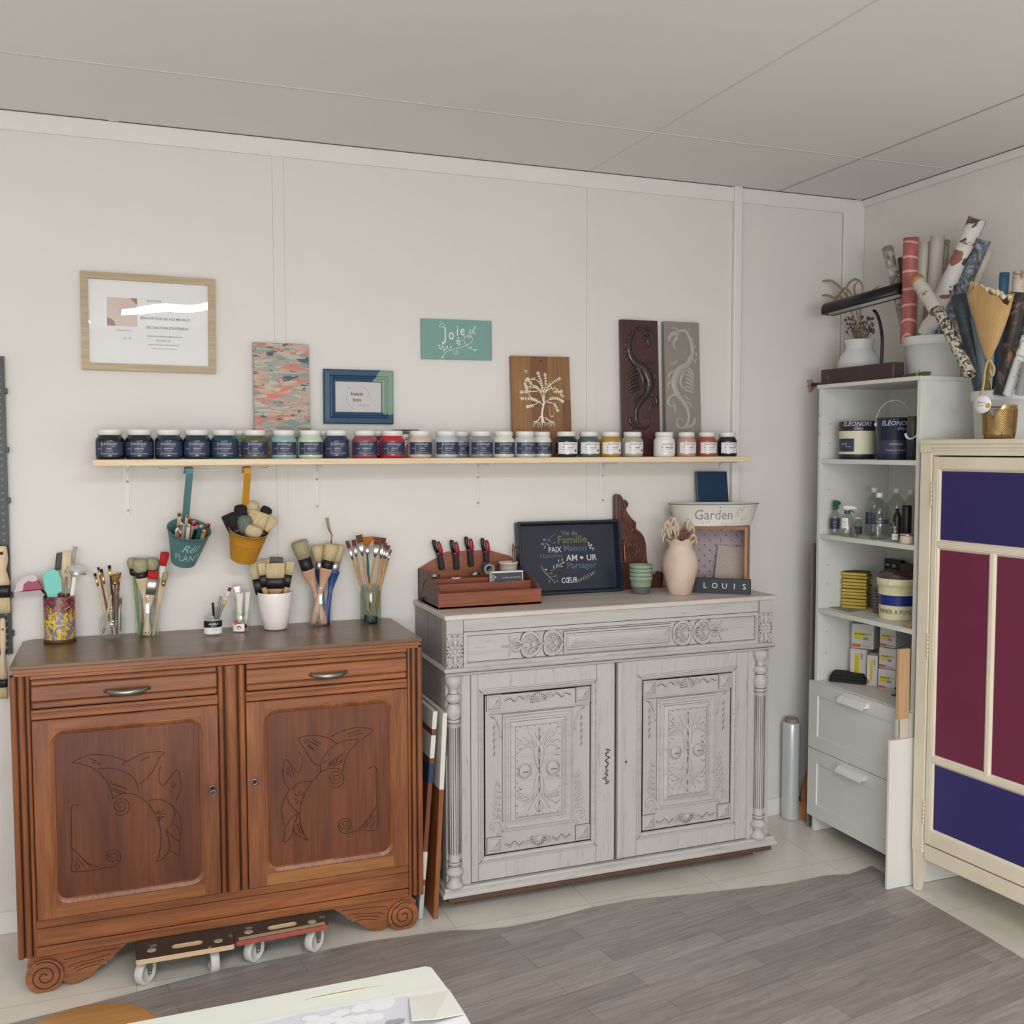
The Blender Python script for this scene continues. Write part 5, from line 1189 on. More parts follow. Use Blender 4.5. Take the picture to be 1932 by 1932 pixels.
t, L_ = tool('green_tube', 'dark green crumpled tube end sticking out of the glass bottle', 'tube', ZA(1042, 785), ZA(1046, 1060), Y2)
MB().tube([(0, 0, 0), (0, 0, L_*.84), (0, 0, L_)], [.008, .008, .006], 8, flat=.6).build('tube', m_gl2, t, local=True); MB().box(-.006, .006, -.003, .003, L_*.82, L_+.004, .002).build('cap', M('dark_green_plastic', (70, 98, 92), .4), t, local=True)
# ---- 3 tall jar with daubers and red brushes
def mason(px, py, r, h, label, mat=None):
 return glass_jar('mason_jar', label, px, py, r, [(r*.92, 0), (r*.99, .004), (r, .012), (r, h*.80), (r*.96, h*.86), (r*.84, h*.905), (r*.84, h*.925), (r*.88, h*.935), (r*.84, h*.95), (r*.88, h*.965), (r*.84, h*.98), (r*.85, h)], mat)
t, c = mason(280, 1202.5, .041, .138, 'tall clear glass jar full of khaki daubers and red brushes')
Y3 = c.y
SPEC3 = [('khaki sponge dauber at the back left of the tall jar', (1150, 422), (1215, 1095), dict(w=.034, bl=.036, fl=.022, fer='black', bri='sponge', shape='dome', hw=.005, handle='green'), .012),
 ('largest khaki sponge dauber, at the front of the tall jar', (1210, 430), (1290, 1105), dict(w=.044, bl=.046, fl=.020, fer='black', bri='sponge', shape='dome', hw=.008, handle='pale', hole=True), -.016),
 ('khaki sponge dauber in the middle of the tall jar', (1322, 422), (1240, 1100), dict(w=.040, bl=.042, fl=.018, fer='black', bri='sponge', shape='dome', hw=.007, handle='green'), .004),
 ('grey sponge dauber behind the tall red brush', (1362, 440), (1300, 1090), dict(w=.026, bl=.036, fl=.015, fer='steel', bri='green', shape='dome', hw=.005, handle='grey'), .018),
 ('tall brush with a pointed bright red tip in the tall jar', (1432, 372), (1330, 1108), dict(w=.026, bl=.048, fl=.040, fer='white', bri='red', shape='angled', hw=.006, handle='pale', th=.012), -.010),
 ('wide flat red brush with a battered steel ferrule in the tall jar', (1333, 540), (1260, 1100), dict(w=.034, bl=.026, fl=.050, fer='steel', bri='red', shape='flat', hw=.008, handle='pale', hole=True, th=.014), -.022),
 ('small khaki round brush leaning right in the tall jar', (1440, 545), (1325, 1105), dict(w=.018, bl=.030, fl=.016, fer='gold', bri='khaki', shape='dome', hw=.0042, handle='pale'), -.014),
 ('thin steel brush between the daubers of the tall jar', (1250, 570), (1230, 1090), dict(w=.010, bl=.010, fl=.030, fer='steel', bri='brown', shape='flat', hw=.0035, handle='brown'), -.004)]
for l_, tp_, bs_, k, dy in SPEC3:
 brush(l_, ZA(*tp_), ZA(*bs_), Y3+dy, Y3+dy*.6, group='brushes in the tall jar', **k)
# ---- 4 small labelled jar with pen tools
r4 = .0305
t, c = glass_jar('jam_jar', 'small jam jar with a black and white lemon label holding pens', 402, 1200, r4, [(r4*.9, 0), (r4, .004), (r4, .048), (r4*.93, .054), (r4*.93, .058), (r4*.97, .060), (r4*.93, .064), (r4*.94, .068)])
Y4 = c.y
def wrap_label(t, R, z0, z1, a0, a1, mats, mi=0, extra=None):
 b = MB(); n = 16; V = []
 for k in range(n+1):
  a = a0+(a1-a0)*k/n; V += [(R*cos(a), R*sin(a), z0), (R*cos(a), R*sin(a), z1)]
 b.add(V, [(2*k, 2*k+2, 2*k+3, 2*k+1) for k in range(n)], mi, True)
 if extra: extra(b, lambda u_, z, e=.0003: ((R+e)*cos(-pi/2+u_/R), (R+e)*sin(-pi/2+u_/R), z))
 return b.build('label', mats, t, local=True)
def ex4(b, fn):
 V = []; R = r4+.0004
 for k in range(17):
  a = -pi/2-1.25+2.5*k/16; V += [(R*cos(a)*1.004, R*sin(a)*1.004, .028), (R*cos(a)*1.004, R*sin(a)*1.004, .050)]
 b.add(V, [(2*k, 2*k+2, 2*k+3, 2*k+1) for k in range(16)], 1, True)
 b.text('ANGÉLA', 0, .040, 0, .0080, 2, bold=.02, fn=lambda u_, z: fn(u_, z, .0008)); b.text('Juste bon', .001, .0335, 0, .0050, 2, fn=lambda u_, z: fn(u_, z, .0008))
 b.add([fn(.009*cos(2*pi*k/12)+.002, .0195+.005*sin(2*pi*k/12)+.001*cos(2*pi*k/6)) for k in range(12)], [tuple(range(12))], 3); b.text('au citron', .001, .0095, 0, .004, 1, fn=fn)
wrap_label(t, r4+.0004, .006, .030, -pi/2-1.25, -pi/2+1.25, [m_paper, m_black, m_whl, M('lemon_yellow', (206, 188, 60), .5)], 0, ex4)
for l_, tp_, bs_, m_, r_ in (('clear plastic pipette leaning left in the jam jar', (75, 875), (150, 985), 'white', .0022), ('black marker pen standing in the jam jar', (183, 865), (190, 990), 'black', .0040), ('silver technical pen leaning right in the jam jar', (250, 815), (215, 1000), 'grey', .0045), ('yellow-capped pen leaning right in the jam jar', (283, 850), (225, 1000), 'grey', .0042), ('grey pen at the front of the jam jar', (210, 905), (205, 1005), 'grey', .0035)):
 t, L_ = tool('marker_pen', l_, 'pen', ZB(*tp_), ZB(*bs_), Y4); t['group'] = 'pens in the jam jar'
 MB().tube([(0, 0, 0), (0, 0, L_*.62), (0, 0, L_*.66), (0, 0, L_)], [r_*.8, r_, r_*1.15, r_], 8).build('barrel', WH[m_], t, local=True)
 if 'yellow' in l_: MB().tube([(0, 0, L_*.80), (0, 0, L_*1.02)], r_*1.4, 8).build('cap', M('lemon_yellow', (206, 188, 60), .5), t, local=True)
# ---- 5 jar with paint tubes
r5 = .0315
t, c = glass_jar('jam_jar', 'jam jar with a peach label packed with crumpled paint tubes', 455, 1193.5, r5, [(r5*.9, 0), (r5, .004), (r5, .055), (r5*.93, .062), (r5*1.0, .064), (r5*.97, .070), (r5*.97, .074)])
Y5 = c.y
def ex5(b, fn):
 b.add([fn(-.010+.007*cos(2*pi*k/12), .017+.007*sin(2*pi*k/12)) for k in range(12)], [tuple(range(12))], 1); b.add([fn(-.022+.006*cos(2*pi*k/12), .035+.010*sin(2*pi*k/12)) for k in range(12)], [tuple(range(12))], 1)
wrap_label(t, r5+.0004, .004, .030, -pi/2-1.1, -pi/2+.25, [m_paper, M('peach_red', (196, 84, 62), .5)], 0, ex5)
foil = M('foil_tube', (206, 208, 206), .3, .35, var=.2, vs=60, bump=.6, bs=80)
for l_, tp_, bs_, w_, m_, cp_ in (('crumpled silver paint tube, tallest in the tube jar', (380, 722), (420, 1010), .026, foil, None), ('white paint tube with a flat crimped end in the tube jar', (405, 785), (400, 1060), .022, M('white_tube', (218, 214, 202), .4, var=.15, vs=40), 1), ('white paint tube leaning right in the tube jar', (472, 775), (455, 1070), .015, M('white_tube', (218, 214, 202), .4), 1)):
 t, L_ = tool('paint_tube', l_, 'tube', ZB(*tp_), ZB(*bs_), Y5+(.010 if w_ > .025 else -.006)); t['group'] = 'paint tubes in the jar'
 b = MB(); sect(b, [(.012, w_*.36, w_*.36), (L_*.3, w_*.42, w_*.36), (L_*.7, w_*.5, w_*.2), (L_*.94, w_*.55, .0018), (L_, w_*.55, .0014)], 16, jit=.05, rnd=random.Random(int(w_*1e4))); b.build('body', m_, t, local=True)
 if cp_: MB().cyl((0, 0, 0), (0, 0, .014), w_*.25, n=12).build('cap', WH['black'], t, local=True)
brush('small brown-tipped brush with a white handle leaning out left of the tube jar', ZB(328, 738), ZB(235, 960), Y5-.005, w=.011, bl=.014, fl=.018, fer='white', bri='brown', shape='flat', hw=.005, handle='white')
# ---- 6 white pot with flat brushes
c = on_buffet(520, 1189.5, .030); Y6 = c.y
t = thing('white_pot', 'plain glossy white tapered pot holding wide flat brushes', 'pot', c)
ro = .0595
MB().lathe([(.030, 0), (.036, .001), (.041, .006), (.050, .045), (.0565, .085), (ro, .128), (ro-.0005, .1305), (ro-.0035, .130), (ro-.005, .12), (.050, .06), (.034, .010), (1e-4, .008)], (0, 0, 0), 40, True, False).build('body', M('glazed_white', (234, 228, 226), .12, coat=.5), t, local=True)
for l_, tp_, bs_, k, dy in (
 ('flat cream brush at the back left of the white pot', (540, 522), (640, 980), dict(w=.052, bl=.060, fl=.050, th=.014), .018), ('narrow flat cream brush at the front left of the white pot', (582, 532), (650, 1000), dict(w=.026, bl=.044, fl=.040, th=.014), -.012),
 ('widest cream block brush at the centre front of the white pot', (700, 535), (700, 1000), dict(w=.062, bl=.052, fl=.034, th=.022), -.024), ('grey-brown flat brush at the back of the white pot', (710, 486), (700, 980), dict(w=.044, bl=.022, fl=.050, th=.014, bri='grey'), .024),
 ('flat cream brush leaning right in the white pot', (826, 520), (740, 1000), dict(w=.028, bl=.048, fl=.040, th=.014), .000), ('slim cream brush tucked behind the wide one in the white pot', (610, 505), (660, 980), dict(w=.034, bl=.060, fl=.040, th=.014), .032)):
 k.setdefault('bri', 'cream'); brush(l_, ZB(*tp_), ZB(*bs_), Y6+dy, Y6+dy*.3, fer='black', shape='flat', hw=.010, handle='tan', group='flat brushes in the white pot', **k)
# ---- 7 mason jar with large round brushes
t, c = mason(605.5, 1183, .042, .140, 'clear mason jar with four big round chalk paint brushes'); Y7 = c.y
SPEC7 = [('big round khaki brush with a black ferrule leaning left in the mason jar', (893, 352), (1110, 1040), dict(w=.055, bl=.064, fl=.044, fer='black', bri='khaki', hw=.012, handle='pink'), -.004),
 ('round cream brush with a steel ferrule and navy handle in the mason jar', (1050, 386), (1110, 1040), dict(w=.044, bl=.056, fl=.032, fer='steel', bri='cream', hw=.010, handle='navy'), .016),
 ('big round cream brush with a black ferrule and pink handle in the mason jar', (1172, 376), (1010, 1040), dict(w=.050, bl=.060, fl=.030, fer='black', bri='cream', hw=.012, handle='pink'), -.018),
 ('round cream brush with a steel ferrule and blue handle leaning right', (1222, 380), (1110, 1045), dict(w=.046, bl=.062, fl=.034, fer='steel', bri='cream', hw=.011, handle='blue'), .004)]
for l_, tp_, bs_, k, dy in SPEC7:
 brush(l_, ZB(*tp_), ZB(*bs_), Y7+dy, Y7+dy*.5, shape='angled', group='big brushes in the mason jar', **k)
# radiator brush with a bent copper ferrule
t, L_ = tool('angled_brush', 'long brush with a bent copper neck rising highest above the mason jar', 'brush', ZB(1130, 165), ZB(1140, 1040), Y7+.014)
mi_ = _W[t.name].inverted(); g_ = lambda x, y: mi_ @ at(*ZB(x, y), Y=Y7+.014)
MB().tube([g_(1140, 1040), g_(1150, 700), g_(1158, 400)], .005, 8).build('handle', WH['blue'], t, local=True)
MB().tube([g_(1158, 410), g_(1165, 335), g_(1168, 310), g_(1160, 285), g_(1146, 262)], [.005, .0045, .0055, .005, .008], 10, flat=.6).build('ferrule', FE['copper'], t, local=True)
MB().tube([g_(1147, 266), g_(1136, 215), g_(1128, 163)], [.0085, .0105, .0115], 14, flat=.5).build('bristles', BR_['khaki'], t, local=True)
# ---- 8 mason jar with artists' brushes
t, c = mason(699.5, 1178, .0385, .136, 'clear mason jar of slim artist brushes at the right end of the buffet', m_gl2); Y8 = c.y
SPEC8 = [('slim brown brush leaning furthest left in the right-hand mason jar', (1293, 352), (1500, 1020), dict(w=.014, bl=.026, fl=.040), .0), ('brown brush beside the fan brush in the right-hand mason jar', (1347, 343), (1470, 1030), dict(w=.015, bl=.022, fl=.036), .010),
 ('flat light brown brush in front of the fan brush', (1391, 302), (1525, 1030), dict(w=.023, bl=.028, fl=.044, bri='brown'), -.012), ('orange fan brush in the right-hand mason jar', (1455, 318), (1490, 1030), dict(w=.024, bl=.034, fl=.03, bri='orange', shape='fan', handle='teal'), .016),
 ('wide flat brown brush, upright at the right of the right-hand mason jar', (1551, 322), (1440, 1020), dict(w=.026, bl=.026, fl=.042), -.004), ('brown brush directly behind the wide upright one', (1596, 326), (1500, 1035), dict(w=.020, bl=.022, fl=.05), .012),
 ('small brown brush, third from the right edge of the bunch', (1612, 366), (1535, 1035), dict(w=.011, bl=.018, fl=.036), .006), ('small brown brush, second from the right edge of the bunch', (1637, 388), (1510, 1030), dict(w=.014, bl=.016, fl=.03), -.002), ('thinnest brown brush at the right edge of the bunch', (1659, 424), (1490, 1030), dict(w=.007, bl=.014, fl=.022), .008)]
for l_, tp_, bs_, k, dy in SPEC8:
 kk = dict(fer='steel', bri='brown', shape='flat', hw=.0042, handle='tan', end=('black' if 'fan' not in l_ else 'teal', .10)); kk.update(k)
 brush(l_, ZB(*tp_), ZB(*bs_), Y8+dy, Y8+dy*.6, group='artist brushes in the right-hand mason jar', **kk)
# ================================================================ hanging buckets
def bucket(label, mcol, rimc, basec, Yb, Yt, rr, rb, strap, contents_m, ring=False, textlines=None, hookm=None):
 A = at(*basec, Y=Yb); B = at(*rimc, Y=Yt); z = (B-A).normalized(); x = Vector((1, 0, 0)); x = (x-z*x.dot(z)).normalized(); y = z.cross(x)
 mt = Matrix((x, y, z)).transposed().to_4x4(); mt.translation = A; H = (B-A).length
 t = thing('hanging_bucket', label, 'bucket', mat4=mt)
 prof = [(rb, 0), (rb+.0005, .003)]+[(rb+(rr-rb)*k/6, H*k/6) for k in range(1, 7)]+[(rr+.0025, H+.0008), (rr+.0015, H+.003), (rr-.0015, H+.001)]+[(rr-.0015-(rr-rb)*k/4, H-(H-.004)*k/4) for k in range(1, 5)]+[(1e-4, .004)]
 b = MB().lathe(prof, (0, 0, 0), 40, True, False)
 if ring:
  for f in (.66, .70):
   rq = rb+(rr-rb)*f; b.tube([(rq*cos(2*pi*k/40), rq*sin(2*pi*k/40), H*f) for k in range(40)], .0012, 6, closed=True)
 bd = b.build('body', mcol, t, local=True)
 if textlines:
  cb = MB()
  for s_, z_, sz_, sh in textlines:
   cb.text(s_, .002, z_*H, 0, sz_, 0, sh, fn=lambda u_, zq: ((rb+(rr-rb)*zq/H+.0006)*cos(-pi/2+u_/rr+.02), (rb+(rr-rb)*zq/H+.0006)*sin(-pi/2+u_/rr+.02), zq))
  cb.build('chalk_writing', M('chalk', (170, 190, 190), .8), bd, local=True)
 inv = mt.inverted(); S = [inv @ p for p in strap]
 b = MB(); R = []
 for i, p in enumerate(S): R.append([tuple(p+(mt.to_3x3().inverted() @ Vector((sx*.0115, 0, 0)))+Vector((0, o_, 0))) for sx, o_ in ((-1, -.0008), (1, -.0008), (1, .0008), (-1, .0008))])
 b.rings(R, True, True, True); b.build('strap', mcol, t, local=True)
 return t, mt, H
mteal = M('teal_enamel', (84, 124, 128), .5, var=.06, vs=20); mmus = M('mustard_enamel', (190, 136, 40), .45, var=.08, vs=14)
wz = SZ-.030
def strap_path(px, py_t, px2, py2, Yr):
 a = at(px, py_t, Y=-.165); bt = at(px2, py2, Y=Yr)
 a.z = wz+.002
 return [Vector((a.x-.006, -.150, a.z-.020)), Vector((a.x-.004, -.154, a.z-.004)), Vector((a.x-.001, -.163, a.z+.003)), Vector((a.x+.002, -.174, a.z-.002)), Vector((a.x+.001, -.177, a.z-.02)), (Vector((a.x, -.177, a.z-.02))+bt)/2, bt]
t, mtT, HT = bucket('teal enamel bucket with chalk writing hanging from the shelf by its strap', mteal, (357, 999), (346.5, 1060), -.095, -.150, .0690, .0395, strap_path(356.5, 888, 350, 980, -.100), None, textlines=[('Rêl', .66, .046, .4), ('PLANT', .33, .038, 0)])
t, mtM, HM = bucket('mustard yellow bucket of bushy brushes hanging from the shelf by its strap', mmus, (469.5, 998), (459, 1053), -.105, -.150, .0665, .0440, strap_path(466, 889, 461, 982, -.100), None, ring=True)
rnd = random.Random(21)
cols = ['pale', 'pale', 'brown', 'white', 'grey', 'red', 'black', 'tan', 'white', 'brown', 'pale', 'grey', 'pink', 'white', 'teal', 'brown', 'pale', 'white']
for i in range(18):
 a = 2*pi*i/18*2.4; rad = .016+.036*((i*7) % 18)/18
 q = mtT @ Vector((rad*cos(a), rad*sin(a)*.9, .045)); e = mtT @ Vector((rad*1.12*cos(a)+rnd.uniform(-.008, .008), rad*sin(a), HT+rnd.uniform(.008, .032)))
 z = (e-q).normalized(); y = Vector((0, 1, 0)); y = (y-z*y.z*0-z*y.dot(z)).normalized(); x = y.cross(z); mt = Matrix((x, y, z)).transposed().to_4x4() @ Matrix.Rotation(rnd.uniform(-1, 1), 4, 'Z'); mt.translation = q
 t = thing('paint_stick', 'short %s modelling tool with a %s tip crowded in the teal bucket' % (cols[i], cols[(i+5) % 18]), 'tool', mat4=mt, group='small tools in the teal bucket')
 L_ = (e-q).length; w_ = .0065 if i % 3 else .0085
 MB().box(-w_, w_, -.0012, .0012, 0, L_, .001).build('shaft', WH[cols[i]], t, local=True)
 MB().lathe([(w_*1.05, 0), (w_*1.1, .002), (1e-4, .0022)], (0, 0, 0), 10, xf=Matrix.Translation((0, -.0008, L_)) @ Matrix.Rotation(radians(90), 4, 'X')).build('tip', WH[cols[(i+5) % 18]], t, local=True)
inM = mtM.inverted()
SB = [('bushy black brush splaying left out of the mustard bucket', (300, 130), (430, 400), dict(w=.044, bl=.060, fl=.02, bri='black', shape='flat', th=.026), -.145), ('black round brush behind the strap in the mustard bucket', (408, 52), (440, 400), dict(w=.040, bl=.050, fl=.02, bri='black', shape='dome'), -.12),
 ('dark grey bushy brush at the front left of the mustard bucket', (345, 140), (440, 400), dict(w=.036, bl=.046, fl=.02, bri='black', shape='flat', th=.02), -.165), ('tall cream brush at the back of the mustard bucket', (520, 22), (460, 400), dict(w=.040, bl=.055, fl=.02, bri='cream', shape='dome'), -.11),
 ('grey-green domed brush at the front of the mustard bucket', (447, 140), (450, 400), dict(w=.044, bl=.060, fl=.02, bri='green', shape='dome'), -.175), ('wide cream brush leaning right in the mustard bucket', (575, 110), (470, 400), dict(w=.064, bl=.066, fl=.02, bri='cream', shape='flat', th=.035), -.145),
 ('dark brown brush at the back right of the mustard bucket', (640, 72), (480, 400), dict(w=.036, bl=.040, fl=.02, bri='black', shape='dome'), -.115), ('cream brush splaying furthest right out of the mustard bucket', (690, 160), (480, 400), dict(w=.040, bl=.055, fl=.02, bri='cream', shape='flat', th=.02), -.135),
 ('short fat cream brush lying over the front rim of the mustard bucket', (530, 222), (470, 400), dict(w=.058, bl=.040, fl=.015, bri='cream', shape='dome', th=.04), -.185)]
for l_, tp_, bs_, k, Y in SB:
 brush(l_, ZB(*tp_), ZB(*bs_), Y, -.155+(Y+.155)*.3, fer='black', hw=.008, handle='tan', group='brushes in the mustard bucket', **k)
# ================================================================ things on the grey cabinet
ZC = GT+.0005
ZE, ZD, ZT = zz(760, 900, 5.367), zz(1100, 880, 5.084), zz(960, 970, 8.4)
# --- wooden tool box
tbw = WOOD('toolbox_wood', (152, 84, 52), (124, 66, 42), (96, 48, 32), 'x', .4, coat=.15); tbs = WOOD('toolbox_side', (104, 72, 66), (86, 58, 54), (66, 44, 42), 'y', .5)
tx0, tx1, ty0, ty1 = 1.018, 1.408, -.272, -.012
t = thing('tool_box', 'open reddish wooden tool box with dividers at the left end of the grey cabinet', 'tool box', ((tx0+tx1)/2, (ty0+ty1)/2, ZC))
MB().box(tx0, tx1, ty0, ty1, ZC, ZC+.008).build('bottom', tbw, t)
MB().box(tx0, tx1, ty0, ty0+.011, ZC, ZC+.056, .0015).build('front_board', tbw, t)
MB().box(tx0+.011, tx1-.011, ty0+.075, ty0+.084, ZC+.008, ZC+.078, .001).build('divider', tbw, t)
MB().box(tx0+.011, tx1-.011, ty0+.145, ty0+.154, ZC+.008, ZC+.088, .001).build('divider', tbw, t)
for x0 in (tx0, tx1-.011):
 MB().prism([(ty0+.010, ZC), (ty1, ZC), (ty1, ZC+.118), (ty0+.150, ZC+.112), (ty0+.030, ZC+.074), (ty0+.010, ZC+.056)], x0, x0+.011, plane='yz').build('side_board', tbs, t)
MB().prism([(tx0, ZC+.008), (tx1, ZC+.008), (tx1, ZC+.118), (tx1-.025, ZC+.150), (tx1-.110, ZC+.176), (tx0+.110, ZC+.176), (tx0+.005, ZC+.120), (tx0, ZC+.118)], ty1-.012, ty1).build('back_board', tbw, t)
b = MB().ball((tx0-.008, ty0+.19, ZC+.012), .009, 10); b.cyl((tx0, ty0+.19, ZC+.012), (tx0-.012, ty0+.19, ZC+.012), .004)
b.build('knob', M('dark_knob', (52, 34, 32), .4), t)
MB().tube(catmull([(tx0-.012, ty0+.19, ZC+.018), (tx0-.006, ty0+.18, ZC+.05), (tx0-.002, ty0+.15, ZC+.09), (tx0+.03, ty0+.12, ZC+.100)], 5), .0012, 5).build('cord', m_black, t)
# --- four spring clamps along the back board
mcr = M('clamp_red', (150, 34, 50), .35); mck = M('clamp_black', (20, 20, 24), .35)
for i, (hx, hy, bx_, by_, l_) in enumerate([(318, 632, 398, 938, 'black and red spring clamp, leftmost of the four in the tool box'), (500, 636, 545, 938, 'black and red spring clamp, second from left in the tool box'), (648, 602, 688, 904, 'black and red spring clamp standing highest in the tool box'), (812, 618, 848, 925, 'black and red spring clamp next to the blue roll, rightmost of the four')]):
 Yc = ty1-.022
 A = at(*ZE(bx_, by_), Y=Yc); B = at(*ZE(hx+25, hy), Y=Yc); z = (B-A).normalized(); y = Vector((0, 1, 0)); y = (y-z*z.dot(y)).normalized(); x = y.cross(z)
 mt = Matrix((x, y, z)).transposed().to_4x4(); mt.translation = A
 t = thing('spring_clamp', l_, 'clamp', mat4=mt, group='spring clamps in the tool box'); L_ = (B-A).length
 MB().box(-.0105, .0105, -.008, .008, 0, L_*.52, .003).box(-.012, .012, -.009, .009, L_*.48, L_*.60, .002).build('body', mck, t, local=True)
 MB().tube([(-.004, .002, L_*.52), (-.012, .002, L_*.75), (-.012, .002, L_*.95), (-.010, .002, L_*1.0)], [.007, .0065, .0085, .006], 12, fdir=(0, 1, 0)).build('back_handle', mck, t, local=True)
 MB().tube([(.004, -.006, L_*.47), (.006, -.007, L_*.62), (.003, -.007, L_*.82), (.001, -.006, L_*.93)], [.005, .0085, .0085, .006], 12, fdir=(0, 1, 0), flat=.8).build('trigger', mcr, t, local=True)
 MB().cyl((-.006, -.0095, L_*.55), (-.006, .0095, L_*.55), .003, n=8).build('rivet', m_steel, t, local=True)
# --- contents of the box
p = at(*ZE(890, 915), Y=-.13)
t = thing('tape_roll', 'roll of blue and silver masking film leaning at the back of the tool box', 'roll', (p.x, -.10, ZC+.118), (radians(8), radians(28), 0))
b = MB().lathe([(.014, -.024), (.021, -.024), (.021, .024), (.014, .024), (.014, -.024)], (0, 0, 0), 26, False, False, xf=Matrix.Rotation(radians(90), 4, 'X'), mi=[0, 1, 0, 0]); b.build('roll', [M('roll_silver', (150, 158, 150), .35, .3), M('roll_blue', (52, 66, 128), .4)], t, local=True)
for x_, y_, r_, l_ in ((330, 1010, .020, 'coil of thin metal wire lying in the left of the tool box'), (745, 965, .019, 'coil of thin metal wire lying in the middle of the tool box')):
 p = at(*ZE(x_, y_), Y=-.09); b = MB()
 for k in range(4): b.tube([(p.x+(r_+.0006*k)*cos(2*pi*i/26), -.075+(r_*.8+.0006*k)*sin(2*pi*i/26), ZC+.094+.0018*k+.001*sin(i)) for i in range(26)], .0009, 5, closed=True)
 tag(b.build('wire_coil', m_steel), l_, 'wire coil', 'wire coils in the tool box')
p = at(*ZE(535, 1000), Y=-.12)
t = thing('sticker_sheet', 'small white card with a dark pen resting across the tool box', 'card', (p.x, -.125, ZC+.0895), (radians(6), 0, .2))
MB().lathe([(.018, 0), (.018, .001), (1e-4, .0012)], (0, 0, 0), 18, ry=.7).build('card', m_paper, t, local=True)
MB().tube([(-.008, -.004, .002), (.012, .008, .008)], .0014, 6).build('pen', m_black, t, local=True)
# booklet box of the brand's sample cards, standing in the front slot
A = at(*ZE(900, 1060), Y=-.175); B = at(*ZE(1215, 1045), Y=-.175)
t = thing('card_box', 'small slate and white box of colour cards with script writing standing in the tool box', 'box', (A.x, -.178, ZC+.062))
wd = B.x-A.x
MB().box(0, wd, 0, .028, 0, .050, .001).build('box', m_paper, t, local=True)
b = MB().box(.0005, wd-.004, -.0012, 0, .002, .046); b.box(.003, .0045, -.0016, -.001, .002, .04, mi=1); b.box(.0085, .009, -.0016, -.001, .002, .04, mi=1); b.box(.010, .0105, -.0016, -.001, .002, .04, mi=1)
b.text('Couleurs de Caractère', wd*.62, .028, -.0014, .0078, 1, .4); b.text('ÉLÉONORE', wd*.60, .013, -.0014, .0065, 1)
b.add([(.014+.003*cos(2*pi*k/12), -.0014, .031+.003*sin(2*pi*k/12)) for k in range(12)], [tuple(range(12))], 1)
b.build('cover', [M('slate_label', (66, 68, 78), .5), m_txw], t, local=True)
p = at(*ZE(1065, 915), Y=-.07)
t = thing('cream_tub', 'low cream plastic tub behind the card box in the tool box', 'tub', (p.x, -.072, ZC+.089))
MB().lathe([(.026, 0), (.034, .018), (.036, .040), (.0375, .040), (.0375, .046), (.035, .046), (.033, .020), (1e-4, .006)], (0, 0, 0), 26, True, False).build('body', M('cream_plastic', (214, 204, 186), .45), t, local=True)
p = at(*ZE(1215, 930), Y=-.12)
t = thing('marker_pen', 'dark blue marker cap sticking up behind the card box', 'pen', (p.x, -.12, ZC+.0085)); MB().tube([(0, 0, 0), (0, 0, .085), (.002, 0, .115)], .006, 8).build('barrel', M('pen_blue', (40, 40, 110), .4), t, local=True)
# --- navy serving tray with writing, standing against the wall
mt, W, H = rect3((970.5, 985.7), (1164, 980), (1175.7, 1114.5), (984, 1124.5), -.035, -.075)
t = thing('serving_tray', 'navy wooden serving tray painted with French words, propped against the wall', 'tray', mat4=mt)
mnv = M('navy_tray', (34, 42, 58), .4, var=.15, vs=10, bump=.08); mnv2 = M('navy_tray_rim', (30, 38, 54), .35)
MB().box(-W/2+.006, W/2-.006, .014, .020, -H/2+.006, H/2-.006).build('base', mnv, t, local=True)
MB().frame(-W/2, W/2, -H/2, H/2, [(0, .020), (0, -.014), (.002, -.017), (.008, -.017), (.010, -.014), (.016, .014)], 0, .006).build('rim', mnv2, t, local=True)
mcp = M('copper_handle', (142, 92, 66), .4, .7, var=.3, vs=80)
for sx_ in (-1, 1):
 x = sx_*(W/2+.003)
 b = MB().lathe([(.002, -.048), (.004, -.040), (.003, -.034), (.006, -.028), (.0045, -.02), (.0045, .02), (.006, .028), (.003, .034), (.0045, .040), (.001, .052)], (x+sx_*.016, -.004, .01), 10)
 for z in (-.026, .046): b.tube([(x-sx_*.004, -.004, z), (x+sx_*.010, -.004, z), (x+sx_*.016, -.004, z)], .0022, 6)
 b.build('handle', mcp, t, local=True)
f_ = lambda x, y: (lambda q: q)(onto(Matrix.Translation(mt.to_3x3() @ Vector((0, .0135, 0))) @ mt, *ZT(x, y))); yy = .0136
inks = {'w': M('ink_white', (206, 204, 204), .6), 'g': M('ink_grey_green', (104, 112, 104), .6), 'b': M('ink_slate_blue', (84, 98, 116), .6), 'o': M('ink_olive', (108, 110, 76), .6), 'r': M('ink_plum', (96, 50, 62), .6), 's': M('ink_silver', (138, 148, 150), .6)}
order = list(inks); b = MB()
for s_, x, y, sz_, c_, sh, sx_, bo in (('Vie de', 955, 302, .027, 'g', 0, 1.0, .02), ('Famille', 1005, 405, .041, 'o', 0, 1.12, .015), ('PAIX', 728, 568, .030, 'w', 0, .86, .01), ('Maison', 1050, 540, .033, 'b', 0, 1.05, .015), ('Histoires', 665, 662, .024, 'b', .25, 1.1, .01),
 ('AM', 1000, 697, .034, 'w', 0, 1.0, .008), ('UR', 1310, 690, .034, 'w', 0, 1.0, .008), ('Partager', 1155, 812, .035, 'b', 0, 1.08, .012), ('bonheur', 990, 905, .018, 'r', 0, 1.1, 0), ('CŒUR', 962, 1050, .030, 'w', 0, .78, .015)):
 u_, v_ = f_(x, y); b.text(s_, u_, v_, yy, sz_, order.index(c_), sh, bo, sx_)
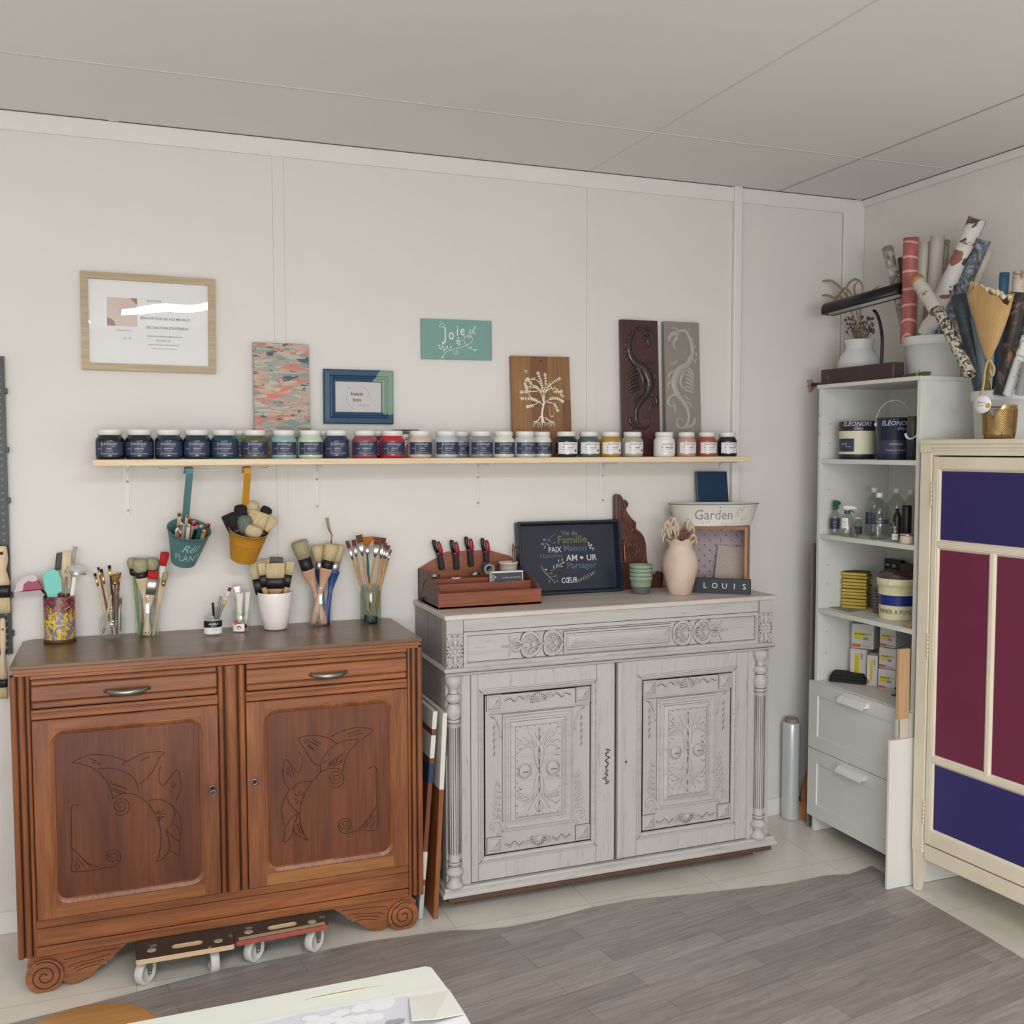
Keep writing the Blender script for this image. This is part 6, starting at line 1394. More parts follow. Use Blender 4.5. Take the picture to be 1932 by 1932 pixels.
def heart(x, y, r, c_):
 u_, v_ = f_(x, y); P = []
 for k in range(24):
  a = 2*pi*k/24; P.append((u_+r*.0625*16*sin(a)**3, yy, v_+r*.0625*(13*cos(a)-5*cos(2*a)-2*cos(3*a)-cos(4*a))))
 b.add([(u_, yy, v_)]+P, [(0, 1+(k+1) % 24, 1+k) for k in range(24)], order.index(c_))
heart(1155, 690, .0072, 'w'); heart(722, 458, .0035, 's'); heart(785, 893, .004, 'r')
def tl(pts, r, c_): b.tube(catmull([(f_(x, y)[0], yy, f_(x, y)[1]) for x, y in pts], 4), r, 5, mi=order.index(c_), fdir=(0, -1, 0))
def tleaf(x, y, a, ln, w_, c_):
 u_, v_ = f_(x, y); c, s_ = cos(a), sin(a)
 b.add([(u_+c*p_*ln-s_*q*w_, yy-.0004, v_+s_*p_*ln+c*q*w_) for p_, q in ((0, 0), (.3, -.4), (.7, -.4), (1, 0), (.7, .4), (.3, .4))], [(0, 1, 2, 3, 4, 5)], order.index(c_))
tl([(742, 305), (640, 390), (590, 480), (572, 520)], .0006, 's'); tl([(640, 395), (600, 405), (565, 408)], .0005, 's'); tl([(600, 460), (560, 475), (540, 475)], .0005, 's'); tl([(640, 395), (655, 430)], .0005, 's'); tl([(600, 460), (622, 490)], .0005, 's')
for x, y, r in ((560, 408, 20), (533, 474, 20), (625, 490, 17), (570, 527, 18), (655, 432, 11)):
 u_, v_ = f_(x, y); rr = r*.000115*1.9; b.add([(u_+rr*cos(2*pi*k/12), yy-.0003, v_+rr*sin(2*pi*k/12)) for k in range(12)], [tuple(range(12))], order.index('s'))
tl([(1335, 585), (1300, 520), (1265, 450)], .0006, 'w')
for x, y, a in ((1270, 475, 1.9), (1285, 505, 2.6), (1305, 540, 2.8), (1305, 510, 1.3), (1325, 560, .9)): tleaf(x, y, a, .0105, .006, 'w')
tl([(670, 900), (760, 840), (830, 780), (850, 720)], .0007, 'w'); tl([(715, 860), (712, 810)], .0006, 'w'); tl([(765, 840), (760, 790)], .0006, 'w'); tl([(785, 820), (790, 740)], .0006, 'w'); tl([(800, 810), (870, 768)], .0006, 'w'); tl([(770, 838), (840, 828)], .0006, 'w')
for x, y, a in ((712, 850, 1.57), (760, 825, 1.57), (790, 750, 1.57), (843, 740, 1.3), (852, 768, 0), (820, 828, 0)): tleaf(x, y, a, .0085, .0055, 'w')
tl([(515, 825), (570, 920), (640, 990), (700, 1058)], .0009, 'w'); tl([(600, 945), (670, 945)], .0007, 's'); tl([(660, 990), (730, 990)], .0007, 's'); tl([(625, 985), (640, 1050)], .0007, 's'); tl([(690, 1030), (740, 1055)], .0007, 's')
tleaf(565, 870, -.4, .012, .0065, 'w')
for x, y, a in ((650, 945, .2), (715, 985, .1), (640, 1040, -1.6), (720, 1055, -1.4), (745, 1055, -.2)): tleaf(x, y, a, .0125, .0105, 'o')
tl([(1365, 890), (1320, 960), (1240, 1020), (1100, 1050)], .0006, 's')
for k in range(7):
 x, y = 1345-38*k, 925+20*k
 tleaf(x, y, 2.9, .0085, .0045, 's'); tleaf(x, y, -1.9, .0095, .0045, 's')
b.build('writing', [inks[k] for k in order], t, local=True)
# --- carved brown bracket piece
t = thing('carved_ornament', 'dark brown carved wooden scroll bracket standing against the wall behind the green cups', 'carving', (1.93, -.03, ZC))
mcw = WOOD('carved_walnut', (108, 66, 52), (84, 50, 42), (60, 36, 32), 'z', .4, coat=.1)
pts = [(322,1180),(320,290),(335,265),(360,270),(385,305),(385,325),(410,320),(435,345),(438,375),(420,400),(415,415),(440,460),(475,505),(512,535),(512,600),(555,630),(590,680),(605,740),(610,820),(615,880),(620,910),(635,965),(660,1010),(700,1045),(722,1050),(728,1020),(745,1008),(765,1015),(775,1050),(770,1150),(760,1180)]
P = [at(*ZD(x, y), Y=-.045) for x, y in pts]; poly = [(p.x, max(p.z, ZC)) for p in P]
MB().prism(poly[::-1], -.045, -.012).build('body', mcw, t, bevel=.003)
b = MB(); g5 = lambda x, y, d=.002: (lambda p: (p.x, -.045-d, p.z))(at(*ZD(x, y), Y=-.046))
for pl_, r in (([(345, 300), (350, 450), (360, 700), (380, 1000)], .004), ([(370, 430), (400, 520), (450, 580), (480, 600), (450, 640), (400, 650), (385, 700)], .006), ([(400, 620), (440, 590), (520, 640), (580, 740), (595, 860), (560, 950)], .005), ([(430, 350), (400, 370), (395, 400)], .005), ([(600, 960), (640, 1030), (700, 1075), (760, 1060)], .005), ([(450, 900), (500, 850), (540, 800)], .004), ([(460, 960), (510, 920), (570, 900)], .004)):
 b.tube(catmull([g5(x, y) for x, y in pl_], 5), [r*.6, r, r*.5], 8, fdir=(0, -1, 0), flat=.7)
c_ = g5(470, 750)
b.tube([(c_[0]+q[0], c_[1], c_[2]+q[1]) for q in spiral(0, 0, .002, .024, 0, 2.2, 44)], .0042, 8, fdir=(0, -1, 0))
for k in range(5):
 a = -.3-.5*k; b.tube(catmull([(c_[0]+.026*cos(a), c_[1], c_[2]+.026*sin(a)), (c_[0]+.040*cos(a-.3), c_[1]-.001, c_[2]+.042*sin(a-.3)), (c_[0]+.046*cos(a-.7), c_[1], c_[2]+.05*sin(a-.7))], 4), [.003, .0045, .002], 6, fdir=(0, -1, 0))
b.build('relief', mcw, t)
# --- stack of green pots
p = at(1209, 1121.5, Z=ZC); d = Vector((p.x, p.y+3.655, 0)).normalized(); c = Vector((p.x, p.y, ZC))+d*.030
mgr1 = M('pot_sage', (144, 160, 140), .55, var=.08, vs=20); mgr2 = M('pot_grey', (96, 98, 96), .6, var=.15, vs=30)
prev = None
for i in range(4):
 zc = ZC+.0165*i*(.92)
 t = thing('plant_pot', ['sage pot with a grey dipped base, bottom of the nested stack', 'second pot from the bottom of the nested sage green stack', 'third pot from the bottom of the nested sage green stack', 'topmost pot of the nested sage green stack'][i], 'pot', (c.x, c.y, zc), group='nested sage pots')
 sc = 1.0
 pr = [(.0325, 0), (.0345, .004), (.0385, .030), (.0415, .054), (.0450, .055), (.0455, .066), (.0445, .068), (.0425, .066), (.0395, .050), (.0335, .006), (1e-4, .005)] if i == 0 else [(.030, .010), (.0385, .052), (.0412, .0545), (.0450, .0555), (.0455, .066), (.0445, .068), (.0425, .066), (.0385, .050), (.030, .012), (1e-4, .011)]
 MB().lathe(pr, (0, 0, 0), 36, True, False, mi=([1, 1]+[0]*8) if i == 0 else 0).build('body', [mgr1, mgr2], t, local=True)
 if i == 0:
  b = MB(); rnd = random.Random(4)
  for k in range(40):
   a = -pi+pi*k/39; h = .031+rnd.uniform(0, .009)
   R = .0325+.0005+(h/.054)*.0088
   b.add([(.0330*cos(a), .0330*sin(a), .001), (.0330*cos(a+.082), .0330*sin(a+.082), .001), ((R+.0003)*cos(a+.082), (R+.0003)*sin(a+.082), h), ((R+.0003)*cos(a), (R+.0003)*sin(a), h+rnd.uniform(0, .003))], [(0, 1, 2, 3)])
  b.build('dipped_base', mgr2, t, local=True)
# --- blush vase with wavy rim and dried flowers
p = at(1283, 1123.5, Z=ZC); d = Vector((p.x, p.y+3.655, 0)).normalized(); c = Vector((p.x, p.y, ZC))+d*.042
t = thing('blush_vase', 'matt blush clay vase with a wavy rim, holding dried flowers on the grey cabinet', 'vase', c)
def wv(i, a, r, z):
 k = 1 if i in (9, 10, 11, 12) else 0
 return r*(1+.06*k*cos(8*a+.6)), z+.0045*k*cos(8*a+.6)
pr = [(.042, 0), (.043, .002), (.050, .030), (.063, .080), (.0700, .118), (.0665, .145), (.055, .168), (.046, .182), (.0475, .196), (.0600, .212), (.0610, .214), (.0585, .2145), (.045, .198), (.042, .182), (.055, .150), (.050, .05), (1e-4, .01)]
MB().lathe(pr, (0, 0, 0), 56, True, False, wav=wv).build('body', M('blush_clay', (208, 188, 172), .7, c2=(192, 160, 144), vs=7, thr=(.42, .66), bump=.12, bs=90), t, local=True)
rnd = random.Random(8)
mdry = M('dried_cream', (206, 190, 164), .85, var=.2, vs=60, bump=.6, bs=200); mdr2 = M('dried_rose', (164, 112, 108), .85, var=.3, vs=60, bump=.6, bs=200); mst = M('dried_stem', (150, 128, 92), .8)
for i, (x, y, k) in enumerate([(790, 560, 0), (815, 510, 0), (850, 475, 0), (880, 480, 0), (905, 520, 0), (930, 560, 0), (800, 620, 0), (870, 560, 0), (1010, 500, 0), (985, 530, 0), (1035, 545, 0), (1055, 640, 0), (975, 620, 1), (950, 660, 1), (1005, 650, 1), (960, 710, 1), (1000, 700, 1)]):
 e = at(*ZD(x, y+(18 if k == 0 else 0)), Y=c.y+rnd.uniform(-.02, .025)); s0 = c+Vector((rnd.uniform(-.02, .02), rnd.uniform(-.02, .02), .10))
 neck = Vector((c.x+(e.x-c.x)*.5, c.y+(e.y-c.y)*.5, c.z+.195))
 t = thing('dried_flower', 'cream feathery dried grass plume in the blush vase' if k == 0 else 'dusty pink dried flower head low in the blush vase', 'dried flower', s0, group='cream dried plumes' if k == 0 else 'pink dried heads')
 MB().tube(catmull([s0, neck, (neck+e)/2+Vector((0, 0, .01)), e], 4), .0012, 5).build('stem', mst, t)
 b = MB()
 if k == 0:
  dr = (e-neck).normalized(); side = Vector((1 if e.x > c.x else -1, 0, 0))
  pts = [e-dr*.055, e-dr*.025+Vector((0, 0, .004)), e, e+side*.012-Vector((0, 0, .012)), e+side*.016-Vector((0, 0, .038))]
  b.tube(catmull(pts, 4), [.003, .0065, .0075, .005, .0015], 9)
  for j in range(26):
   q = Vector(pts[0]).lerp(Vector(pts[2]), rnd.random()); b.tube([q, q+Vector((rnd.uniform(-.014, .014), rnd.uniform(-.014, .014), rnd.uniform(-.004, .016)))], [.0011, .0003], 4)
 else:
  for j in range(34):
   v = Vector((rnd.gauss(0, 1), rnd.gauss(0, 1), rnd.gauss(0, 1))).normalized()*.017; b.tube([e, e+v*.6, e+v], [.001, .0042, .001], 5, flat=.35)
 b.build('head', mdry if k == 0 else mdr2, t)
# --- wooden crate turned to the left, lined with scallop paper
ang = radians(-38)
cx = Vector((cos(ang), sin(ang), 0)); cy = Vector((-sin(ang), cos(ang), 0))
BRc = at(1409, 1117, Z=ZC); TRc = 0
LX = .36; HX = .262; DX = .135
O = Vector((BRc.x, BRc.y, ZC))-cx*LX
# width so that the left edge hides behind the vase, all within the top
LX = .30; O = Vector((BRc.x, BRc.y, ZC))-cx*LX
mt = Matrix((cx, cy, Vector((0, 0, 1)))).transposed().to_4x4(); mt.translation = O
t = thing('wooden_crate', 'upright wooden crate lined with lilac scallop paper at the right end of the grey cabinet', 'crate', mat4=mt)
cw = WOOD('crate_wood', (176, 128, 84), (150, 102, 66), (116, 74, 50), 'z', .5); cwx = WOOD('crate_wood_x', (164, 112, 76), (142, 94, 64), (108, 68, 48), 'x', .5)
HX = at(1409, 995, Y=O.y+(cx*LX).y).z-ZC
b = MB().box(0, .011, 0, DX, 0, HX); b.build('side', cw, t, local=True); b = MB().box(LX-.011, LX, 0, DX, 0, HX).lathe([(.009, 0), (1e-4, .0006)], (0, 0, 0), 10, False, False, 1, xf=Matrix.Translation((LX+.0002, .03, HX*.52)) @ Matrix.Rotation(radians(90), 4, 'Y')); b.lathe([(.006, 0), (1e-4, .0006)], (0, 0, 0), 10, False, False, 1, xf=Matrix.Translation((LX+.0002, .02, HX*.3)) @ Matrix.Rotation(radians(90), 4, 'Y')); b.build('side', [cw, M('knot_brown', (92, 58, 44), .6)], t, local=True)
MB().box(.011, LX-.011, 0, DX, HX-.011, HX).build('top', cwx, t, local=True); MB().box(.011, LX-.011, 0, DX, 0, .011).build('bottom', cwx, t, local=True); MB().box(0, LX, DX, DX+.004, 0, HX).build('back', cwx, t, local=True)
b = MB().box(.012, LX-.012, DX-.0015, DX-.0002, .012, HX-.012)
y = DX-.0018; r = .0215; row = 0; z = .012
while z < HX-.014:
 x = .012+(r if row % 2 else 0)
 while x < LX-.012:
  for f in (1.0, .66):
   P = [(x+r*f*cos(a), y, z+r*f*sin(a)) for a in [pi*k/10 for k in range(11)]]; P = [q for q in P if .013 < q[0] < LX-.013 and q[2] < HX-.013]
   if len(P) > 2: b.tube(P, .0009, 4, mi=1)
  for k in range(1, 6):
   a = pi*k/6; q = (x+r*cos(a), y, z+r*sin(a))
   if .013 < q[0] < LX-.013 and q[2] < HX-.013: b.tube([(x+.004*cos(a), y, z+.004*sin(a)), q], .0003, 3, mi=1)
  if z+.012 < HX-.014 and .02 < x < LX-.02: b.add([(x-.003, y-.0003, z+.009), (x+.003, y-.0003, z+.009), (x, y-.0003, z-.001)], [(0, 1, 2)], 2)
  x += 2*r
 z += r; row += 1
b.build('lining', [M('lilac_paper', (172, 156, 162), .6), M('scallop_line', (206, 196, 198), .5), M('scallop_dark', (84, 66, 74), .6)], t, local=True)
# small stencilled panel inside the crate
t = thing('stencil_panel', 'small beige panel with a white damask stencil leaning inside the crate', 'panel', mat4=mt @ Matrix.Translation((LX-.137, DX-.052, .0115)) @ Matrix.Rotation(radians(-12), 4, 'X') @ Matrix.Rotation(radians(4), 4, 'Y'))
MB().box(0, .115, 0, .008, 0, .165, .001).build('panel', M('beige_panel', (176, 162, 152), .6), t, local=True)
b = MB()
for s_ in (-1, 1):
 for k in range(7):
  z = .020+.018*k; w_ = .030*sin(pi*(k+1)/8)+.006
  b.tube(catmull([(.0575, -.0005, z), (.0575+s_*w_*.6, -.0005, z+.010), (.0575+s_*w_, -.0005, z+.004), (.0575+s_*w_*.7, -.0005, z-.004)], 4), .0009, 5, fdir=(0, -1, 0))
b.tube([(.0575, -.0005, .012), (.0575, -.0005, .150)], .0008, 5); b.build('stencil', M('stencil_white', (208, 200, 192), .6), t, local=True)
# --- oval white planter on the crate
zt = ZC+HX
Pc = O+cx*(LX*.52)+cy*(DX*.55)
pl0, pl1 = at(1273, 952, Y=Pc.y), at(1420, 952, Y=Pc.y); hw_ = .155
cxp = at(1346, 980, Y=Pc.y).x
t = thing('oval_planter', 'white distressed oval metal planter lettered Garden on top of the crate', 'planter', (cxp, Pc.y, zt+.0005), (0, 0, radians(-14)))
rt = (pl1.x-pl0.x)/2*1.02; rb_ = rt*.84; Hp = at(1346, 951, Y=Pc.y-.05).z-zt
MB().lathe([(rb_, 0), (rb_+.001, .002), (rt-.002, Hp-.004), (rt+.002, Hp-.003), (rt+.002, Hp), (rt-.001, Hp), (rt-.003, Hp-.004), (rb_-.002, .004), (1e-4, .003)], (0, 0, 0), 56, True, False, ry=.42, mi=[0, 0, 0, 1, 1, 0, 0, 0]).build('body', [M('planter_white', (226, 222, 214), .5, var=.05, vs=20), M('worn_zinc', (110, 112, 122), .5, .5)], t, local=True)
b = MB(); rnd = random.Random(3)
def fnp(u_, z):
 rr = rb_+(rt-rb_)*(z/Hp); xx = max(-.99, min(.99, u_/rr)); return (u_, -.42*rr*sqrt(1-xx*xx)-.0006, z)
b.text('Garden', -.020, Hp*.50, 0, .056, 0, 0, .0, .92, fn=fnp); b.text('_', .075, Hp*.62, 0, .030, 0, fn=fnp)
for cx_, cz_, n in ((.085, .66, 9), (.105, .35, 10), (-.055, .20, 9), (.10, .8, 5), (.02, .12, 3), (.01, .88, 3)):
 for k in range(n):
  u_ = cx_+rnd.uniform(-.018, .018); z = cz_*Hp+rnd.uniform(-.008, .008); w_ = rnd.uniform(.0015, .0045); h_ = rnd.uniform(.0006, .0018)
  b.add([fnp(u_-w_, z), fnp(u_+w_*.3, z-h_), fnp(u_+w_, z+h_*.4), fnp(u_, z+h_*1.3)], [(0, 1, 2, 3)])
b.build('lettering', M('worn_grey_ink', (128, 130, 136), .6), t, local=True)
# --- navy panel leaning in the planter against the wall
mt, W, H = rect3((1315.5, 890), (1373, 889), (1375, 975), (1317, 975), -.030, -.060)
mt.translation += Vector((0, 0, 0))
t = thing('navy_panel', 'small navy painted panel standing behind the planter under the shelf end', 'panel', mat4=mt)
MB().box(-W/2, W/2, 0, .012, -H/2, H/2, .0015).build('panel', M('navy_panel_paint', (28, 56, 86), .4, var=.12, vs=18), t, local=True)
MB().frame(-W/2-.0004, W/2+.0004, -H/2, H/2+.0004, [(0, .003), (.0006, -.0004), (.0014, -.0004)]).build('worn_edge', M('worn_edge', (128, 122, 112), .7), t, local=True)
# --- LOUIS block
A = at(1304, 1117.5, Z=ZC); B = at(1416, 1122.3, Z=ZC); d = (B-A); L_ = d.length; ux = d.normalized(); uy = Vector((-ux.y, ux.x, 0))
mt = Matrix((ux, uy, Vector((0, 0, 1)))).transposed().to_4x4(); mt.translation = A
t = thing('name_block', 'dark slate block with the white letters LOUIS in front of the crate', 'sign', mat4=mt)
Hh = .058
MB().box(0, L_, 0, .020, 0, Hh, .001).build('block', M('slate_block', (44, 50, 58), .5), t, local=True)
for i, ch in enumerate('LOUIS'): MB().text(ch, L_*(.235+.165*i), Hh*.50, -.0007, .031, 0, sx=.95).build('letter', M('letter_white', (216, 216, 216), .5), t, local=True)
# ================================================================ white shelf unit with drawers by the right wall
mwu = M('white_melamine', (218, 218, 213), .45, var=.03, vs=4); mwd = M('white_drawer', (216, 218, 213), .45)
UX, UY0, UY1, UXB = 2.665, -.205, -.775, 3.020
t = thing('shelf_unit', 'tall white shelf unit with two drawers standing against the right wall', 'shelf unit', ((UX+UXB)/2, (UY0+UY1)/2, 0))
MB().box(UX, UXB, UY0-.018, UY0, .002, 1.843, .0008).build('side_panel', mwu, t); MB().box(UX, UXB, UY1, UY1+.018, .002, 1.843, .0008).build('side_panel', mwu, t)
MB().box(UX-.006, UXB, UY1-.002, UY0+.006, 1.843, 1.858, .001).build('top', mwu, t)
MB().box(UXB-.006, UXB, UY1+.018, UY0-.018, .06, 1.843).build('back_panel', mwu, t)
for z in (1.556, 1.248, .941): MB().box(UX+.001, UXB-.007, UY1+.019, UY0-.019, z-.018, z, .0008).build('shelf', mwu, t)
MB().box(UX-.002, UXB-.007, UY1+.019, UY0-.019, .622, .640, .0008).build('cabinet_top', mwu, t)
MB().box(UX+.02, UX+.036, UY1+.019, UY0-.019, .066, .12).build('kick_rail', mwu, t)
m_hole = M('hole_dark', (80, 78, 74), .8)
b = MB()
for z in (.75, .84, 1.04, 1.12, 1.35, 1.43, 1.62, 1.70):
 b.cyl((UX+.045, UY0-.0178, z), (UX+.045, UY0-.0186, z), .0022, n=6)
for z in (1.66, 1.735): b.box(UX-.0006, UX+.001, UY0-.006, UY0-.004, z-.007, z+.007)
b.build('peg_holes', m_hole, t)
for z0, z1 in ((.3575, .6375), (.070, .3545)):
 xf = Matrix.Translation((2.648, 0, 0)) @ Matrix(((0, 1, 0, 0), (-1, 0, 0, 0), (0, 0, 1, 0), (0, 0, 0, 1)))
 b = MB()  # front in local x = along -y
 b.frame(-UY0-.010, -UY1+.002, z0, z1, [(0, .016), (0, 0), (.055, 0), (.057, .006)], 0, 0, True, xf=xf)
 dr = b.build('drawer', mwd, t)
 hc = at(*( (1608, 1328) if z0 > .3 else (1604, 1461)), X=2.635); zc = z1-.026
 b = MB(); y0, y1 = hc.y+.075, hc.y-.075
 b.prism([(2.648, zc+.012), (2.636, zc+.010), (2.622, zc-.006), (2.620, zc-.016), (2.6225, zc-.016), (2.625, zc-.006), (2.638, zc+.006), (2.648, zc+.008)], -y0, -y1, plane='xz', xf=Matrix(((1, 0, 0, 0), (0, -1, 0, 0), (0, 0, 1, 0), (0, 0, 0, 1))))
 for yy_ in (y0, y1-.003): b.prism([(2.648, zc+.010), (2.636, zc+.009), (2.622, zc-.006), (2.634, zc-.010), (2.648, zc-.006)], yy_-.0015, yy_+.0015)
 b.build('handle', M('white_handle', (228, 228, 224), .35), dr)
def inunit(px, py, X): return at(px, py, X=X)
def cylthing(name, label, cat, px0, px1, X, z, r=None, **k):
 """round thing in the unit: silhouette px0..px1 wide, centre at depth X, foot at z"""
 a, b_ = at(px0, 900, X=X), at(px1, 900, X=X); c = at((px0+px1)/2, 900, X=X)
 dirv = Vector((c.x-CAM.x, c.y-CAM.y, 0)); dist = dirv.length
 ang = abs(atan2(a.y-CAM.y, a.x)-atan2(b_.y-CAM.y, b_.x))/2
 rr = r or dist*sin(ang)
 t = thing(name, label, cat, (c.x, c.y, z+.0005), (0, 0, atan2(dirv.y, dirv.x)-pi/2), **k)
 return t, rr
def wrap(b, R, z0, z1, a0, a1, mi=0, n=16):
 V = []
 for k in range(n+1):
  a = -pi/2+a0+(a1-a0)*k/n; V += [(R*cos(a), R*sin(a), z0), (R*cos(a), R*sin(a), z1)]
 b.add(V, [(2*k, 2*k+2, 2*k+3, 2*k+1) for k in range(n)], mi, True); return b
def onc(R): return lambda u_, z: (R*cos(-pi/2+u_/R), R*sin(-pi/2+u_/R), z)
# --- tins on the top shelf
mk_ = M('tin_dark', (38, 38, 44), .4); mcrm = M('tin_cream', (214, 208, 188), .45); mnvb = M('tin_navy', (30, 44, 66), .35, var=.15, vs=10)
t, r = cylthing('paint_tin', 'cream and black paint tin with a navy label on the top shelf', 'tin', 1581, 1650, 2.755, 1.556)
h = .152
b = MB().lathe([(r*.97, 0), (r, .003), (r, .020), (r, .024), (r, .112), (r, .150), (r*.98, h), (r*.93, h), (r*.93, h-.006), (1e-4, h-.006)], (0, 0, 0), 40, True, False, mi=[0, 0, 1, 1, 0, 2, 2, 2, 2]).build('body', [mk_, mcrm, m_steel], t, local=True)
b = MB(); wrap(b, r+.0004, .030, .082, -1.35, -.15, 0); b.text('ROSÉ', -r*1.05+.02, .060, 0, .012, 1, fn=onc(r+.0008)); b.text('Peinture', -.035, .050, 0, .008, 1, fn=onc(r+.0008)); b.text('ÉLÉONORE', .0, .139, 0, .024, 1, .2, .01, fn=onc(r+.0006)); b.text('Déco', .004, .122, 0, .016, 1, .4, fn=onc(r+.0006)); b.build('label', [m_navy_l, m_txw], t, local=True)
t, r = cylthing('paint_pail', 'dark navy paint pail with a raised white bail handle on the unit', 'pail', 1652, 1717, 2.77, 1.556)
MB().lathe([(r*.94, 0), (r*.95, .003), (r, .148), (r*1.02, .150), (r*1.02, .158), (r*.97, .160), (1e-4, .157)], (0, 0, 0), 40, True, False).build('body', mnvb, t, local=True)
b = MB(); wrap(b, r*.975+.001, .022, .074, -1.2, 1.1, 0); b.text('MIDNIGHT', .010, .058, 0, .0105, 1, fn=onc(r+.0006)); b.text('Couleurs de Caractère', .010, .036, 0, .0085, 1, .3, fn=onc(r+.0006)); b.text('ÉLÉONORE', .012, .137, 0, .024, 1, .2, .005, fn=onc(r*1.0+.0012)); b.text('Déco', .03, .118, 0, .016, 1, .4, fn=onc(r+.0012)); b.build('label', [m_navy_l, m_txw], t, local=True)
b = MB().tube([((r+.004)*cos(a), 0, .135+.092*sin(a)) for a in [pi*k/24 for k in range(25)]], .0016, 6); b.build('bail', M('bail_white', (206, 204, 198), .4), t, local=True)
MB().ball((-(r+.004), -.004, .135), .008, 8, sc=(.7, .6, 1)).build('ear', m_white, t, local=True)
t, r = cylthing('paint_pail', 'olive lidded paint pail with a hanging white strap, half hidden by the armoire', 'pail', 1709, 1733, 2.715, 1.556)
MB().lathe([(r*.94, 0), (r, .100), (r, .128), (r*.97, .160), (1e-4, .160)], (0, 0, 0), 36, True, False, mi=[0, 1, 1, 1]).build('body', [M('dark_green_tin', (44, 50, 58), .4), M('olive_lid', (70, 68, 54), .5)], t, local=True)
R_ = r+.003; MB().tube(catmull([(R_*cos(a), R_*sin(a)*1.05, .098-.020*sin((a-pi)/(.75*pi)*pi)) for a in [pi+.75*pi*k/8 for k in range(9)]], 3), .0055, 8, flat=.3, fdir=(0, 0, 1)).build('strap', m_white, t, local=True)
# --- bottles on the middle shelf
mcl = GLASS('clear_pet', (236, 238, 236), .05); mgrn_ = M('trigger_green', (14, 92, 62), .35)
def bottle(label, px0, px1, X, h, cap, lab=None, trig=False, nr=.25, name='clear_bottle', z=1.248, sh=.68):
 t, r = cylthing(name, label, 'bottle', px0, px1, X, z)
 pr = [(r*.85, 0), (r*.97, .004), (r, .010), (r, h*sh), (r*.9, h*(sh+.07)), (r*nr*1.3, h*.92), (r*nr, h*.94), (r*nr, h)]
 MB().lathe(pr, (0, 0, 0), 30, True, False).build('body', mcl, t, local=True)
 if lab:
  b = MB(); wrap(b, r+.0006, h*lab[1], h*lab[2], lab[3], lab[4], 0); b.text(lab[5], r*(lab[3]+lab[4])/2, h*(lab[1]*.4+lab[2]*.6), 0, .008, 1, fn=onc(r+.0010)); b.text('déco', r*(lab[3]+lab[4])/2, h*(lab[1]*.7+lab[2]*.3), 0, .006, 1, fn=onc(r+.0010)); b.build('label', [lab[0], m_txw if lab[0] is m_navy_l else m_txd], t, local=True)
 if trig:
  b = MB().lathe([(r*.42, h*.94), (r*.46, h*.95), (r*.42, h*1.08), (r*.30, h*1.10)], (0, 0, 0), 18); b.build('collar', mgrn_, t, local=True)
  b = MB(); a = 1 if trig == 'white' else .55
  b.tube(catmull([(-.016*a, 0, h*1.20), (.004*a, 0, h*1.20), (.026*a, 0, h*1.18), (.036*a, 0, h*1.145)], 4), [.010, .013, .010, .005], 12, flat=.8, fdir=(0, 0, 1)); b.cyl((0, 0, h*1.08), (0, 0, h*1.2), .010, n=12); b.build('spray_head', m_white if trig == 'white' else mgrn_, t, local=True)
  MB().tube(catmull([(.006*a, 0, h*1.13), (.014*a, -.002, h*1.06), (.026*a, -.004, h*1.00)], 4), [.005, .004, .003], 8, flat=.6).build('trigger', mgrn_, t, local=True)
 else:
  cr = r*nr+.003; MB().lathe([(cr, h*.955), (cr, h*1.055), (cr-.002, h*1.065), (1e-4, h*1.065)], (0, 0, 0), 20, True, False).build('cap', m_white, t, local=True)
 return t, r
X7 = 2.70
bottle('spray bottle with a green trigger and navy label, left end of bottle shelf', 1566, 1588, 2.714, .108, 0, (m_navy_l, .22, .62, -1.0, .9, 'Cire'), 'green', .3, 'spray_bottle')
bottle('spray bottle with a white trigger on a green collar, front of bottle shelf', 1587, 1613, 2.700, .096, 0, (m_whl, .35, .78, -.9, .1, 'Eau'), 'white', .34, 'spray_bottle')
bottle('small bottle with a white cap behind the spray bottles', 1613, 1629, 2.80, .066, 0, (M('dark_label', (58, 56, 60), .5), .05, .5, -1, 1, ''), nr=.55, sh=.7)
bottle('tall clear bottle with a white cap at the back of the bottle shelf', 1633, 1668, 2.84, .180, 0, (m_navy_l, .25, .52, -1.1, .2, 'Vernis'))
bottle('tall clear bottle with a white cap at the front of the bottle shelf', 1640, 1680, 2.735, .168, 0, (m_navy_l, .36, .46, -1.1, 1.1, 'Vernis'))
bottle('tall clear bottle with a white cap, behind the dark sprayer', 1674, 1712, 2.88, .180, 0)
bottle('tall clear bottle with a white cap, partly hidden by the armoire', 1702, 1738, 2.86, .180, 0)
t, r = cylthing('small_glass', 'small clear faceted glass in front of the spray bottles', 'glass', 1606, 1622, 2.70, 1.248)
MB().lathe([(r*.9, 0), (r, .003), (r, .034)], (0, 0, 0), 12, True, False, smooth=False).build('body', mcl, t, local=True)
t, r = cylthing('black_canister', 'tall black canister beside the armoire on the bottle shelf', 'canister', 1703, 1722, 2.76, 1.248)
MB().lathe([(r*.95, 0), (r, .004), (r, .128), (r*.9, .136), (1e-4, .137)], (0, 0, 0), 24).build('body', m_black, t, local=True)
t, r = cylthing('dark_sprayer', 'small dark brown sprayer bottle left of the black canister', 'bottle', 1686, 1703, 2.80, 1.248)
MB().lathe([(r*.95, 0), (r, .003), (r, .085), (r*.6, .100), (r*.45, .105), (r*.45, .118), (1e-4, .119)], (0, 0, 0), 20).build('body', M('brown_glass', (52, 44, 42), .25), t, local=True)
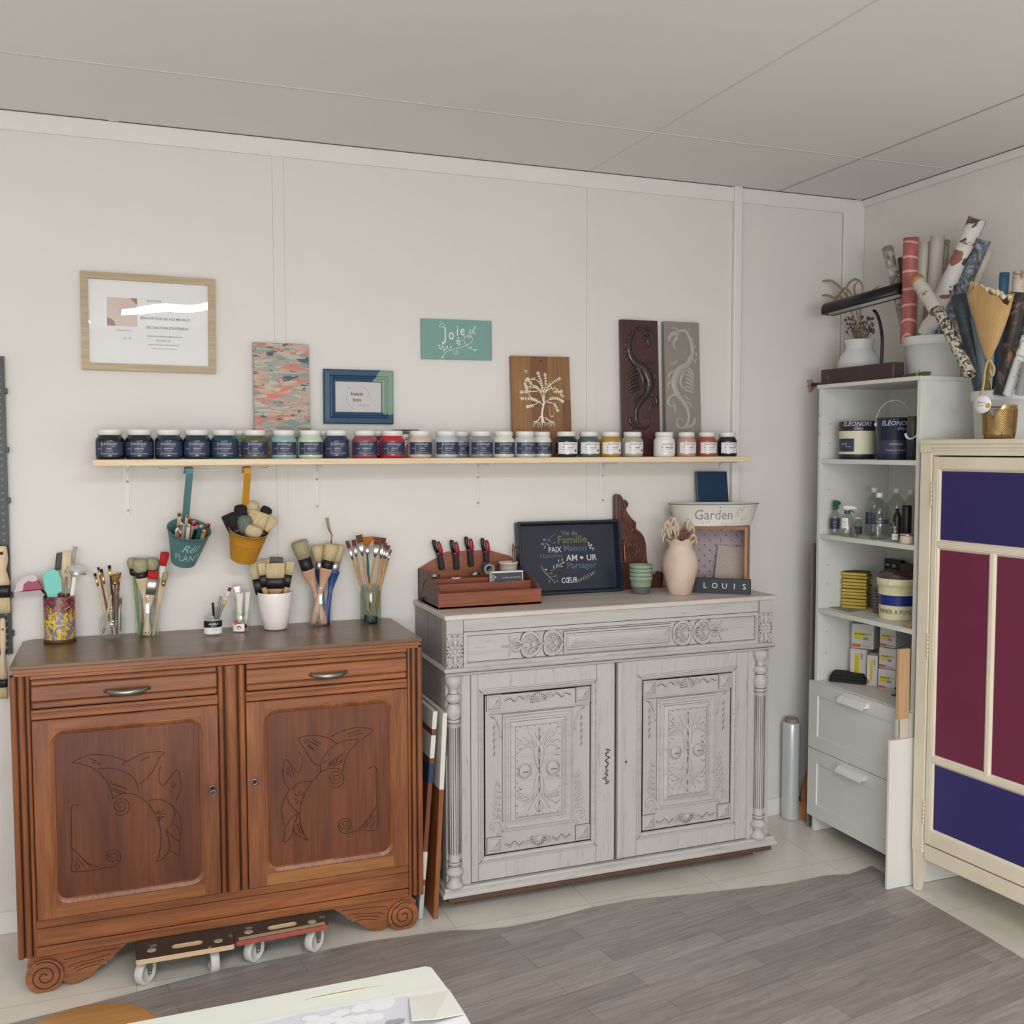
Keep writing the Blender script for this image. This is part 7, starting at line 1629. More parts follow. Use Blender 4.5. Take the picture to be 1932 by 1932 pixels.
MB().box(-.026, .010, -.004, .004, .050, .058, .002).build('arm', M('brown_glass', (52, 44, 42), .25), t, local=True)
t, r = cylthing('glass_jar', 'clear jar with a white label holding a pale brush on the bottle shelf', 'jar', 1684, 1699, 2.715, 1.248)
MB().lathe([(r*.9, 0), (r, .003), (r, .050), (r*.85, .058)], (0, 0, 0), 20, True, False).build('glass', mcl, t, local=True)
b = MB(); wrap(b, r+.0005, .006, .030, -1, .8, 0); b.text('Cire', 0, .020, 0, .007, 1, fn=onc(r+.001)); b.build('label', [m_whl, m_txd], t, local=True)
t2 = thing('paint_brush', 'pale-handled brush standing in the labelled jar on the bottle shelf', 'brush', (t.location.x, t.location.y, 1.252), (0, radians(-8), 0)); MB().tube([(0, 0, 0), (0, 0, .060)], .0028, 8).build('handle', WH['pale'], t2, local=True); MB().tube([(0, 0, .058), (0, 0, .072)], [.003, .005], 8, flat=.6).build('bristles', BR_['grey'], t2, local=True)
t, r = cylthing('cosmetic_jar', 'low beige cream jar with a metal lid at the right of the bottle shelf', 'jar', 1700, 1728, 2.695, 1.248)
MB().lathe([(r*.93, 0), (r, .004), (r, .026), (r*.93, .030)], (0, 0, 0), 28).build('body', M('beige_cream', (208, 190, 176), .4), t, local=True); MB().lathe([(r*.97, .029), (r*.97, .037), (1e-4, .0375)], (0, 0, 0), 28, True, False).build('lid', m_steel, t, local=True)
# --- sanding things on the third shelf
Z9 = zz(1500, 1020, 6.44)
cst = at(1634, 1150, Z=.9415); a0 = radians(38)
myel = M('sanding_yellow', (196, 172, 72), .75, var=.12, vs=40); myd = M('sanding_grit', (84, 74, 44), .9)
for i in range(11):
 ofs = .004*sin(i*2.3)
 t = thing('sanding_sponge', 'yellow sanding sheet, %s in the stack on the third shelf' % ('topmost' if i == 10 else 'lowest' if i == 0 else 'one of those in the middle'), 'sanding pad', (cst.x+ofs, cst.y+ofs*.5, .9415+.0137*i), (0, 0, a0+.03*sin(i*1.9)), 'stacked yellow sanding sheets')
 MB().box(-.0, .088, 0, .098, 0, .0112, .002).build('foam', myel, t, local=True); MB().box(.001, .087, .001, .097, .0112, .0132).build('grit', myd, t, local=True)
c = at(1650, 1157, Z=.9415)
for i in range(8):
 t = thing('sanding_pad', 'grey-brown sanding pad in the narrow stack between the yellow sheets and the cream bucket', 'sanding pad', (c.x+.045+.002*sin(i*3), c.y+.012, .9415+.0122*i), (0, 0, .5), 'stacked grey sanding pads')
 MB().box(-.035, .035, -.022, .022, 0, .0085, .002).build('foam', M('pad_brown', (104, 92, 86), .9, var=.2, vs=60), t, local=True); MB().box(-.034, .034, -.021, .021, .0085, .0118).build('grit', M('pad_grey', (138, 130, 124), .9), t, local=True)
S = [at(x, y, Z=.9415) for x, y in ((1556, 1144), (1602, 1155), (1636, 1150), (1600, 1141.5))]
o = MB().prism([(p.x, p.y) for p in S][::-1], .9415, .9428, plane='xy').build('abrasive_sheet', M('sheet_green_grey', (134, 142, 128), .8)); tag(o, 'flat grey-green abrasive sheet lying at the left of the third shelf', 'sheet')
t, r = cylthing('plastic_bucket', 'cream and blue plastic bucket hand-lettered for sandpaper on the third shelf', 'bucket', 1659, 1738, 2.79, .941)
H3 = .158
MB().lathe([(r*.88, 0), (r*.89, .003), (r*.905, .036+.02), (r*.95, .096), (r*.975, .128), (r*1.0, .130), (r*1.04, .131), (r*1.04, H3), (r*1.0, H3+.002), (r*.97, H3), (r*.86, .02), (1e-4, .012)], (0, 0, 0), 44, True, False, mi=[0, 0, 1, 0, 0, 0, 0, 0, 0, 0, 0]).build('body', [M('bucket_cream', (222, 216, 178), .45), M('bucket_blue', (30, 52, 124), .35)], t, local=True)
b = MB(); fn = lambda u_, z: ((r*.90+.0012)*cos(-pi/2+u_/(r*.9)), (r*.90+.0012)*sin(-pi/2+u_/(r*.9)), z); b.text('PAPIER A PONCER', .004, .032, 0, .024, 0, fn=fn, sx=.80); b.build('handwriting', m_txd, t, local=True)
MB().box(-r*.45, -r*.15, -r*1.045-.001, -r*.98, .136, .154, .001).build('lid_tab', M('bucket_cream', (222, 216, 178), .45), t, local=True)
t2 = thing('bag_in_bucket', 'crumpled purple-brown plastic bag stuffed in the cream bucket', 'bag', t.location+Vector((0, 0, .10))); rnd = random.Random(2)
MB().lathe([(r*.80, 0), (r*.92, .05), (r*.99, .068), (r*.90, .078), (r*.6, .060), (r*.3, .040), (1e-4, .03)], (0, 0, 0), 30, True, False, smooth=False, wav=lambda i, a, rr, z: (rr*(1+.03*sin(7*a+i)), z+.008*sin(3*a+i*1.3)*(i > 0))).build('bag', M('bag_plum', (92, 74, 78), .35, var=.4, vs=20, bump=.4, bs=30), t2, local=True)
c = at(1688, 1073, X=2.97)
t = thing('cardboard_pack', 'black printed pack standing at the back of the third shelf', 'pack', (2.955, c.y, .9415)); MB().box(0, .03, -.045, .045, 0, .200, .002).build('box', m_black, t, local=True)
b = MB()
for i, z in enumerate((.150, .140, .130, .120)): b.box(-.0006, 0, -.028, .030-.004*i, z, z+.0025)
b.box(-.0006, 0, .012, .036, .172, .180, mi=0); b.box(-.0006, 0, -.022, -.002, .168, .180); b.build('print', M('print_grey', (150, 148, 144), .6), t, local=True)
t = thing('cardboard_pack', 'brown pack beside the black one at the back of the third shelf', 'pack', (2.95, c.y-.085, .9415)); MB().box(0, .03, -.033, .033, 0, .190, .002).build('box', M('brown_card', (96, 72, 60), .7), t, local=True)
p = at(1708, 1183, Z=.9415); t = thing('wood_offcut', 'small tan wooden offcut at the front edge of the third shelf', 'wood piece', (p.x+.012, p.y, .9415), (0, 0, radians(70))); MB().box(-.028, .028, -.008, .008, 0, .014, .003).build('wood', WH['tan'], t, local=True)
# --- boxes of abrasives on the drawer cabinet
mbx = M('carton_white', (206, 204, 204), .55); mby = M('carton_yellow', (218, 200, 40), .5); mbo = M('carton_orange', (196, 108, 52), .5)
def carton(label, pA, pB, z0, z1, depth, vert, top=M('carton_dark', (84, 80, 82), .6)):
 A = at(*pA, Z=z0) if z0 < .66 else None
 A = at(*pA, X=pB[2]); B = at(pB[0], pB[1], X=pB[3]); d = Vector((B.x-A.x, B.y-A.y, 0)); L_ = d.length; ux = d.normalized(); uy = Vector((-ux.y, ux.x, 0))
 mt = Matrix((ux, uy, Vector((0, 0, 1)))).transposed().to_4x4(); mt.translation = Vector((A.x, A.y, z0+.0005))
 t = thing('abrasive_carton', label, 'box', mat4=mt, group='white abrasive cartons'); H_ = z1-z0-.001
 MB().box(0, L_, 0, depth, 0, H_, .0012).build('carton', mbx, t, local=True)
 b = MB()
 if vert:
  b.box(L_*.28, L_*.55, -.0006, 0, H_*.18, H_*.86, mi=0); b.box(L_*.06, L_*.22, -.0006, 0, H_*.05, H_*.20, mi=1)
  for k in range(9): b.box(L_*.34, L_*.38, -.0009, -.0005, H_*(.22+.066*k), H_*(.25+.066*k), mi=2); b.box(L_*.46, L_*.49, -.0009, -.0005, H_*(.22+.066*k), H_*(.26+.066*k), mi=2)
  for k in range(5): b.box(L_*.65, L_*.75, -.0009, -.0005, H_*(.70+.04*k), H_*(.72+.04*k), mi=2)
  b.text('ABRANET', L_*.14, H_*.12, -.0008, .006, 2)
 else:
  b.box(L_*.10, L_*.70, -.0006, 0, H_*.52, H_*.66, mi=0); b.box(L_*.10, L_*.45, -.0006, 0, H_*.38, H_*.50, mi=0); b.box(L_*.02, L_*.42, -.0006, 0, H_*.05, H_*.17, mi=1)
  for k in range(6): b.box(L_*(.15+.09*k), L_*(.20+.09*k), -.0009, -.0005, H_*.56, H_*.62, mi=2)
  for k in range(5): b.box(L_*(.52+.05*k), L_*(.545+.05*k), -.0009, -.0005, H_*.36, H_*.47, mi=2)
  b.text('Abranet', L_*.70, H_*.10, -.0008, .010, 2); b.text('P120', L_*.80, H_*.60, -.0008, .009, 2)
 b.build('printed_label', [mby, mbo, M('print_dark', (70, 64, 60), .6)], t, local=True)
 return t
carton('upright white carton with a yellow stripe, left of the lower row', (1603, 1284), (1634, 1291, 2.79, 2.825), .64, .775, .06, True)
carton('upright white carton with a yellow stripe, second of the lower row', (1635, 1291), (1655, 1295, 2.795, 2.82), .64, .765, .06, True)
carton('white carton with yellow print at the front bottom of the right-hand pile', (1656, 1300), (1689, 1308, 2.80, 2.83), .64, .722, .10, False)
carton('white carton with yellow print in the middle of the right-hand pile', (1658, 1256), (1689.5, 1265, 2.81, 2.835), .723, .806, .10, False)
carton('white carton with yellow print on top of the right-hand pile', (1660, 1215), (1689.5, 1222, 2.815, 2.84), .807, .885, .10, False)
carton('white carton with yellow print lying across the two upright ones', (1606, 1220), (1648, 1229, 2.80, 2.85), .776, .878, .055, False)
# folded black cloth
c = at(1592, 1284, Z=.6405)
t = thing('folded_cloth', 'folded black cloth on top of the drawer cabinet', 'cloth', (c.x+.012, c.y-.014, .6405), (0, 0, radians(-48))); mblk = M('black_cloth', (38, 40, 40), .9, bump=.5, bs=120)
for i, (a, b_, z0, z1) in enumerate([(.072, .046, 0, .013), (.070, .044, .012, .024), (.064, .042, .023, .036)]):
 MB().box(-a, a, -b_+.003*i, b_, z0, z1, .005, seg=2).build('fold', mblk, t, local=True)
c = at(1687, 1312, Z=.6405)
t = thing('metal_spatula', 'dark curled metal tool lying at the front of the drawer cabinet top', 'tool', (c.x+.01, c.y, .6405)); md = M('dark_metal', (66, 62, 62), .4, .5)
MB().lathe([(.022, 0), (.022, .0015), (1e-4, .002)], (0, 0, 0), 16, ry=.7).build('plate', md, t, local=True); MB().tube([(0, 0, .001), (.002, 0, .02), (0, .004, .03)], [.004, .006, .010], 8, flat=.5).build('knob', md, t, local=True)
# --- boards beside the unit
t = thing('white_board', 'white melamine board standing on edge beside the armoire foot', 'board', (2.79, -.79, 0)); MB().box(2.550, 2.885, -.789, -.777, .002, .550, .001).build('board', m_white, t)
t = thing('cardboard_tube', 'tall tan square wooden post with a green striped white foot between unit and armoire', 'post', (2.62, -.77, 0))
pz = .552
MB().box(2.596, 2.645, -.775, -.760, .62, .876, .001).build('shaft', WOOD('tan_card', (204, 170, 130), (194, 158, 118), (176, 140, 102), 'z', .6), t)
b = MB().box(2.596, 2.645, -.775, -.760, .003, .62, .001); b.build('foot', M('pale_pink_card', (214, 196, 184), .6), t); MB().box(2.5965, 2.6045, -.7756, -.7752, .54, .62).build('green_stripe', M('stripe_green', (110, 150, 120), .5), t)
A = at(1525, 1024, Y=-.15);
t = thing('grey_plank', 'tall dark grey plank with a bare edge standing between the unit and the back wall', 'plank', (2.72, -.15, 0))
MB().box(2.672, 3.0, -.172, -.165, .002, A.z, .001).build('plank', M('plank_grey', (96, 100, 100), .6), t); MB().box(2.669, 2.672, -.172, -.165, .002, A.z).build('bare_edge', M('plank_brown', (142, 116, 92), .6), t)
# stretch film roll
p = at(1487, 1543, Z=0); c = Vector((p.x+.015, -.055, 0)); r = .038
t = thing('stretch_film_roll', 'roll of clear stretch film standing upright on the floor by the back wall', 'film roll', (2.665, -.058, 0))
def film():
 mt = M('stretch_film', (200, 204, 206), .22, .15, coat=.8); return mt
MB().lathe([(.022, .001), (r*.96, .002), (r, .006), (r, .418), (r*.96, .422), (.022, .423)], (0, 0, 0), 36, True, True).build('film', film(), t, local=True)
MB().lathe([(.024, .418), (.0275, .421), (.0275, .440), (.0235, .440), (.0235, .420)], (0, 0, 0), 28, False, False).build('core', M('card_core', (150, 132, 116), .7), t, local=True)
# wooden level-like batten
A = at(1508, 1549, Z=0); B = at(1522, 1462, Y=-.14)
t = thing('wooden_batten', 'orange-brown wooden batten with a square dark hole leaning beside the drawers', 'batten', (A.x, A.y, 0)); x0, y0 = 2.712, -.105
ux = Vector((1, -.15, 0)).normalized(); b = MB()
A1, A2 = at(1499, 1545, Z=.0), at(1519, 1549, Z=.0); B1, B2 = at(1513, 1465, X=A1.x+.04), at(1524, 1455, X=A1.x+.05)
V = [A1, A2, B2+Vector((.10, 0, .25)), B1+Vector((.09, 0, .25))]; bk = Vector((.01, .014, 0)); V = V+[v+bk for v in V]
b.add(V, [(0, 1, 2, 3), (7, 6, 5, 4), (0, 4, 5, 1), (1, 5, 6, 2), (2, 6, 7, 3), (3, 7, 4, 0)]); b.build('batten', WOOD('orange_batten', (182, 124, 72), (160, 104, 58), (120, 78, 44), 'z', .5), t)
q = at(1511, 1507, X=A1.x+.012); MB().box(q.x-.006, q.x-.004, q.y-.007, q.y+.007, q.z-.010, q.z+.010).build('hole', m_groove, t)
# ================================================================ armoire
th = radians(4.05); ax = Vector((sin(th), -cos(th), 0)); ay = Vector((cos(th), sin(th), 0))
mta = Matrix((ax, ay, Vector((0, 0, 1)))).transposed().to_4x4(); mta.translation = Vector((2.642, -.816, 0))
t = thing('painted_armoire', 'cream painted armoire with blue-violet and plum door panels at the right edge', 'armoire', mat4=mta)
mcm = M('armoire_cream', (228, 218, 198), .55, var=.06, vs=6, bump=.1, bs=100, c2=(214, 203, 182)); AW, AD = .64, .335
def leg(x0, x1, y0):
 b = MB(); R = []
 for z, a, b_ in ((.002, .006, .026), (.14, .001, .042), (.152, 0, .045)): R.append([(x0+(a if x0 < .3 else (.045-b_)), y0+a*.6, z), (x0+(b_ if x0 < .3 else .045-a), y0+a*.6, z), (x0+(b_ if x0 < .3 else .045-a), y0+b_, z), (x0+(a if x0 < .3 else (.045-b_)), y0+b_, z)])
 return b.rings(R, True, True, True)
for x0 in (-.006, AW-.045):
 for y0 in (0, AD-.045): leg(x0, 0, y0).build('leg', mcm, t, local=True)
MB().box(-.008, .042, -.002, .040, .15, 1.585, .002).build('corner_post', mcm, t, local=True); MB().box(AW-.045, AW, -.002, .040, .15, 1.585, .002).build('corner_post', mcm, t, local=True)
MB().box(-.004, .010, .04, AD, .15, 1.585).build('side_panel', mcm, t, local=True); MB().box(AW-.012, AW-.004, .04, AD, .15, 1.585).build('side_panel', mcm, t, local=True); MB().box(0, AW-.004, AD-.008, AD, .15, 1.585).build('back_panel', mcm, t, local=True)
MB().box(.01, AW-.012, .03, AD-.01, .155, .170).build('bottom', mcm, t, local=True)
b = MB().box(-.012, AW+.004, -.004, AD, 1.612, 1.630, .003); b.build('top', mcm, t, local=True)
b = MB().box(.043, AW-.046, -.006, .02, 1.600, 1.612, .002); b.box(.043, AW-.046, -.003, .02, 1.590, 1.601, .002); b.box(.043, AW-.046, .0, .02, 1.575, 1.591, .001); b.box(-.009, .043, -.003, .04, 1.585, 1.613); b.box(AW-.046, AW, -.003, .04, 1.585, 1.613); b.build('cornice', mcm, t, local=True)
MB().box(.043, AW-.046, .004, .022, .128, .183, .0015).build('apron', mcm, t, local=True)
dx0, dx1, dz0, dz1 = .0465, AW-.048, .190, 1.569
px0, px1 = .080, AW-.082; mxx = .298
b = MB(); y0, y1 = 0.0, .018
b.box(dx0, px0-.012, y0, y1, dz0, dz1, .0015); b.box(px1+.012, dx1, y0, y1, dz0, dz1, .0015)
b.box(px0-.012, px1+.012, y0, y1, 1.530, dz1, .001); b.box(px0-.012, px1+.012, y0, y1, 1.256, 1.272, .003); b.box(px0-.012, px1+.012, y0, y1, .490, .508, .003); b.box(px0-.012, px1+.012, y0, y1, dz0, .240, .001); b.box(mxx-.009, mxx+.009, y0, y1, .506, 1.258, .003)
d = b.build('door', mcm, t, local=True)
mbv = M('panel_blue_violet', (46, 38, 94), .5, c2=(64, 56, 116), vs=14, stretch=(.5, 1, 3), thr=(.66, .72)); mpl = M('panel_plum', (112, 38, 68), .5, var=.06, vs=6); mbv2 = M('panel_indigo', (48, 44, 104), .42, c2=(70, 68, 130), vs=14, thr=(.68, .74)); mlace = M('lace_trim', (230, 218, 210), .6)
for x0, x1, z0, z1, m_, l_ in ((px0, px1, 1.282, 1.520, mbv, 'blue-violet top panel'), (px0, mxx-.016, .518, 1.246, mpl, 'plum left panel'), (mxx+.016, px1, .518, 1.246, mpl, 'plum right panel'), (px0, px1, .250, .482, mbv2, 'dark indigo bottom panel')):
 pn = MB().box(x0-.012, x1+.012, .008, .014, z0-.012, z1+.012).build('panel', m_, d, local=True, label=l_)
 b = MB().frame(x0-.012, x1+.012, z0-.012, z1+.012, [(0, .008), (0, .002), (.004, .001), (.010, .007)], 1)
 st = .0048
 def teeth(ax_, lo, hi, fx):
  n = int((hi-lo)/st)
  for k in range(n):
   a = lo+k*st; V = [(a, 0), (a+st, 0), (a+st/2, 1)]
   P = []
   for u_, v_ in V:
    P.append((u_, .0072, fx[0]+fx[1]*v_*.0032) if ax_ == 'x' else (fx[0]+fx[1]*v_*.0032, .0072, u_))
   b.add(P, [(0, 1, 2)])
 teeth('x', x0-.002, x1+.002, (z1+.0025, -1)); teeth('z', z0-.002, z1+.002, (x0-.0025, 1)); teeth('x', x0-.002, x1+.002, (z0-.0025, 1)); teeth('z', z0-.002, z1+.002, (x1+.0025, -1))
 b.build('lace_trim', [mlace, mcm], pn, local=True)
for z in (1.44, .90, .30):
 b = MB();
 for k in range(5): b.cyl((.0445, -.0035, z-.036+.0145*k), (.0445, -.0035, z-.036+.0145*k+.0125), .0038, n=10)
 b.ball((.0445, -.0035, z+.040), .0045, 8); b.ball((.0445, -.0035, z-.040), .0045, 8); b.build('hinge', mcm, t, local=True)
# ================================================================ things on top of the unit and armoire
ZU = 1.8585
ZH, ZI = zz(1480, 380, 4.274), zz(1640, 390, 5.52)
# dark wooden box / long planer block
Xb = 2.69; a, b_, = at(1548, 724, X=Xb), at(1685, 711, X=Xb)
t = thing('long_wooden_box', 'long dark brown wooden box along the front edge of the unit top', 'box', (Xb+.03, (a.y+b_.y)/2, ZU)); hh = at(1620, 690, X=Xb).z-ZU
MB().box(Xb, Xb+.055, b_.y, a.y, ZU, ZU+hh, .004).build('body', M('dark_brown_box', (70, 52, 50), .5, var=.2, vs=30, bump=.2), t)
q = at(*ZH(352, 1405), X=Xb); MB().lathe([(.010, 0), (.008, .001), (1e-4, .0012)], (0, 0, 0), 14, xf=Matrix.Translation((Xb, q.y, ZU+hh*.5)) @ Matrix.Rotation(radians(-90), 4, 'Y')).build('plug', M('brown_plug', (92, 72, 68), .5), t)
# dried bunch lying behind / under the box
rnd = random.Random(11)
tt = thing('dried_bunch', 'bunch of dried stalks lying across the unit top, feathery heads hanging over the left edge', 'dried flowers', (2.77, -.4, ZU))
hd = at(1530, 722, X=2.78); tl_ = at(1755, 706, X=2.72); b = MB()
for k in range(26):
 o_ = Vector((rnd.uniform(-.008, .008), 0, rnd.uniform(0, .014))); b.tube([Vector((2.775, hd.y-.01, ZU+.006))+o_, Vector((2.768, (hd.y+tl_.y)/2, ZU+.004))+o_*.5, Vector((2.715+o_.x, tl_.y+rnd.uniform(-.005, .006), ZU+.004+o_.z*.9))], .0014, 5)
b.build('stalks', M('stalk_olive', (96, 92, 62), .7), tt)
b = MB(); q0 = Vector((2.718, tl_.y+.052, ZU+.010)); b.tube([(q0.x, q0.y, q0.z-.012+.0), (q0.x-.012, q0.y, q0.z), (q0.x, q0.y, q0.z+.012), (q0.x+.012, q0.y, q0.z)], .003, 6, closed=True); b.build('tie', M('tie_green', (140, 190, 150), .5), tt)
b = MB()
for k in range(44):
 s0 = Vector((2.775+rnd.uniform(-.012, .012), hd.y-.015, ZU+.008+rnd.uniform(0, .012))); e = at(1508+rnd.uniform(0, 22), 712+rnd.uniform(0, 32), X=2.775+rnd.uniform(-.02, .02))
 b.tube(catmull([s0, (s0+e)/2+Vector((0, 0, .006)), e], 3), [.002, .0055, .0016], 5)
b.build('heads', M('dried_pinkish', (186, 156, 136), .85, var=.3, vs=80), tt)
# white vase with curling grasses
c = at(1621, 690, X=2.84); rv = .043
t = thing('white_vase', 'round-bellied matt white vase of dried curling grasses on the unit', 'vase', (2.84, c.y, ZU)); sc_ = 1.42
pr = [(.030, 0), (.036, .003), (.047, .020), (.056, .045), (.0585, .062), (.054, .080), (.042, .096), (.0375, .104), (.038, .114), (.0425, .124), (.043, .127), (.040, .127), (.035, .108), (.05, .06), (1e-4, .006)]
MB().lathe([(r_*1.42, z_*1.46) for r_, z_ in pr], (0, 0, 0), 40, True, False).build('body', M('matt_white', (214, 214, 214), .55), t, local=True)
vt = Vector((2.84, c.y, ZU+.165)); mgrs = M('grass_tan', (164, 146, 120), .85, var=.25, vs=60, bump=.4); mfl = M('dried_brown', (120, 98, 84), .9, var=.4, vs=80)
for i, pts in enumerate([[(600, 1060), (590, 900), (500, 760), (400, 650), (330, 640), (272, 655)], [(590, 1060), (540, 900), (430, 800), (340, 755), (268, 775)], [(610, 1060), (540, 850), (500, 700), (560, 630), (620, 660), (630, 740)], [(600, 1060), (560, 800), (490, 700), (430, 770), (440, 830)], [(620, 1060), (600, 850), (560, 700), (600, 640)], [(620, 1060), (620, 850), (690, 740), (765, 680)], [(600, 1060), (520, 860), (440, 760), (400, 800)]]):
 t = thing('dried_grass', 'curling tan grass stem arching out of the white vase', 'dried grass', vt, group='curling grasses in the white vase')
 P = catmull([at(*ZH(x, y), X=2.84+.010*sin(i*2+k)) for k, (x, y) in enumerate(pts)], 5); P[0] = Vector((2.84+.004*sin(i), c.y+.004*cos(i), ZU+.11))
 MB().tube(P, [.0012, .0018, .0055, .0045, .0012], 7).build('stem', mgrs, t)
t = thing('dried_flower', 'clump of small brown dried flowers just above the white vase rim', 'dried flowers', vt); b = MB()
for k in range(70):
 e = at(*ZH(rnd.uniform(490, 720), rnd.uniform(930, 1060)), X=2.84+rnd.uniform(-.03, .03)); b.tube([Vector((2.84, c.y, ZU+.150)), e], .0007, 4); b.ball(e, rnd.uniform(.003, .007), 6)
b.build('clump', mfl, t)
# desk lamp with long black shade
t = thing('desk_lamp', 'black desk lamp with a long tube shade on a curved arm, above the white vase', 'lamp', (2.80, c.y-.12, ZU))
Xl = 2.78; g = lambda x, y, X=Xl: at(*ZH(x, y), X=X)
MB().box(Xl-.03, Xl+.05, g(775, 1300).y-.05, g(775, 1300).y+.05, ZU, ZU+.012, .004).build('base', m_black, t)
MB().tube(catmull([Vector((Xl, g(778, 1290).y, ZU+.008)), g(788, 1150), g(782, 1050), g(765, 960), g(740, 900), g(720, 880)], 5), .0062, 10).build('arm', m_black, t)
e0, e1 = g(345, 900, 2.72), g(960, 735, 2.82); d_ = (e1-e0).normalized(); up = Vector((0, 0, 1)); up = (up-d_*up.dot(d_)).normalized(); sd = d_.cross(up); b = MB(); R = []
for e in (e0, e1): R.append([tuple(e+sd*(.040*cos(a))+up*(.040*sin(a))) for a in [radians(-14+208*k/12) for k in range(13)]])
b.rings(R, False, False, False, smooth=True); b.add([R[0][k] for k in range(13)], [tuple(range(13))]); b.add([R[1][k] for k in range(13)], [tuple(range(13))[::-1]]); b.build('shade', m_black, t, solid=.002)
b = MB().tube([e0+up*.002+d_*.01, e1+up*.002-d_*.01], .014, 14); b.build('lamp_tube', M('lamp_tube_white', (196, 194, 190), .25), t)
b = MB().tube([e0-up*.007+sd*.026, e1-up*.007+sd*.026], .003, 6); b.tube([e0-up*.007-sd*.026, e1-up*.007-sd*.026], .003, 6); b.build('rim', M('lamp_rim', (150, 146, 144), .4), t)
# --- first white tub of wallpaper rolls
def tub(label, c, r, h, zb):
 t = thing('white_tub', label, 'tub', (c.x, c.y, zb))
 MB().lathe([(r*.90, 0), (r*.91, .003), (r*.985, h*.78), (r*1.03, h*.79), (r*1.05, h*.80), (r*1.05, h*.985), (r*1.03, h), (r*.99, h*.99), (r*.87, .006), (1e-4, .006)], (0, 0, 0), 48, True, False).build('body', M('tub_white', (214, 216, 214), .4), t, local=True)
 return t
cy_ = at(1754, 700, X=2.86).y; rT = .103; hT = at(1754, 630, X=2.78).z-ZU
cT = Vector((2.875, cy_, ZU)); tub('white plastic tub stuffed with wallpaper rolls on top of the unit', cT, rT, hT, ZU)
def wallp(name, base, cols, scale=16, thr=(.56, .60), dist=1.0, stretch=(1, 1, 1), lines=False):
 if name in _mc: return _mc[name]
 mt_ = bpy.data.materials.new(name); mt_.use_nodes = True; nt = mt_.node_tree; N = nt.nodes; L = nt.links; b = N['Principled BSDF']; b.inputs['Roughness'].default_value = .55
 tc = N.new('ShaderNodeTexCoord'); rgb = N.new('ShaderNodeRGB'); rgb.outputs[0].default_value = lin(base)+(1,); src = rgb.outputs[0]
 for i, c in enumerate(cols):
  mp = N.new('ShaderNodeMapping'); mp.inputs['Location'].default_value = (i*3.1, i*1.7, i*5.3); mp.inputs['Scale'].default_value = stretch; L.new(tc.outputs['Object'], mp.inputs[0])
  if lines:
   n = N.new('ShaderNodeTexWave'); n.wave_type = 'RINGS'; n.inputs['Scale'].default_value = scale; n.inputs['Distortion'].default_value = dist; n.inputs['Detail'].default_value = 1
  else:
   n = N.new('ShaderNodeTexNoise'); n.inputs['Scale'].default_value = scale; n.inputs['Detail'].default_value = 3; n.inputs['Distortion'].default_value = dist
  L.new(mp.outputs[0], n.inputs['Vector']); r = N.new('ShaderNodeValToRGB'); e = r.color_ramp.elements; e[0].position = thr[0]; e[1].position = thr[1]; e[0].color = (0,)*3+(1,); e[1].color = (1,)*4
  L.new(n.outputs['Fac'], r.inputs[0]); mx = N.new('ShaderNodeMixRGB'); mx.inputs[2].default_value = lin(c)+(1,); L.new(r.outputs[0], mx.inputs[0]); L.new(src, mx.inputs[1]); src = mx.outputs[0]
 L.new(src, b.inputs['Base Color']); _mc[name] = mt_; return mt_
WP = {'silver': wallp('paper_silver_leaf', (158, 156, 148), [(112, 112, 106), (198, 196, 188)], 22, (.52, .56), 1.5), 'pink': wallp('paper_pink_lines', (172, 96, 92), [(216, 168, 156)], 9, (.93, .96), 2.5, (1, 1, .6), True), 'cream': wallp('paper_cream_sprig', (204, 200, 192), [(160, 156, 150)], 30, (.66, .69)),
      'ivory': wallp('paper_ivory', (200, 192, 184), [(150, 110, 104)], 14, (.72, .74)), 'taupe': wallp('paper_taupe_pattern', (158, 150, 140), [(128, 120, 112)], 34, (.52, .55), 2), 'floral': wallp('paper_white_floral', (212, 208, 204), [(76, 76, 74), (146, 92, 82)], 13, (.565, .575), .7),
      'marble': wallp('paper_blue_marble', (104, 110, 122), [(150, 154, 166), (66, 74, 80)], 16, (.50, .62), 3), 'pale': wallp('paper_pale_sprig', (200, 188, 176), [(176, 130, 118)], 40, (.68, .70)), 'birch': wallp('paper_birch', (206, 200, 190), [(104, 96, 90)], 20, (.60, .66), 1, (1, 1, 3)),
      'lace': wallp('paper_black_cream', (196, 186, 166), [(52, 50, 52)], 40, (.48, .52), 2), 'slate': wallp('paper_dark_slate', (54, 64, 74), [(72, 82, 92)], 50, (.55, .7)), 'steel': wallp('paper_steel_blue', (110, 126, 140), [(140, 154, 164)], 40, (.6, .7)),
      'feather': wallp('paper_dark_feather', (56, 46, 44), [(150, 104, 70), (92, 90, 94)], 12, (.57, .66), 2.5), 'green': wallp('paper_dark_green', (44, 66, 60), [(64, 90, 80)], 20), 'leafy': wallp('paper_white_leaf', (208, 212, 208), [(108, 124, 122)], 24, (.57, .60), 1.5), 'blueg': wallp('paper_blue_gold', (58, 92, 122), [(190, 154, 104)], 12, (.60, .62)), 'rosew': wallp('paper_cream_rose', (208, 196, 184), [(120, 112, 106), (168, 130, 118)], 26, (.58, .62)), 'grey': wallp('paper_grey', (140, 144, 146), [(120, 124, 126)], 20), 'brownw': wallp('paper_brown', (92, 70, 64), [(110, 84, 76)], 20)}
m_in = M('paper_inside', (214, 208, 200), .7)
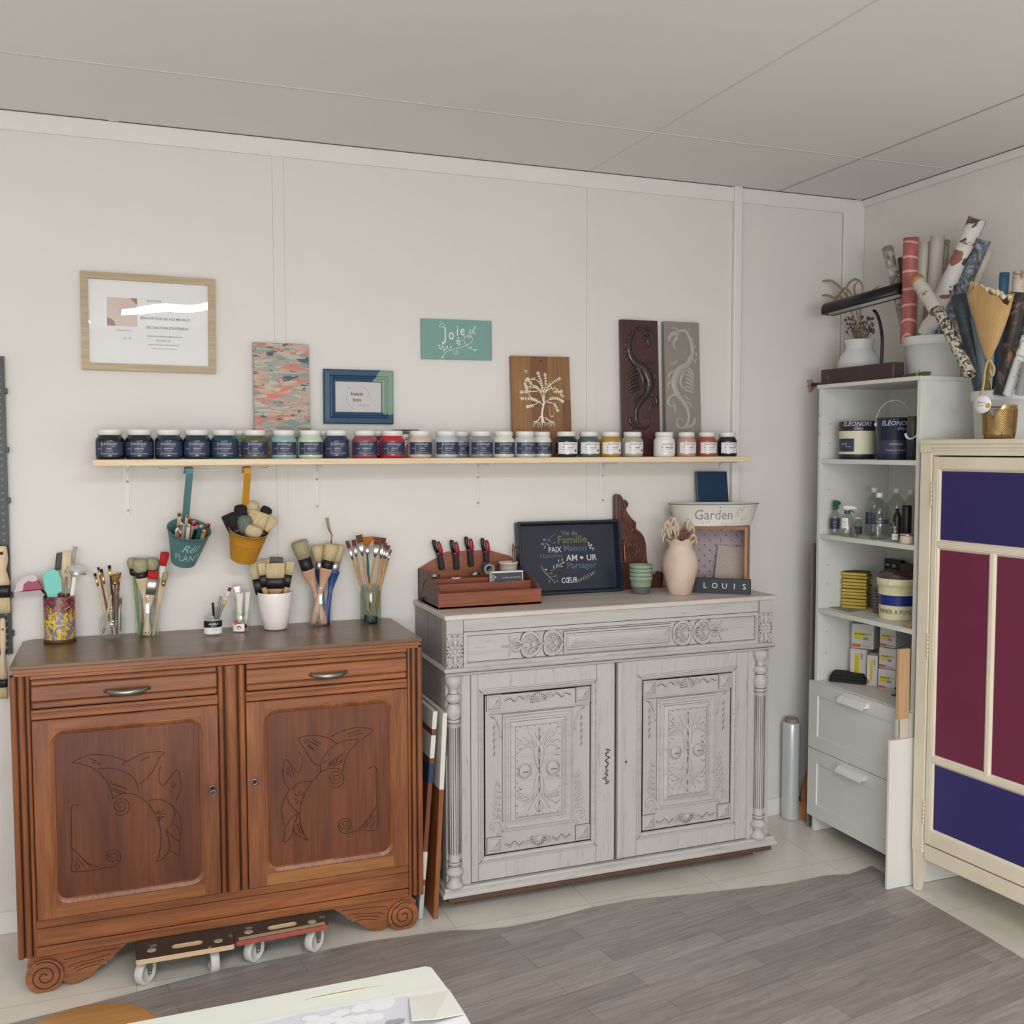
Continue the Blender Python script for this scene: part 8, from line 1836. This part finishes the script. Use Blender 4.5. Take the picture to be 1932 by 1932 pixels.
def roll(label, kind, tip, base, wpx, X, Xb=None, extra=None, k=5.52, F_=ZI, tap=1.0, grp='wallpaper rolls on the unit'):
 A = F_(*base); B = F_(*tip); A = at(*A, X=Xb or X); B = at(*B, X=X); r = wpx/k/2/1915*((B-CAM).dot(FW))
 z = (B-A).normalized(); x = z.orthogonal().normalized(); y = z.cross(x); mt = Matrix((x, y, z)).transposed().to_4x4(); mt.translation = A; L_ = (B-A).length
 t = thing('wallpaper_roll', label, 'wallpaper roll', mat4=mt, group=grp)
 rnd = random.Random(int(tip[0])); MB().lathe([(r*tap, 0), (r*(tap*.5+.5), L_*.5), (r, L_*.85), (r, L_), (r*.82, L_), (r*.78, L_-.05)], (0, 0, 0), 24, False, False, mi=[0, 0, 0, 1, 1], wav=lambda i, a, rr, zz_: (rr*(1+.03*sin(2*a+i)), zz_)).build('roll', [WP[kind], m_in], t, local=True)
 MB().tube([p for p in [(r*(.75-.45*q/30)*cos(q*.42), r*(.75-.45*q/30)*sin(q*.42), L_-.002) for q in range(31)]], .0008, 4).build('inner_turns', m_in, t, local=True)
 if extra: extra(t, r, L_)
 return t
RX = 2.86
RL = [('silver leafy roll leaning furthest left out of the tub', 'silver', (190, 430), (420, 1400), 112, 2.88, 2.87), ('dark brown roll end between the silver and pink ones', 'brownw', (330, 540), (430, 1400), 70, 2.93, 2.90), ('dusty pink roll with fine white lines', 'pink', (437, 325), (400, 1420), 155, 2.82, 2.83),
 ('cream roll with a pale sprig right of the pink one', 'cream', (580, 370), (500, 1400), 125, 2.90, 2.88), ('tall ivory roll in the middle of the tub', 'ivory', (712, 305), (640, 1400), 140, 2.91, 2.90), ('taupe patterned roll behind the ivory one', 'taupe', (800, 350), (700, 1400), 85, 2.95, 2.92),
 ('tallest roll, white with brown and black flowers, leaning right', 'floral', (1130, 120), (590, 1330), 185, 2.87, 2.84), ('white floral roll below the tallest one', 'floral', (1010, 380), (640, 1250), 170, 2.85, 2.84), ('blue-grey marbled roll leaning right', 'marble', (1195, 340), (760, 1330), 150, 2.89, 2.87), ('pale sprigged roll behind the marbled one', 'pale', (1240, 450), (860, 1330), 95, 2.95, 2.92),
 ('black and cream lace roll slanting down between the two tubs', 'lace', (715, 1070), (1060, 1760), 118, 2.70, 2.70), ('birch patterned roll with an orange end slanting to the right', 'birch', (500, 770), (700, 1085), 135, 2.745, 2.715)]
def orange_end(t, r, L_): MB().lathe([(r*1.03, L_-.018), (r*1.04, L_+.006), (r*.96, L_+.006)], (0, 0, 0), 22, False, False).build('orange_wrapper', M('wrapper_orange', (206, 152, 84), .6), t, local=True)
for l_, k_, tp_, bs_, w_, X1, X2 in RL: roll(l_, k_, tp_, bs_, w_, X1, X2, orange_end if 'orange end' in l_ else None)
# --- second tub on the armoire, its rolls and bouquet
mtA = lambda s, d, z: mta @ Vector((s, d, z))
ZR = 1.6305
rT2 = .107; cB = at(1897, 800, X=2.862); hB = at(1885, 735, X=cB.x-.10).z-ZR
tub('white plastic tub of wallpaper rolls standing on the armoire', Vector((cB.x, cB.y, 0)), rT2, hB, ZR)
RL2 = [('dark slate roll leaning left out of the armoire tub', 'slate', (930, 920), (1180, 1950), 150, 2.74, 2.80), ('steel blue shiny roll beside the slate one', 'steel', (1100, 1150), (1225, 1950), 90, 2.745, 2.80), ('blue and gold roll end behind the kraft bouquet', 'blueg', (1410, 690), (1330, 1900), 98, 2.86, 2.84), ('cream rose roll behind the feather one', 'rosew', (1560, 680), (1500, 1900), 120, 2.88, 2.85),
 ('dark roll printed with orange feathers', 'feather', (1570, 890), (1370, 1960), 150, 2.77, 2.77), ('dark green roll at the right edge of the armoire tub', 'green', (1660, 1050), (1480, 1960), 110, 2.84, 2.82), ('white leafy roll low at the right of the armoire tub', 'leafy', (1640, 1350), (1440, 1960), 100, 2.74, 2.745), ('grey roll end at the far right of the armoire tub', 'grey', (1640, 1620), (1560, 1960), 90, 2.73, 2.735)]
for l_, k_, tp_, bs_, w_, X1, X2 in RL2: roll(l_, k_, tp_, bs_, w_, X1, X2, grp='wallpaper rolls on the armoire')
# kraft paper bouquet
Xk = 2.70; t = thing('kraft_bouquet', 'kraft paper cone of cream dried flowers in front of the armoire tub', 'bouquet', at(*ZI(1240, 1560), X=Xk)); gk = lambda x, y, X=Xk: at(*ZI(x, y), X=X)
mkr = M('kraft_paper', (196, 160, 106), .75, var=.12, vs=9, bump=.5, bs=26); tip = gk(1235, 1590); R = []; rnd = random.Random(5)
topL, topR = gk(1030, 850), gk(1490, 950); wv_ = (topR-topL)
for f in (0, .25, .5, .75, 1.0):
 ring = []
 for k in range(22):
  a = 2*pi*k/22; cc = tip.lerp((topL+topR)/2, f); rad = .008+(wv_.length/2-.008)*f**.8
  off = Vector((0, 0, (.020*sin(3*a)+.012*sin(7*a+1)) if f == 1.0 else 0)); wy = wv_.normalized()
  ring.append(tuple(cc+wy*(rad*cos(a))*(1+.03*sin(5*a))+Vector((1, 0, 0))*(rad*.38*sin(a))+off))
 R.append(ring)
MB().rings(R, True, False, False, smooth=False).build('paper', mkr, t, solid=.0012)
b = MB()
for k in range(60):
 a = rnd.uniform(0, 2*pi); q = gk(rnd.uniform(1110, 1470), 0); f = rnd.uniform(0, 1); q = gk(1110+360*f, 830+110*f+rnd.uniform(-22, 26), Xk+rnd.uniform(-.03, .03)); b.ball(q, rnd.uniform(.004, .009), 7)
b.build('flowers', M('cream_petals', (222, 208, 170), .8, bump=.4), t)
b = MB()
for k in range(12): b.tube([tip+Vector((0, .006*cos(k), .0)), gk(1215+rnd.uniform(-25, 30), 1900+rnd.uniform(-30, 10), Xk-.002*(k % 3))], .0016, 5)
b.build('stems', M('olive_stems', (140, 122, 58), .7), t)
b = MB();
for pl_ in ([(1240, 1590), (1205, 1700), (1190, 1850), (1165, 1960), (1150, 2050)], [(1250, 1590), (1300, 1680), (1280, 1760), (1255, 1700)]):
 b.tube(catmull([gk(x, y, Xk-.015) for x, y in pl_], 5), .006, 6, flat=.15, fdir=(1, 0, 0))
b.build('ribbon', M('ribbon_tan', (198, 176, 132), .6), t)
# gold leaf pot with its dowel and tag
p0, p1 = at(1855, 824, X=2.66), at(1915, 824, X=2.68); pm = at(1885, 824, X=2.725); rg = .052
t = thing('gold_pot', 'gold metal pot embossed with leaves, its rim cut in a V, on the armoire edge', 'pot', (pm.x, pm.y, ZR+.0005), (0, 0, radians(-50))); mgd = M('brushed_gold', (170, 142, 98), .34, .9); Hg = at(1885, 765, X=pm.x).z-ZR
def wg(i, a, r, z):
 return r, z*(1-.36*max(0, cos((a+pi*.62)*2))**3 if i >= 6 else 1)
MB().lathe([(rg*.9, 0)]+[(rg*(.9+.12*k/7), Hg*k/7) for k in range(1, 8)], (0, 0, 0), 48, True, False, wav=lambda i, a, r, z: (r, z-Hg*.42*max(0, 1-abs(a-4.45)/.5)*(z/Hg)**3-Hg*.42*max(0, 1-abs(a-2.0)/.5)*(z/Hg)**3)).build('body', mgd, t, local=True)
b = MB()
for s0 in (-2.75, -1.35, -.2):
 for k in range(11):
  z = Hg*(.08+.075*k)
  for sg in (-1, 1):
   P = [(lambda a, zz_: ((rg*(.9+.12*zz_/Hg)+.0008)*cos(a), (rg*(.9+.12*zz_/Hg)+.0008)*sin(a), zz_))(s0+sg*.11*j, max(.002, min(Hg*.86, z+.032*(j/5)))) for j in range(6)]
   b.tube(P, [.001, .0026, .0026, .002, .0014, .001], 5)
 b.tube([((rg*(.9+.12*q)+.0008)*cos(s0), (rg*(.9+.12*q)+.0008)*sin(s0), Hg*q) for q in (.02, .3, .6, .85)], .0011, 5)
b.build('leaf_veins', mgd, t, local=True)
q0, q1 = gk(1190, 1800), 0
a_, b2 = at(1857, 768, X=2.70), at(1916, 768, X=2.72); t = thing('wooden_dowel', 'thin brown dowel lying across the rim of the gold pot', 'dowel', (a_+b2)/2); MB().tube([a_, b2], .0018, 6).build('dowel', WH['brown'], t)
cc = at(*ZH(1597, 1636), X=2.63); t = thing('round_tag', 'round white paper tag with an orange dot hanging beside the gold pot', 'tag', cc, (0, 0, radians(-72))); rr = .029
b = MB().lathe([(rr, 0), (rr, .0006), (1e-4, .0006)], (0, 0, 0), 28, xf=Matrix.Rotation(radians(90), 4, 'X')); b.build('tag', m_paper, t, local=True)
b = MB(); b.add([(.018+.009*cos(2*pi*k/14), -.0009, -.005+.009*sin(2*pi*k/14)) for k in range(14)], [tuple(range(14))], 0); b.text('fleurs', -.004, .006, -.0009, .012, 1, .3); b.text('séchées', -.005, -.004, -.0009, .007, 1); b.build('print', [M('dot_orange', (206, 158, 72), .6), m_txd], t, local=True)
MB().tube(catmull([Vector((0, 0, rr-.003)), Vector((.01, .0, .035)), Vector((.02, .01, .06))], 4), .0005, 4).build('string', mst, t, local=True)
# ================================================================ floor things, table, stool, left rail
# --- two cabinet doors leaning in the gap between buffet and cabinet
hz = M('hinge_steel', (120, 116, 110), .4, .8)
for (bx_, by_, tx_, ty_, label, segs, dep) in (
 (829, 1732.5, 848.0, 1345, 'wooden cabinet door, white above and brown below, leaning by the grey cabinet', [(0, .63, 'o'), (.63, 1.0, 'w')], .36),
 (800.5, 1733, 829.5, 1342, 'slimmer striped cabinet door in white, brown and navy, leaning by the buffet', [(0, .16, 'g'), (.16, .19, 'o'), (.19, .325, 'w'), (.325, .655, 'b'), (.655, .75, 'n'), (.75, .775, 'b'), (.775, .885, 'w'), (.885, .915, 'b'), (.915, 1.0, 'w')], .30)):
 A = at(bx_, by_, Z=0.002); A2 = Vector((A.x-.005, A.y, .002)); B = at(tx_, ty_, Y=A.y)-Vector((.007, 0, 0))
 L_ = (B-A2).length; z = (B-A2).normalized(); y = Vector((0, 1, 0)); x = y.cross(z)
 mt = Matrix((x, y, z)).transposed().to_4x4(); mt.translation = A2
 t = thing('cabinet_door', label, 'door', mat4=mt)
 mm = {'o': WOOD('door_orange_wood', (164, 100, 56), (140, 80, 44), (104, 60, 36), 'z', .45), 'b': WOOD('door_red_wood', (136, 76, 50), (112, 60, 42), (86, 46, 34), 'z', .45), 'w': M('door_white_paint', (216, 212, 204), .5, var=.06, vs=20), 'n': M('door_navy_paint', (40, 62, 92), .5), 'g': M('door_grey_paint', (176, 180, 178), .5)}
 for i, (a, b_, m_) in enumerate(segs):
  dk = a*L_;
  MB().box(-.016, 0, 0, dep, a*L_, b_*L_, .0008).build('board', mm[m_], t, local=True)
 for f in (.27, .83):
  b = MB().cyl((.003, .012, L_*f-.030), (.003, .012, L_*f+.030), .004, n=8); b.ball((.003, .012, L_*f+.036), .004, 6); b.box(0, .002, .005, .030, L_*f-.028, L_*f+.028); b.build('hinge', hz, t, local=True)
# --- furniture dollies
mply = M('dolly_film_ply', (58, 48, 44), .4, c2=(150, 150, 146), vs=16, thr=(.62, .68)); medge = M('ply_edge', (206, 178, 142), .6); mred = M('ply_edge_red', (166, 84, 70), .6, var=.2, vs=30)
mwh = M('caster_white', (206, 206, 202), .4, var=.08, vs=20); m_zn = M('zinc', (150, 152, 152), .35, .9)
ZK = .105
Z11 = zz(0, 1700, 2.927)
for k, (fl, fr, wl_, label, em) in enumerate([((256, 1812.5), (443, 1781.5), [(275, 1861, 52), (404, 1838, 96)], 'white-wheeled plywood dolly with a pale front edge, under the left of the buffet', medge), ((445, 1777), (621, 1744), [(481, 1818, 42), (595, 1799, 42)], 'white-wheeled plywood dolly with a reddish front edge, under the middle of the buffet', mred)]):
 A, B = at(*fl, Z=ZK), at(*fr, Z=ZK); d = B-A; L_ = d.length; ux = d.normalized(); uy = Vector((-ux.y, ux.x, 0)); mt = Matrix((ux, uy, Vector((0, 0, 1)))).transposed().to_4x4(); mt.translation = Vector((A.x, A.y, 0))
 t = thing('furniture_dolly', label, 'dolly', mat4=mt, group='furniture dollies under the buffet'); DD = .40
 b = MB(); out = rrect(0, L_, 0, DD, .008, 3); inn = rrect(L_*.36, L_*.68, .035, .062, .013, 3)
 n = len(out)
 for z, rev in ((ZK, False), (ZK-.015, True)):
  V = [(x, y, z) for x, y in out]+[(x, y, z) for x, y in inn]; b.add(V, [((i, (i+1) % n, n+(i+1) % n, n+i) if not rev else (n+i, n+(i+1) % n, (i+1) % n, i)) for i in range(n)])
 b.build('deck', mply, t, local=True)
 b = MB(); b.rings([[(x, y, ZK-.015) for x, y in out], [(x, y, ZK) for x, y in out]]); b.build('deck_edge', em, t, local=True); b = MB(); b.rings([[(x, y, ZK) for x, y in inn], [(x, y, ZK-.015) for x, y in inn]]); b.build('grip_slot', medge, t, local=True)
 b = MB()
 for x in (L_*.16, L_*.84): b.lathe([(.014, 0), (.012, .0012), (1e-4, .0013)], (x, .045 if x < L_/2 else .035, ZK), 16)
 b.build('bolt_cap', M('caster_bolt', (168, 162, 154), .5), t, local=True) if False else None
 for x, y in ((L_*.16, .050), (L_*.84, .040)): MB().lathe([(.014, 0), (.012, .0012), (1e-4, .0013)], (x, y, ZK), 16).build('bolt_cap', M('bolt_cap_grey', (168, 162, 154), .5), t, local=True)
 if k == 1: MB().box(.01, L_-.01, .004, .022, ZK+.0002, ZK+.0008).build('worn_strip', M('bare_ply', (176, 158, 132), .7), t, local=True)
 inv = mt.inverted(); rw = .0375
 spots = [inv @ at(px_, py_-2, Z=0) for px_, py_, a_ in wl_]; spots = [(s.x, s.y+.012, wl_[i][2]) for i, s in enumerate(spots)]+[(.05, DD-.06, 20), (L_-.05, DD-.06, -20)]
 for (x, y, a_) in spots:
  R_ = Matrix.Translation((x, y, 0)) @ Matrix.Rotation(radians(a_), 4, 'Z')
  c_ = MB(); c_.box(-.024, .024, -.024, .024, ZK-.019, ZK-.0152, xf=R_)
  for s_ in (-1, 1): c_.prism([(-.018, ZK-.018), (.018, ZK-.018), (.012, .050), (.006, .030), (-.006, .030), (-.010, .050)][::-1], s_*.0165-.001, s_*.0165+.001, plane='xz', xf=R_)
  cs = c_.build('caster', m_zn, t, local=True)
  XR_ = R_ @ Matrix.Translation((0, 0, rw+.0005)) @ Matrix.Rotation(radians(90), 4, 'X')
  MB().lathe([(.010, -.012), (.026, -.010), (.028, -.013), (rw-.002, -.013), (rw, -.010), (rw, .010), (rw-.002, .013), (.028, .013), (.026, .010), (.010, .012)], (0, 0, 0), 30, True, True, xf=XR_).build('wheel', mwh, cs, local=True)
  MB().cyl((0, -.021, rw), (0, .021, rw), .004, n=8, xf=R_).build('axle', m_zn, cs, local=True)
# --- white work table in the foreground with paper
ZTb = .72; mtb = M('table_white', (206, 209, 200), .45, var=.03, vs=6); c0 = at(810, 1821, Z=ZTb)
t = thing('work_table', 'white work table whose corner fills the bottom of the picture', 'table', (-.2, -2.5, 0))
b = MB(); b.prism([(-.95, -2.95), (c0.x+.012, -2.95), (c0.x+.008, c0.y-.09), (c0.x+.002, c0.y-.008), (c0.x-.006, c0.y), (-.95, c0.y-.006)], ZTb-.028, ZTb, plane='xy'); b.build('top', mtb, t, bevel=.0015)
for x in (-.88, .40):
 for y in (-2.10, -2.88): MB().box(x-.022, x+.022, y-.022, y+.022, .004, ZTb-.028, .003).build('leg', mtb, t)
MB().box(-.86, .38, -2.13, -2.11, ZTb-.09, ZTb-.028).build('apron', mtb, t)
Pg = lambda x, y, z: at(550+x/4.83, 1780+y/4.83, Z=z)
b = MB(); st_ = [(110, 520), (300, 480), (520, 440), (700, 405), (850, 385)]
b.tube(catmull([(lambda p: (p.x, p.y, ZTb+.0002))(Pg(x, y, ZTb)) for x, y in st_], 5), [.0008, .003, .0035, .0015, .0005], 5, flat=.1, fdir=(0, 0, 1)); b.build('paint_stain', M('ochre_stain', (196, 186, 150), .6), t)
mpp = M('sheet_lilac_white', (208, 208, 212), .55)
Z5_ = ZTb+.0012
pp = [Pg(x, y, Z5_) for x, y in ((160, 612), (700, 520), (1000, 462), (1380, 378), (1440, 425), (1580, 640), (1700, 860), (1500, 1300), (-400, 1300), (-1200, 900))]
t = thing('wallpaper_sheet', 'white sheet with a pale grey floral print spread on the work table, one corner folded', 'paper sheet', (.2, -2.4, Z5_))
MB().prism([(p.x, p.y) for p in pp][::-1], ZTb+.0004, Z5_, plane='xy').build('sheet', mpp, t)
b = MB(); rnd = random.Random(31)
def blob(x, y, rx, ry, mi):
 c_ = Pg(x, y, Z5_); n = 14; a0 = rnd.uniform(0, 3)
 b.add([(c_.x+rx*cos(2*pi*k/n+a0)*(1+.15*sin(3*2*pi*k/n)), c_.y+ry*sin(2*pi*k/n+a0)*(1+.12*cos(2*2*pi*k/n)), Z5_+.0003+.00012*len(b.f)) for k in range(n)], [tuple(range(n))], mi)
b.add([(lambda p: (p.x, p.y, Z5_+.0002))(Pg(x, y, Z5_)) for x, y in ((90, 640), (560, 560), (1060, 478), (1090, 700), (1000, 1200), (-300, 1200), (-500, 800))][::-1], [tuple(range(7))[::-1]], 0)
for x, y, rx, ry in ((820, 560, .022, .018), (740, 680, .02, .012), (640, 590, .018, .012), (560, 720, .026, .018), (360, 690, .02, .014), (260, 720, .022, .016), (450, 640, .016, .01), (180, 690, .014, .01), (640, 690, .016, .012)): blob(x, y, rx, ry, 1)
for x, y in ((980, 715), (915, 728)): blob(x, y, .010, .007, 2)
b.build('print', [M('print_lilac_grey', (192, 192, 201), .55), mpp, M('print_mid_grey', (142, 142, 150), .55)], t)
# folded corner flap
q = [Pg(1070, 487, Z5_+.003), Pg(1380, 378, Z5_+.002), Pg(1440, 425, Z5_+.002), Pg(1580, 640, Z5_+.003), Pg(1300, 690, Z5_+.016), Pg(1095, 700, Z5_+.010)]
b = MB(); b.add(q+[v-Vector((0, 0, .001)) for v in q], [(5, 4, 3, 2, 1, 0), (6, 7, 8, 9, 10, 11)]+[(i, (i+1) % 6, 6+(i+1) % 6, 6+i) for i in range(6)]); b.build('folded_corner', M('sheet_back', (206, 207, 199), .55), t)
# --- round stool
p3 = [at(58, 1932, Z=.45), at(191, 1889.6, Z=.45), at(295.5, 1915, Z=.45)]
def circ3(a, b, c):
 ax_, ay_, bx_, by_, cx_, cy2 = a.x, a.y, b.x, b.y, c.x, c.y; d = 2*(ax_*(by_-cy2)+bx_*(cy2-ay_)+cx_*(ay_-by_))
 ux = ((ax_**2+ay_**2)*(by_-cy2)+(bx_**2+by_**2)*(cy2-ay_)+(cx_**2+cy2**2)*(ay_-by_))/d; uy = ((ax_**2+ay_**2)*(cx_-bx_)+(bx_**2+by_**2)*(ax_-cx_)+(cx_**2+cy2**2)*(bx_-ax_))/d
 return ux, uy, sqrt((ax_-ux)**2+(ay_-uy)**2)
sx, sy, sr = circ3(*p3)
t = thing('round_stool', 'round honey-coloured wooden stool seat at the bottom left beside the work table', 'stool', (sx, sy, 0))
MB().lathe([(sr-.006, -.022), (sr, -.016), (sr, -.005), (sr-.006, 0), (1e-4, 0)], (0, 0, .45), 48, True, False).build('seat', WOOD('stool_beech', (202, 150, 84), (186, 132, 70), (160, 108, 56), 'x', .35, coat=.3), t, local=True)
for k in range(4):
 a = pi/4+pi/2*k; MB().tube([(sr*.55*cos(a), sr*.55*sin(a), .43), (sr*.95*cos(a), sr*.95*sin(a), .006)], [.016, .013], 12).build('leg', WOOD('stool_beech', (202, 150, 84), (186, 132, 70), (160, 108, 56), 'x', .35), t, local=True)
# grey cable coil on the floor behind the stool
t = thing('cable_bundle', 'bundle of grey and red cable at the bottom left corner behind the stool', 'cable', at(62, 1925, Z=.40)); c_ = at(70, 1935, Z=.40)
t.location = (c_.x, c_.y, 0); _W[t.name] = Matrix.Translation((c_.x, c_.y, 0))
b = MB(); rnd = random.Random(6)
for k in range(6): b.tube(catmull([(c_.x+(.050+.006*k)*cos(a), c_.y+(.045+.006*k)*sin(a), .006+.011*k+.004*sin(3*a+k)) for a in [2*pi*i/12 for i in range(12)]], 3, True), .0055, 7, closed=True)
b.build('coil', M('cable_grey', (108, 110, 114), .5), t)
b = MB().tube(catmull([(c_.x+.05*cos(a), c_.y+.045*sin(a), .078+.003*sin(3*a)) for a in [2*pi*i/12 for i in range(12)]], 3, True), .005, 7, closed=True); b.build('red_lead', WH['red'], t)
# --- black perforated hanging rail on the wall at the left edge
A, B = at(1, 672, Y=-.02), at(17.5, 1234, Y=-.02)
t = thing('hanging_rail', 'black perforated metal rail at the left edge, with brushes hanging from it', 'rail', (A.x-.05, -.02, B.z)); d = (B-A); b = MB(); n = 44; wR = .11
V = [A+Vector((-.11, 0, 0)), A+Vector((.010, 0, 0)), B+Vector((.010, 0, 0)), B+Vector((-.11, 0, 0))]; V += [v+Vector((0, .006, 0)) for v in V]
b.add(V, [(3, 2, 1, 0), (4, 5, 6, 7), (0, 1, 5, 4), (1, 2, 6, 5), (2, 3, 7, 6), (3, 0, 4, 7)])
h = MB()
for k in range(1, n):
 q = A.lerp(B, k/n)
 for xo in (-.006, -.030, -.054, -.078): h.add([(q.x+xo+.0045*cos(2*pi*i/8), q.y-.0004, q.z+.0045*sin(2*pi*i/8)) for i in range(8)], [tuple(range(8))])
g_ = b.build('plate', m_black, t); h.build('perforation', M('hole_shadow_grey', (120, 122, 128), .8), g_)
for f in (.115, .31, .48, .80, .93):
 q = A.lerp(B, f); MB().box(q.x+.008, q.x+.016, -.026, -.004, q.z-.009, q.z+.009, .001).build('clip', m_black, t)
def hangbrush(label, x, yt, yb, w, ytot):
 P0, P1 = at(x, ytot[0], Y=-.045), at(x+2, ytot[3], Y=-.045); z = (P1-P0).normalized(); y = Vector((0, 1, 0)); y = (y-z*z.dot(y)).normalized(); xx = y.cross(z); mt = Matrix((xx, y, z)).transposed().to_4x4(); mt.translation = P0
 t = thing('paint_brush', label, 'brush', mat4=mt, group='brushes hanging on the black rail'); L_ = (P1-P0).length; f1 = (ytot[1]-ytot[0])/(ytot[3]-ytot[0]); f2 = (ytot[2]-ytot[0])/(ytot[3]-ytot[0])
 sect(MB(), [(0, w*.25, .004), (L_*.03, w*.34, .006), (L_*f1*.35, w*.42, .008), (L_*f1*.6, w*.28, .008), (L_*f1*.9, w*.5, .008), (L_*f1, w*.5, .008)], 14).build('handle', WH['pale'], t, local=True)
 MB().cyl((0, -.0075, L_*f1*.18), (0, .0075, L_*f1*.18), w*.12, n=10).build('hang_hole', m_groove, t, local=True)
 sect(MB(), [(L_*f1-.002, w*.52, .009), (L_*f2, w*.52, .009)], 14, power=.5).build('ferrule', FE['black'], t, local=True); sect(MB(), [(L_*f2-.002, w*.50, .008), (L_*(f2*.5+.5), w*.53, .008), (L_, w*.5, .003)], 16, power=.6, jit=.03, rnd=random.Random(1)).build('bristles', BR_['cream'], t, local=True)
hangbrush('wide flat brush hanging from the black rail at the left edge, upper one', 3.0, 0, 0, .046, (1030, 1105, 1127, 1157))
hangbrush('slim brush hanging from the black rail at the left edge, lower one', 5.0, 0, 0, .024, (1166, 1282, 1296, 1318))
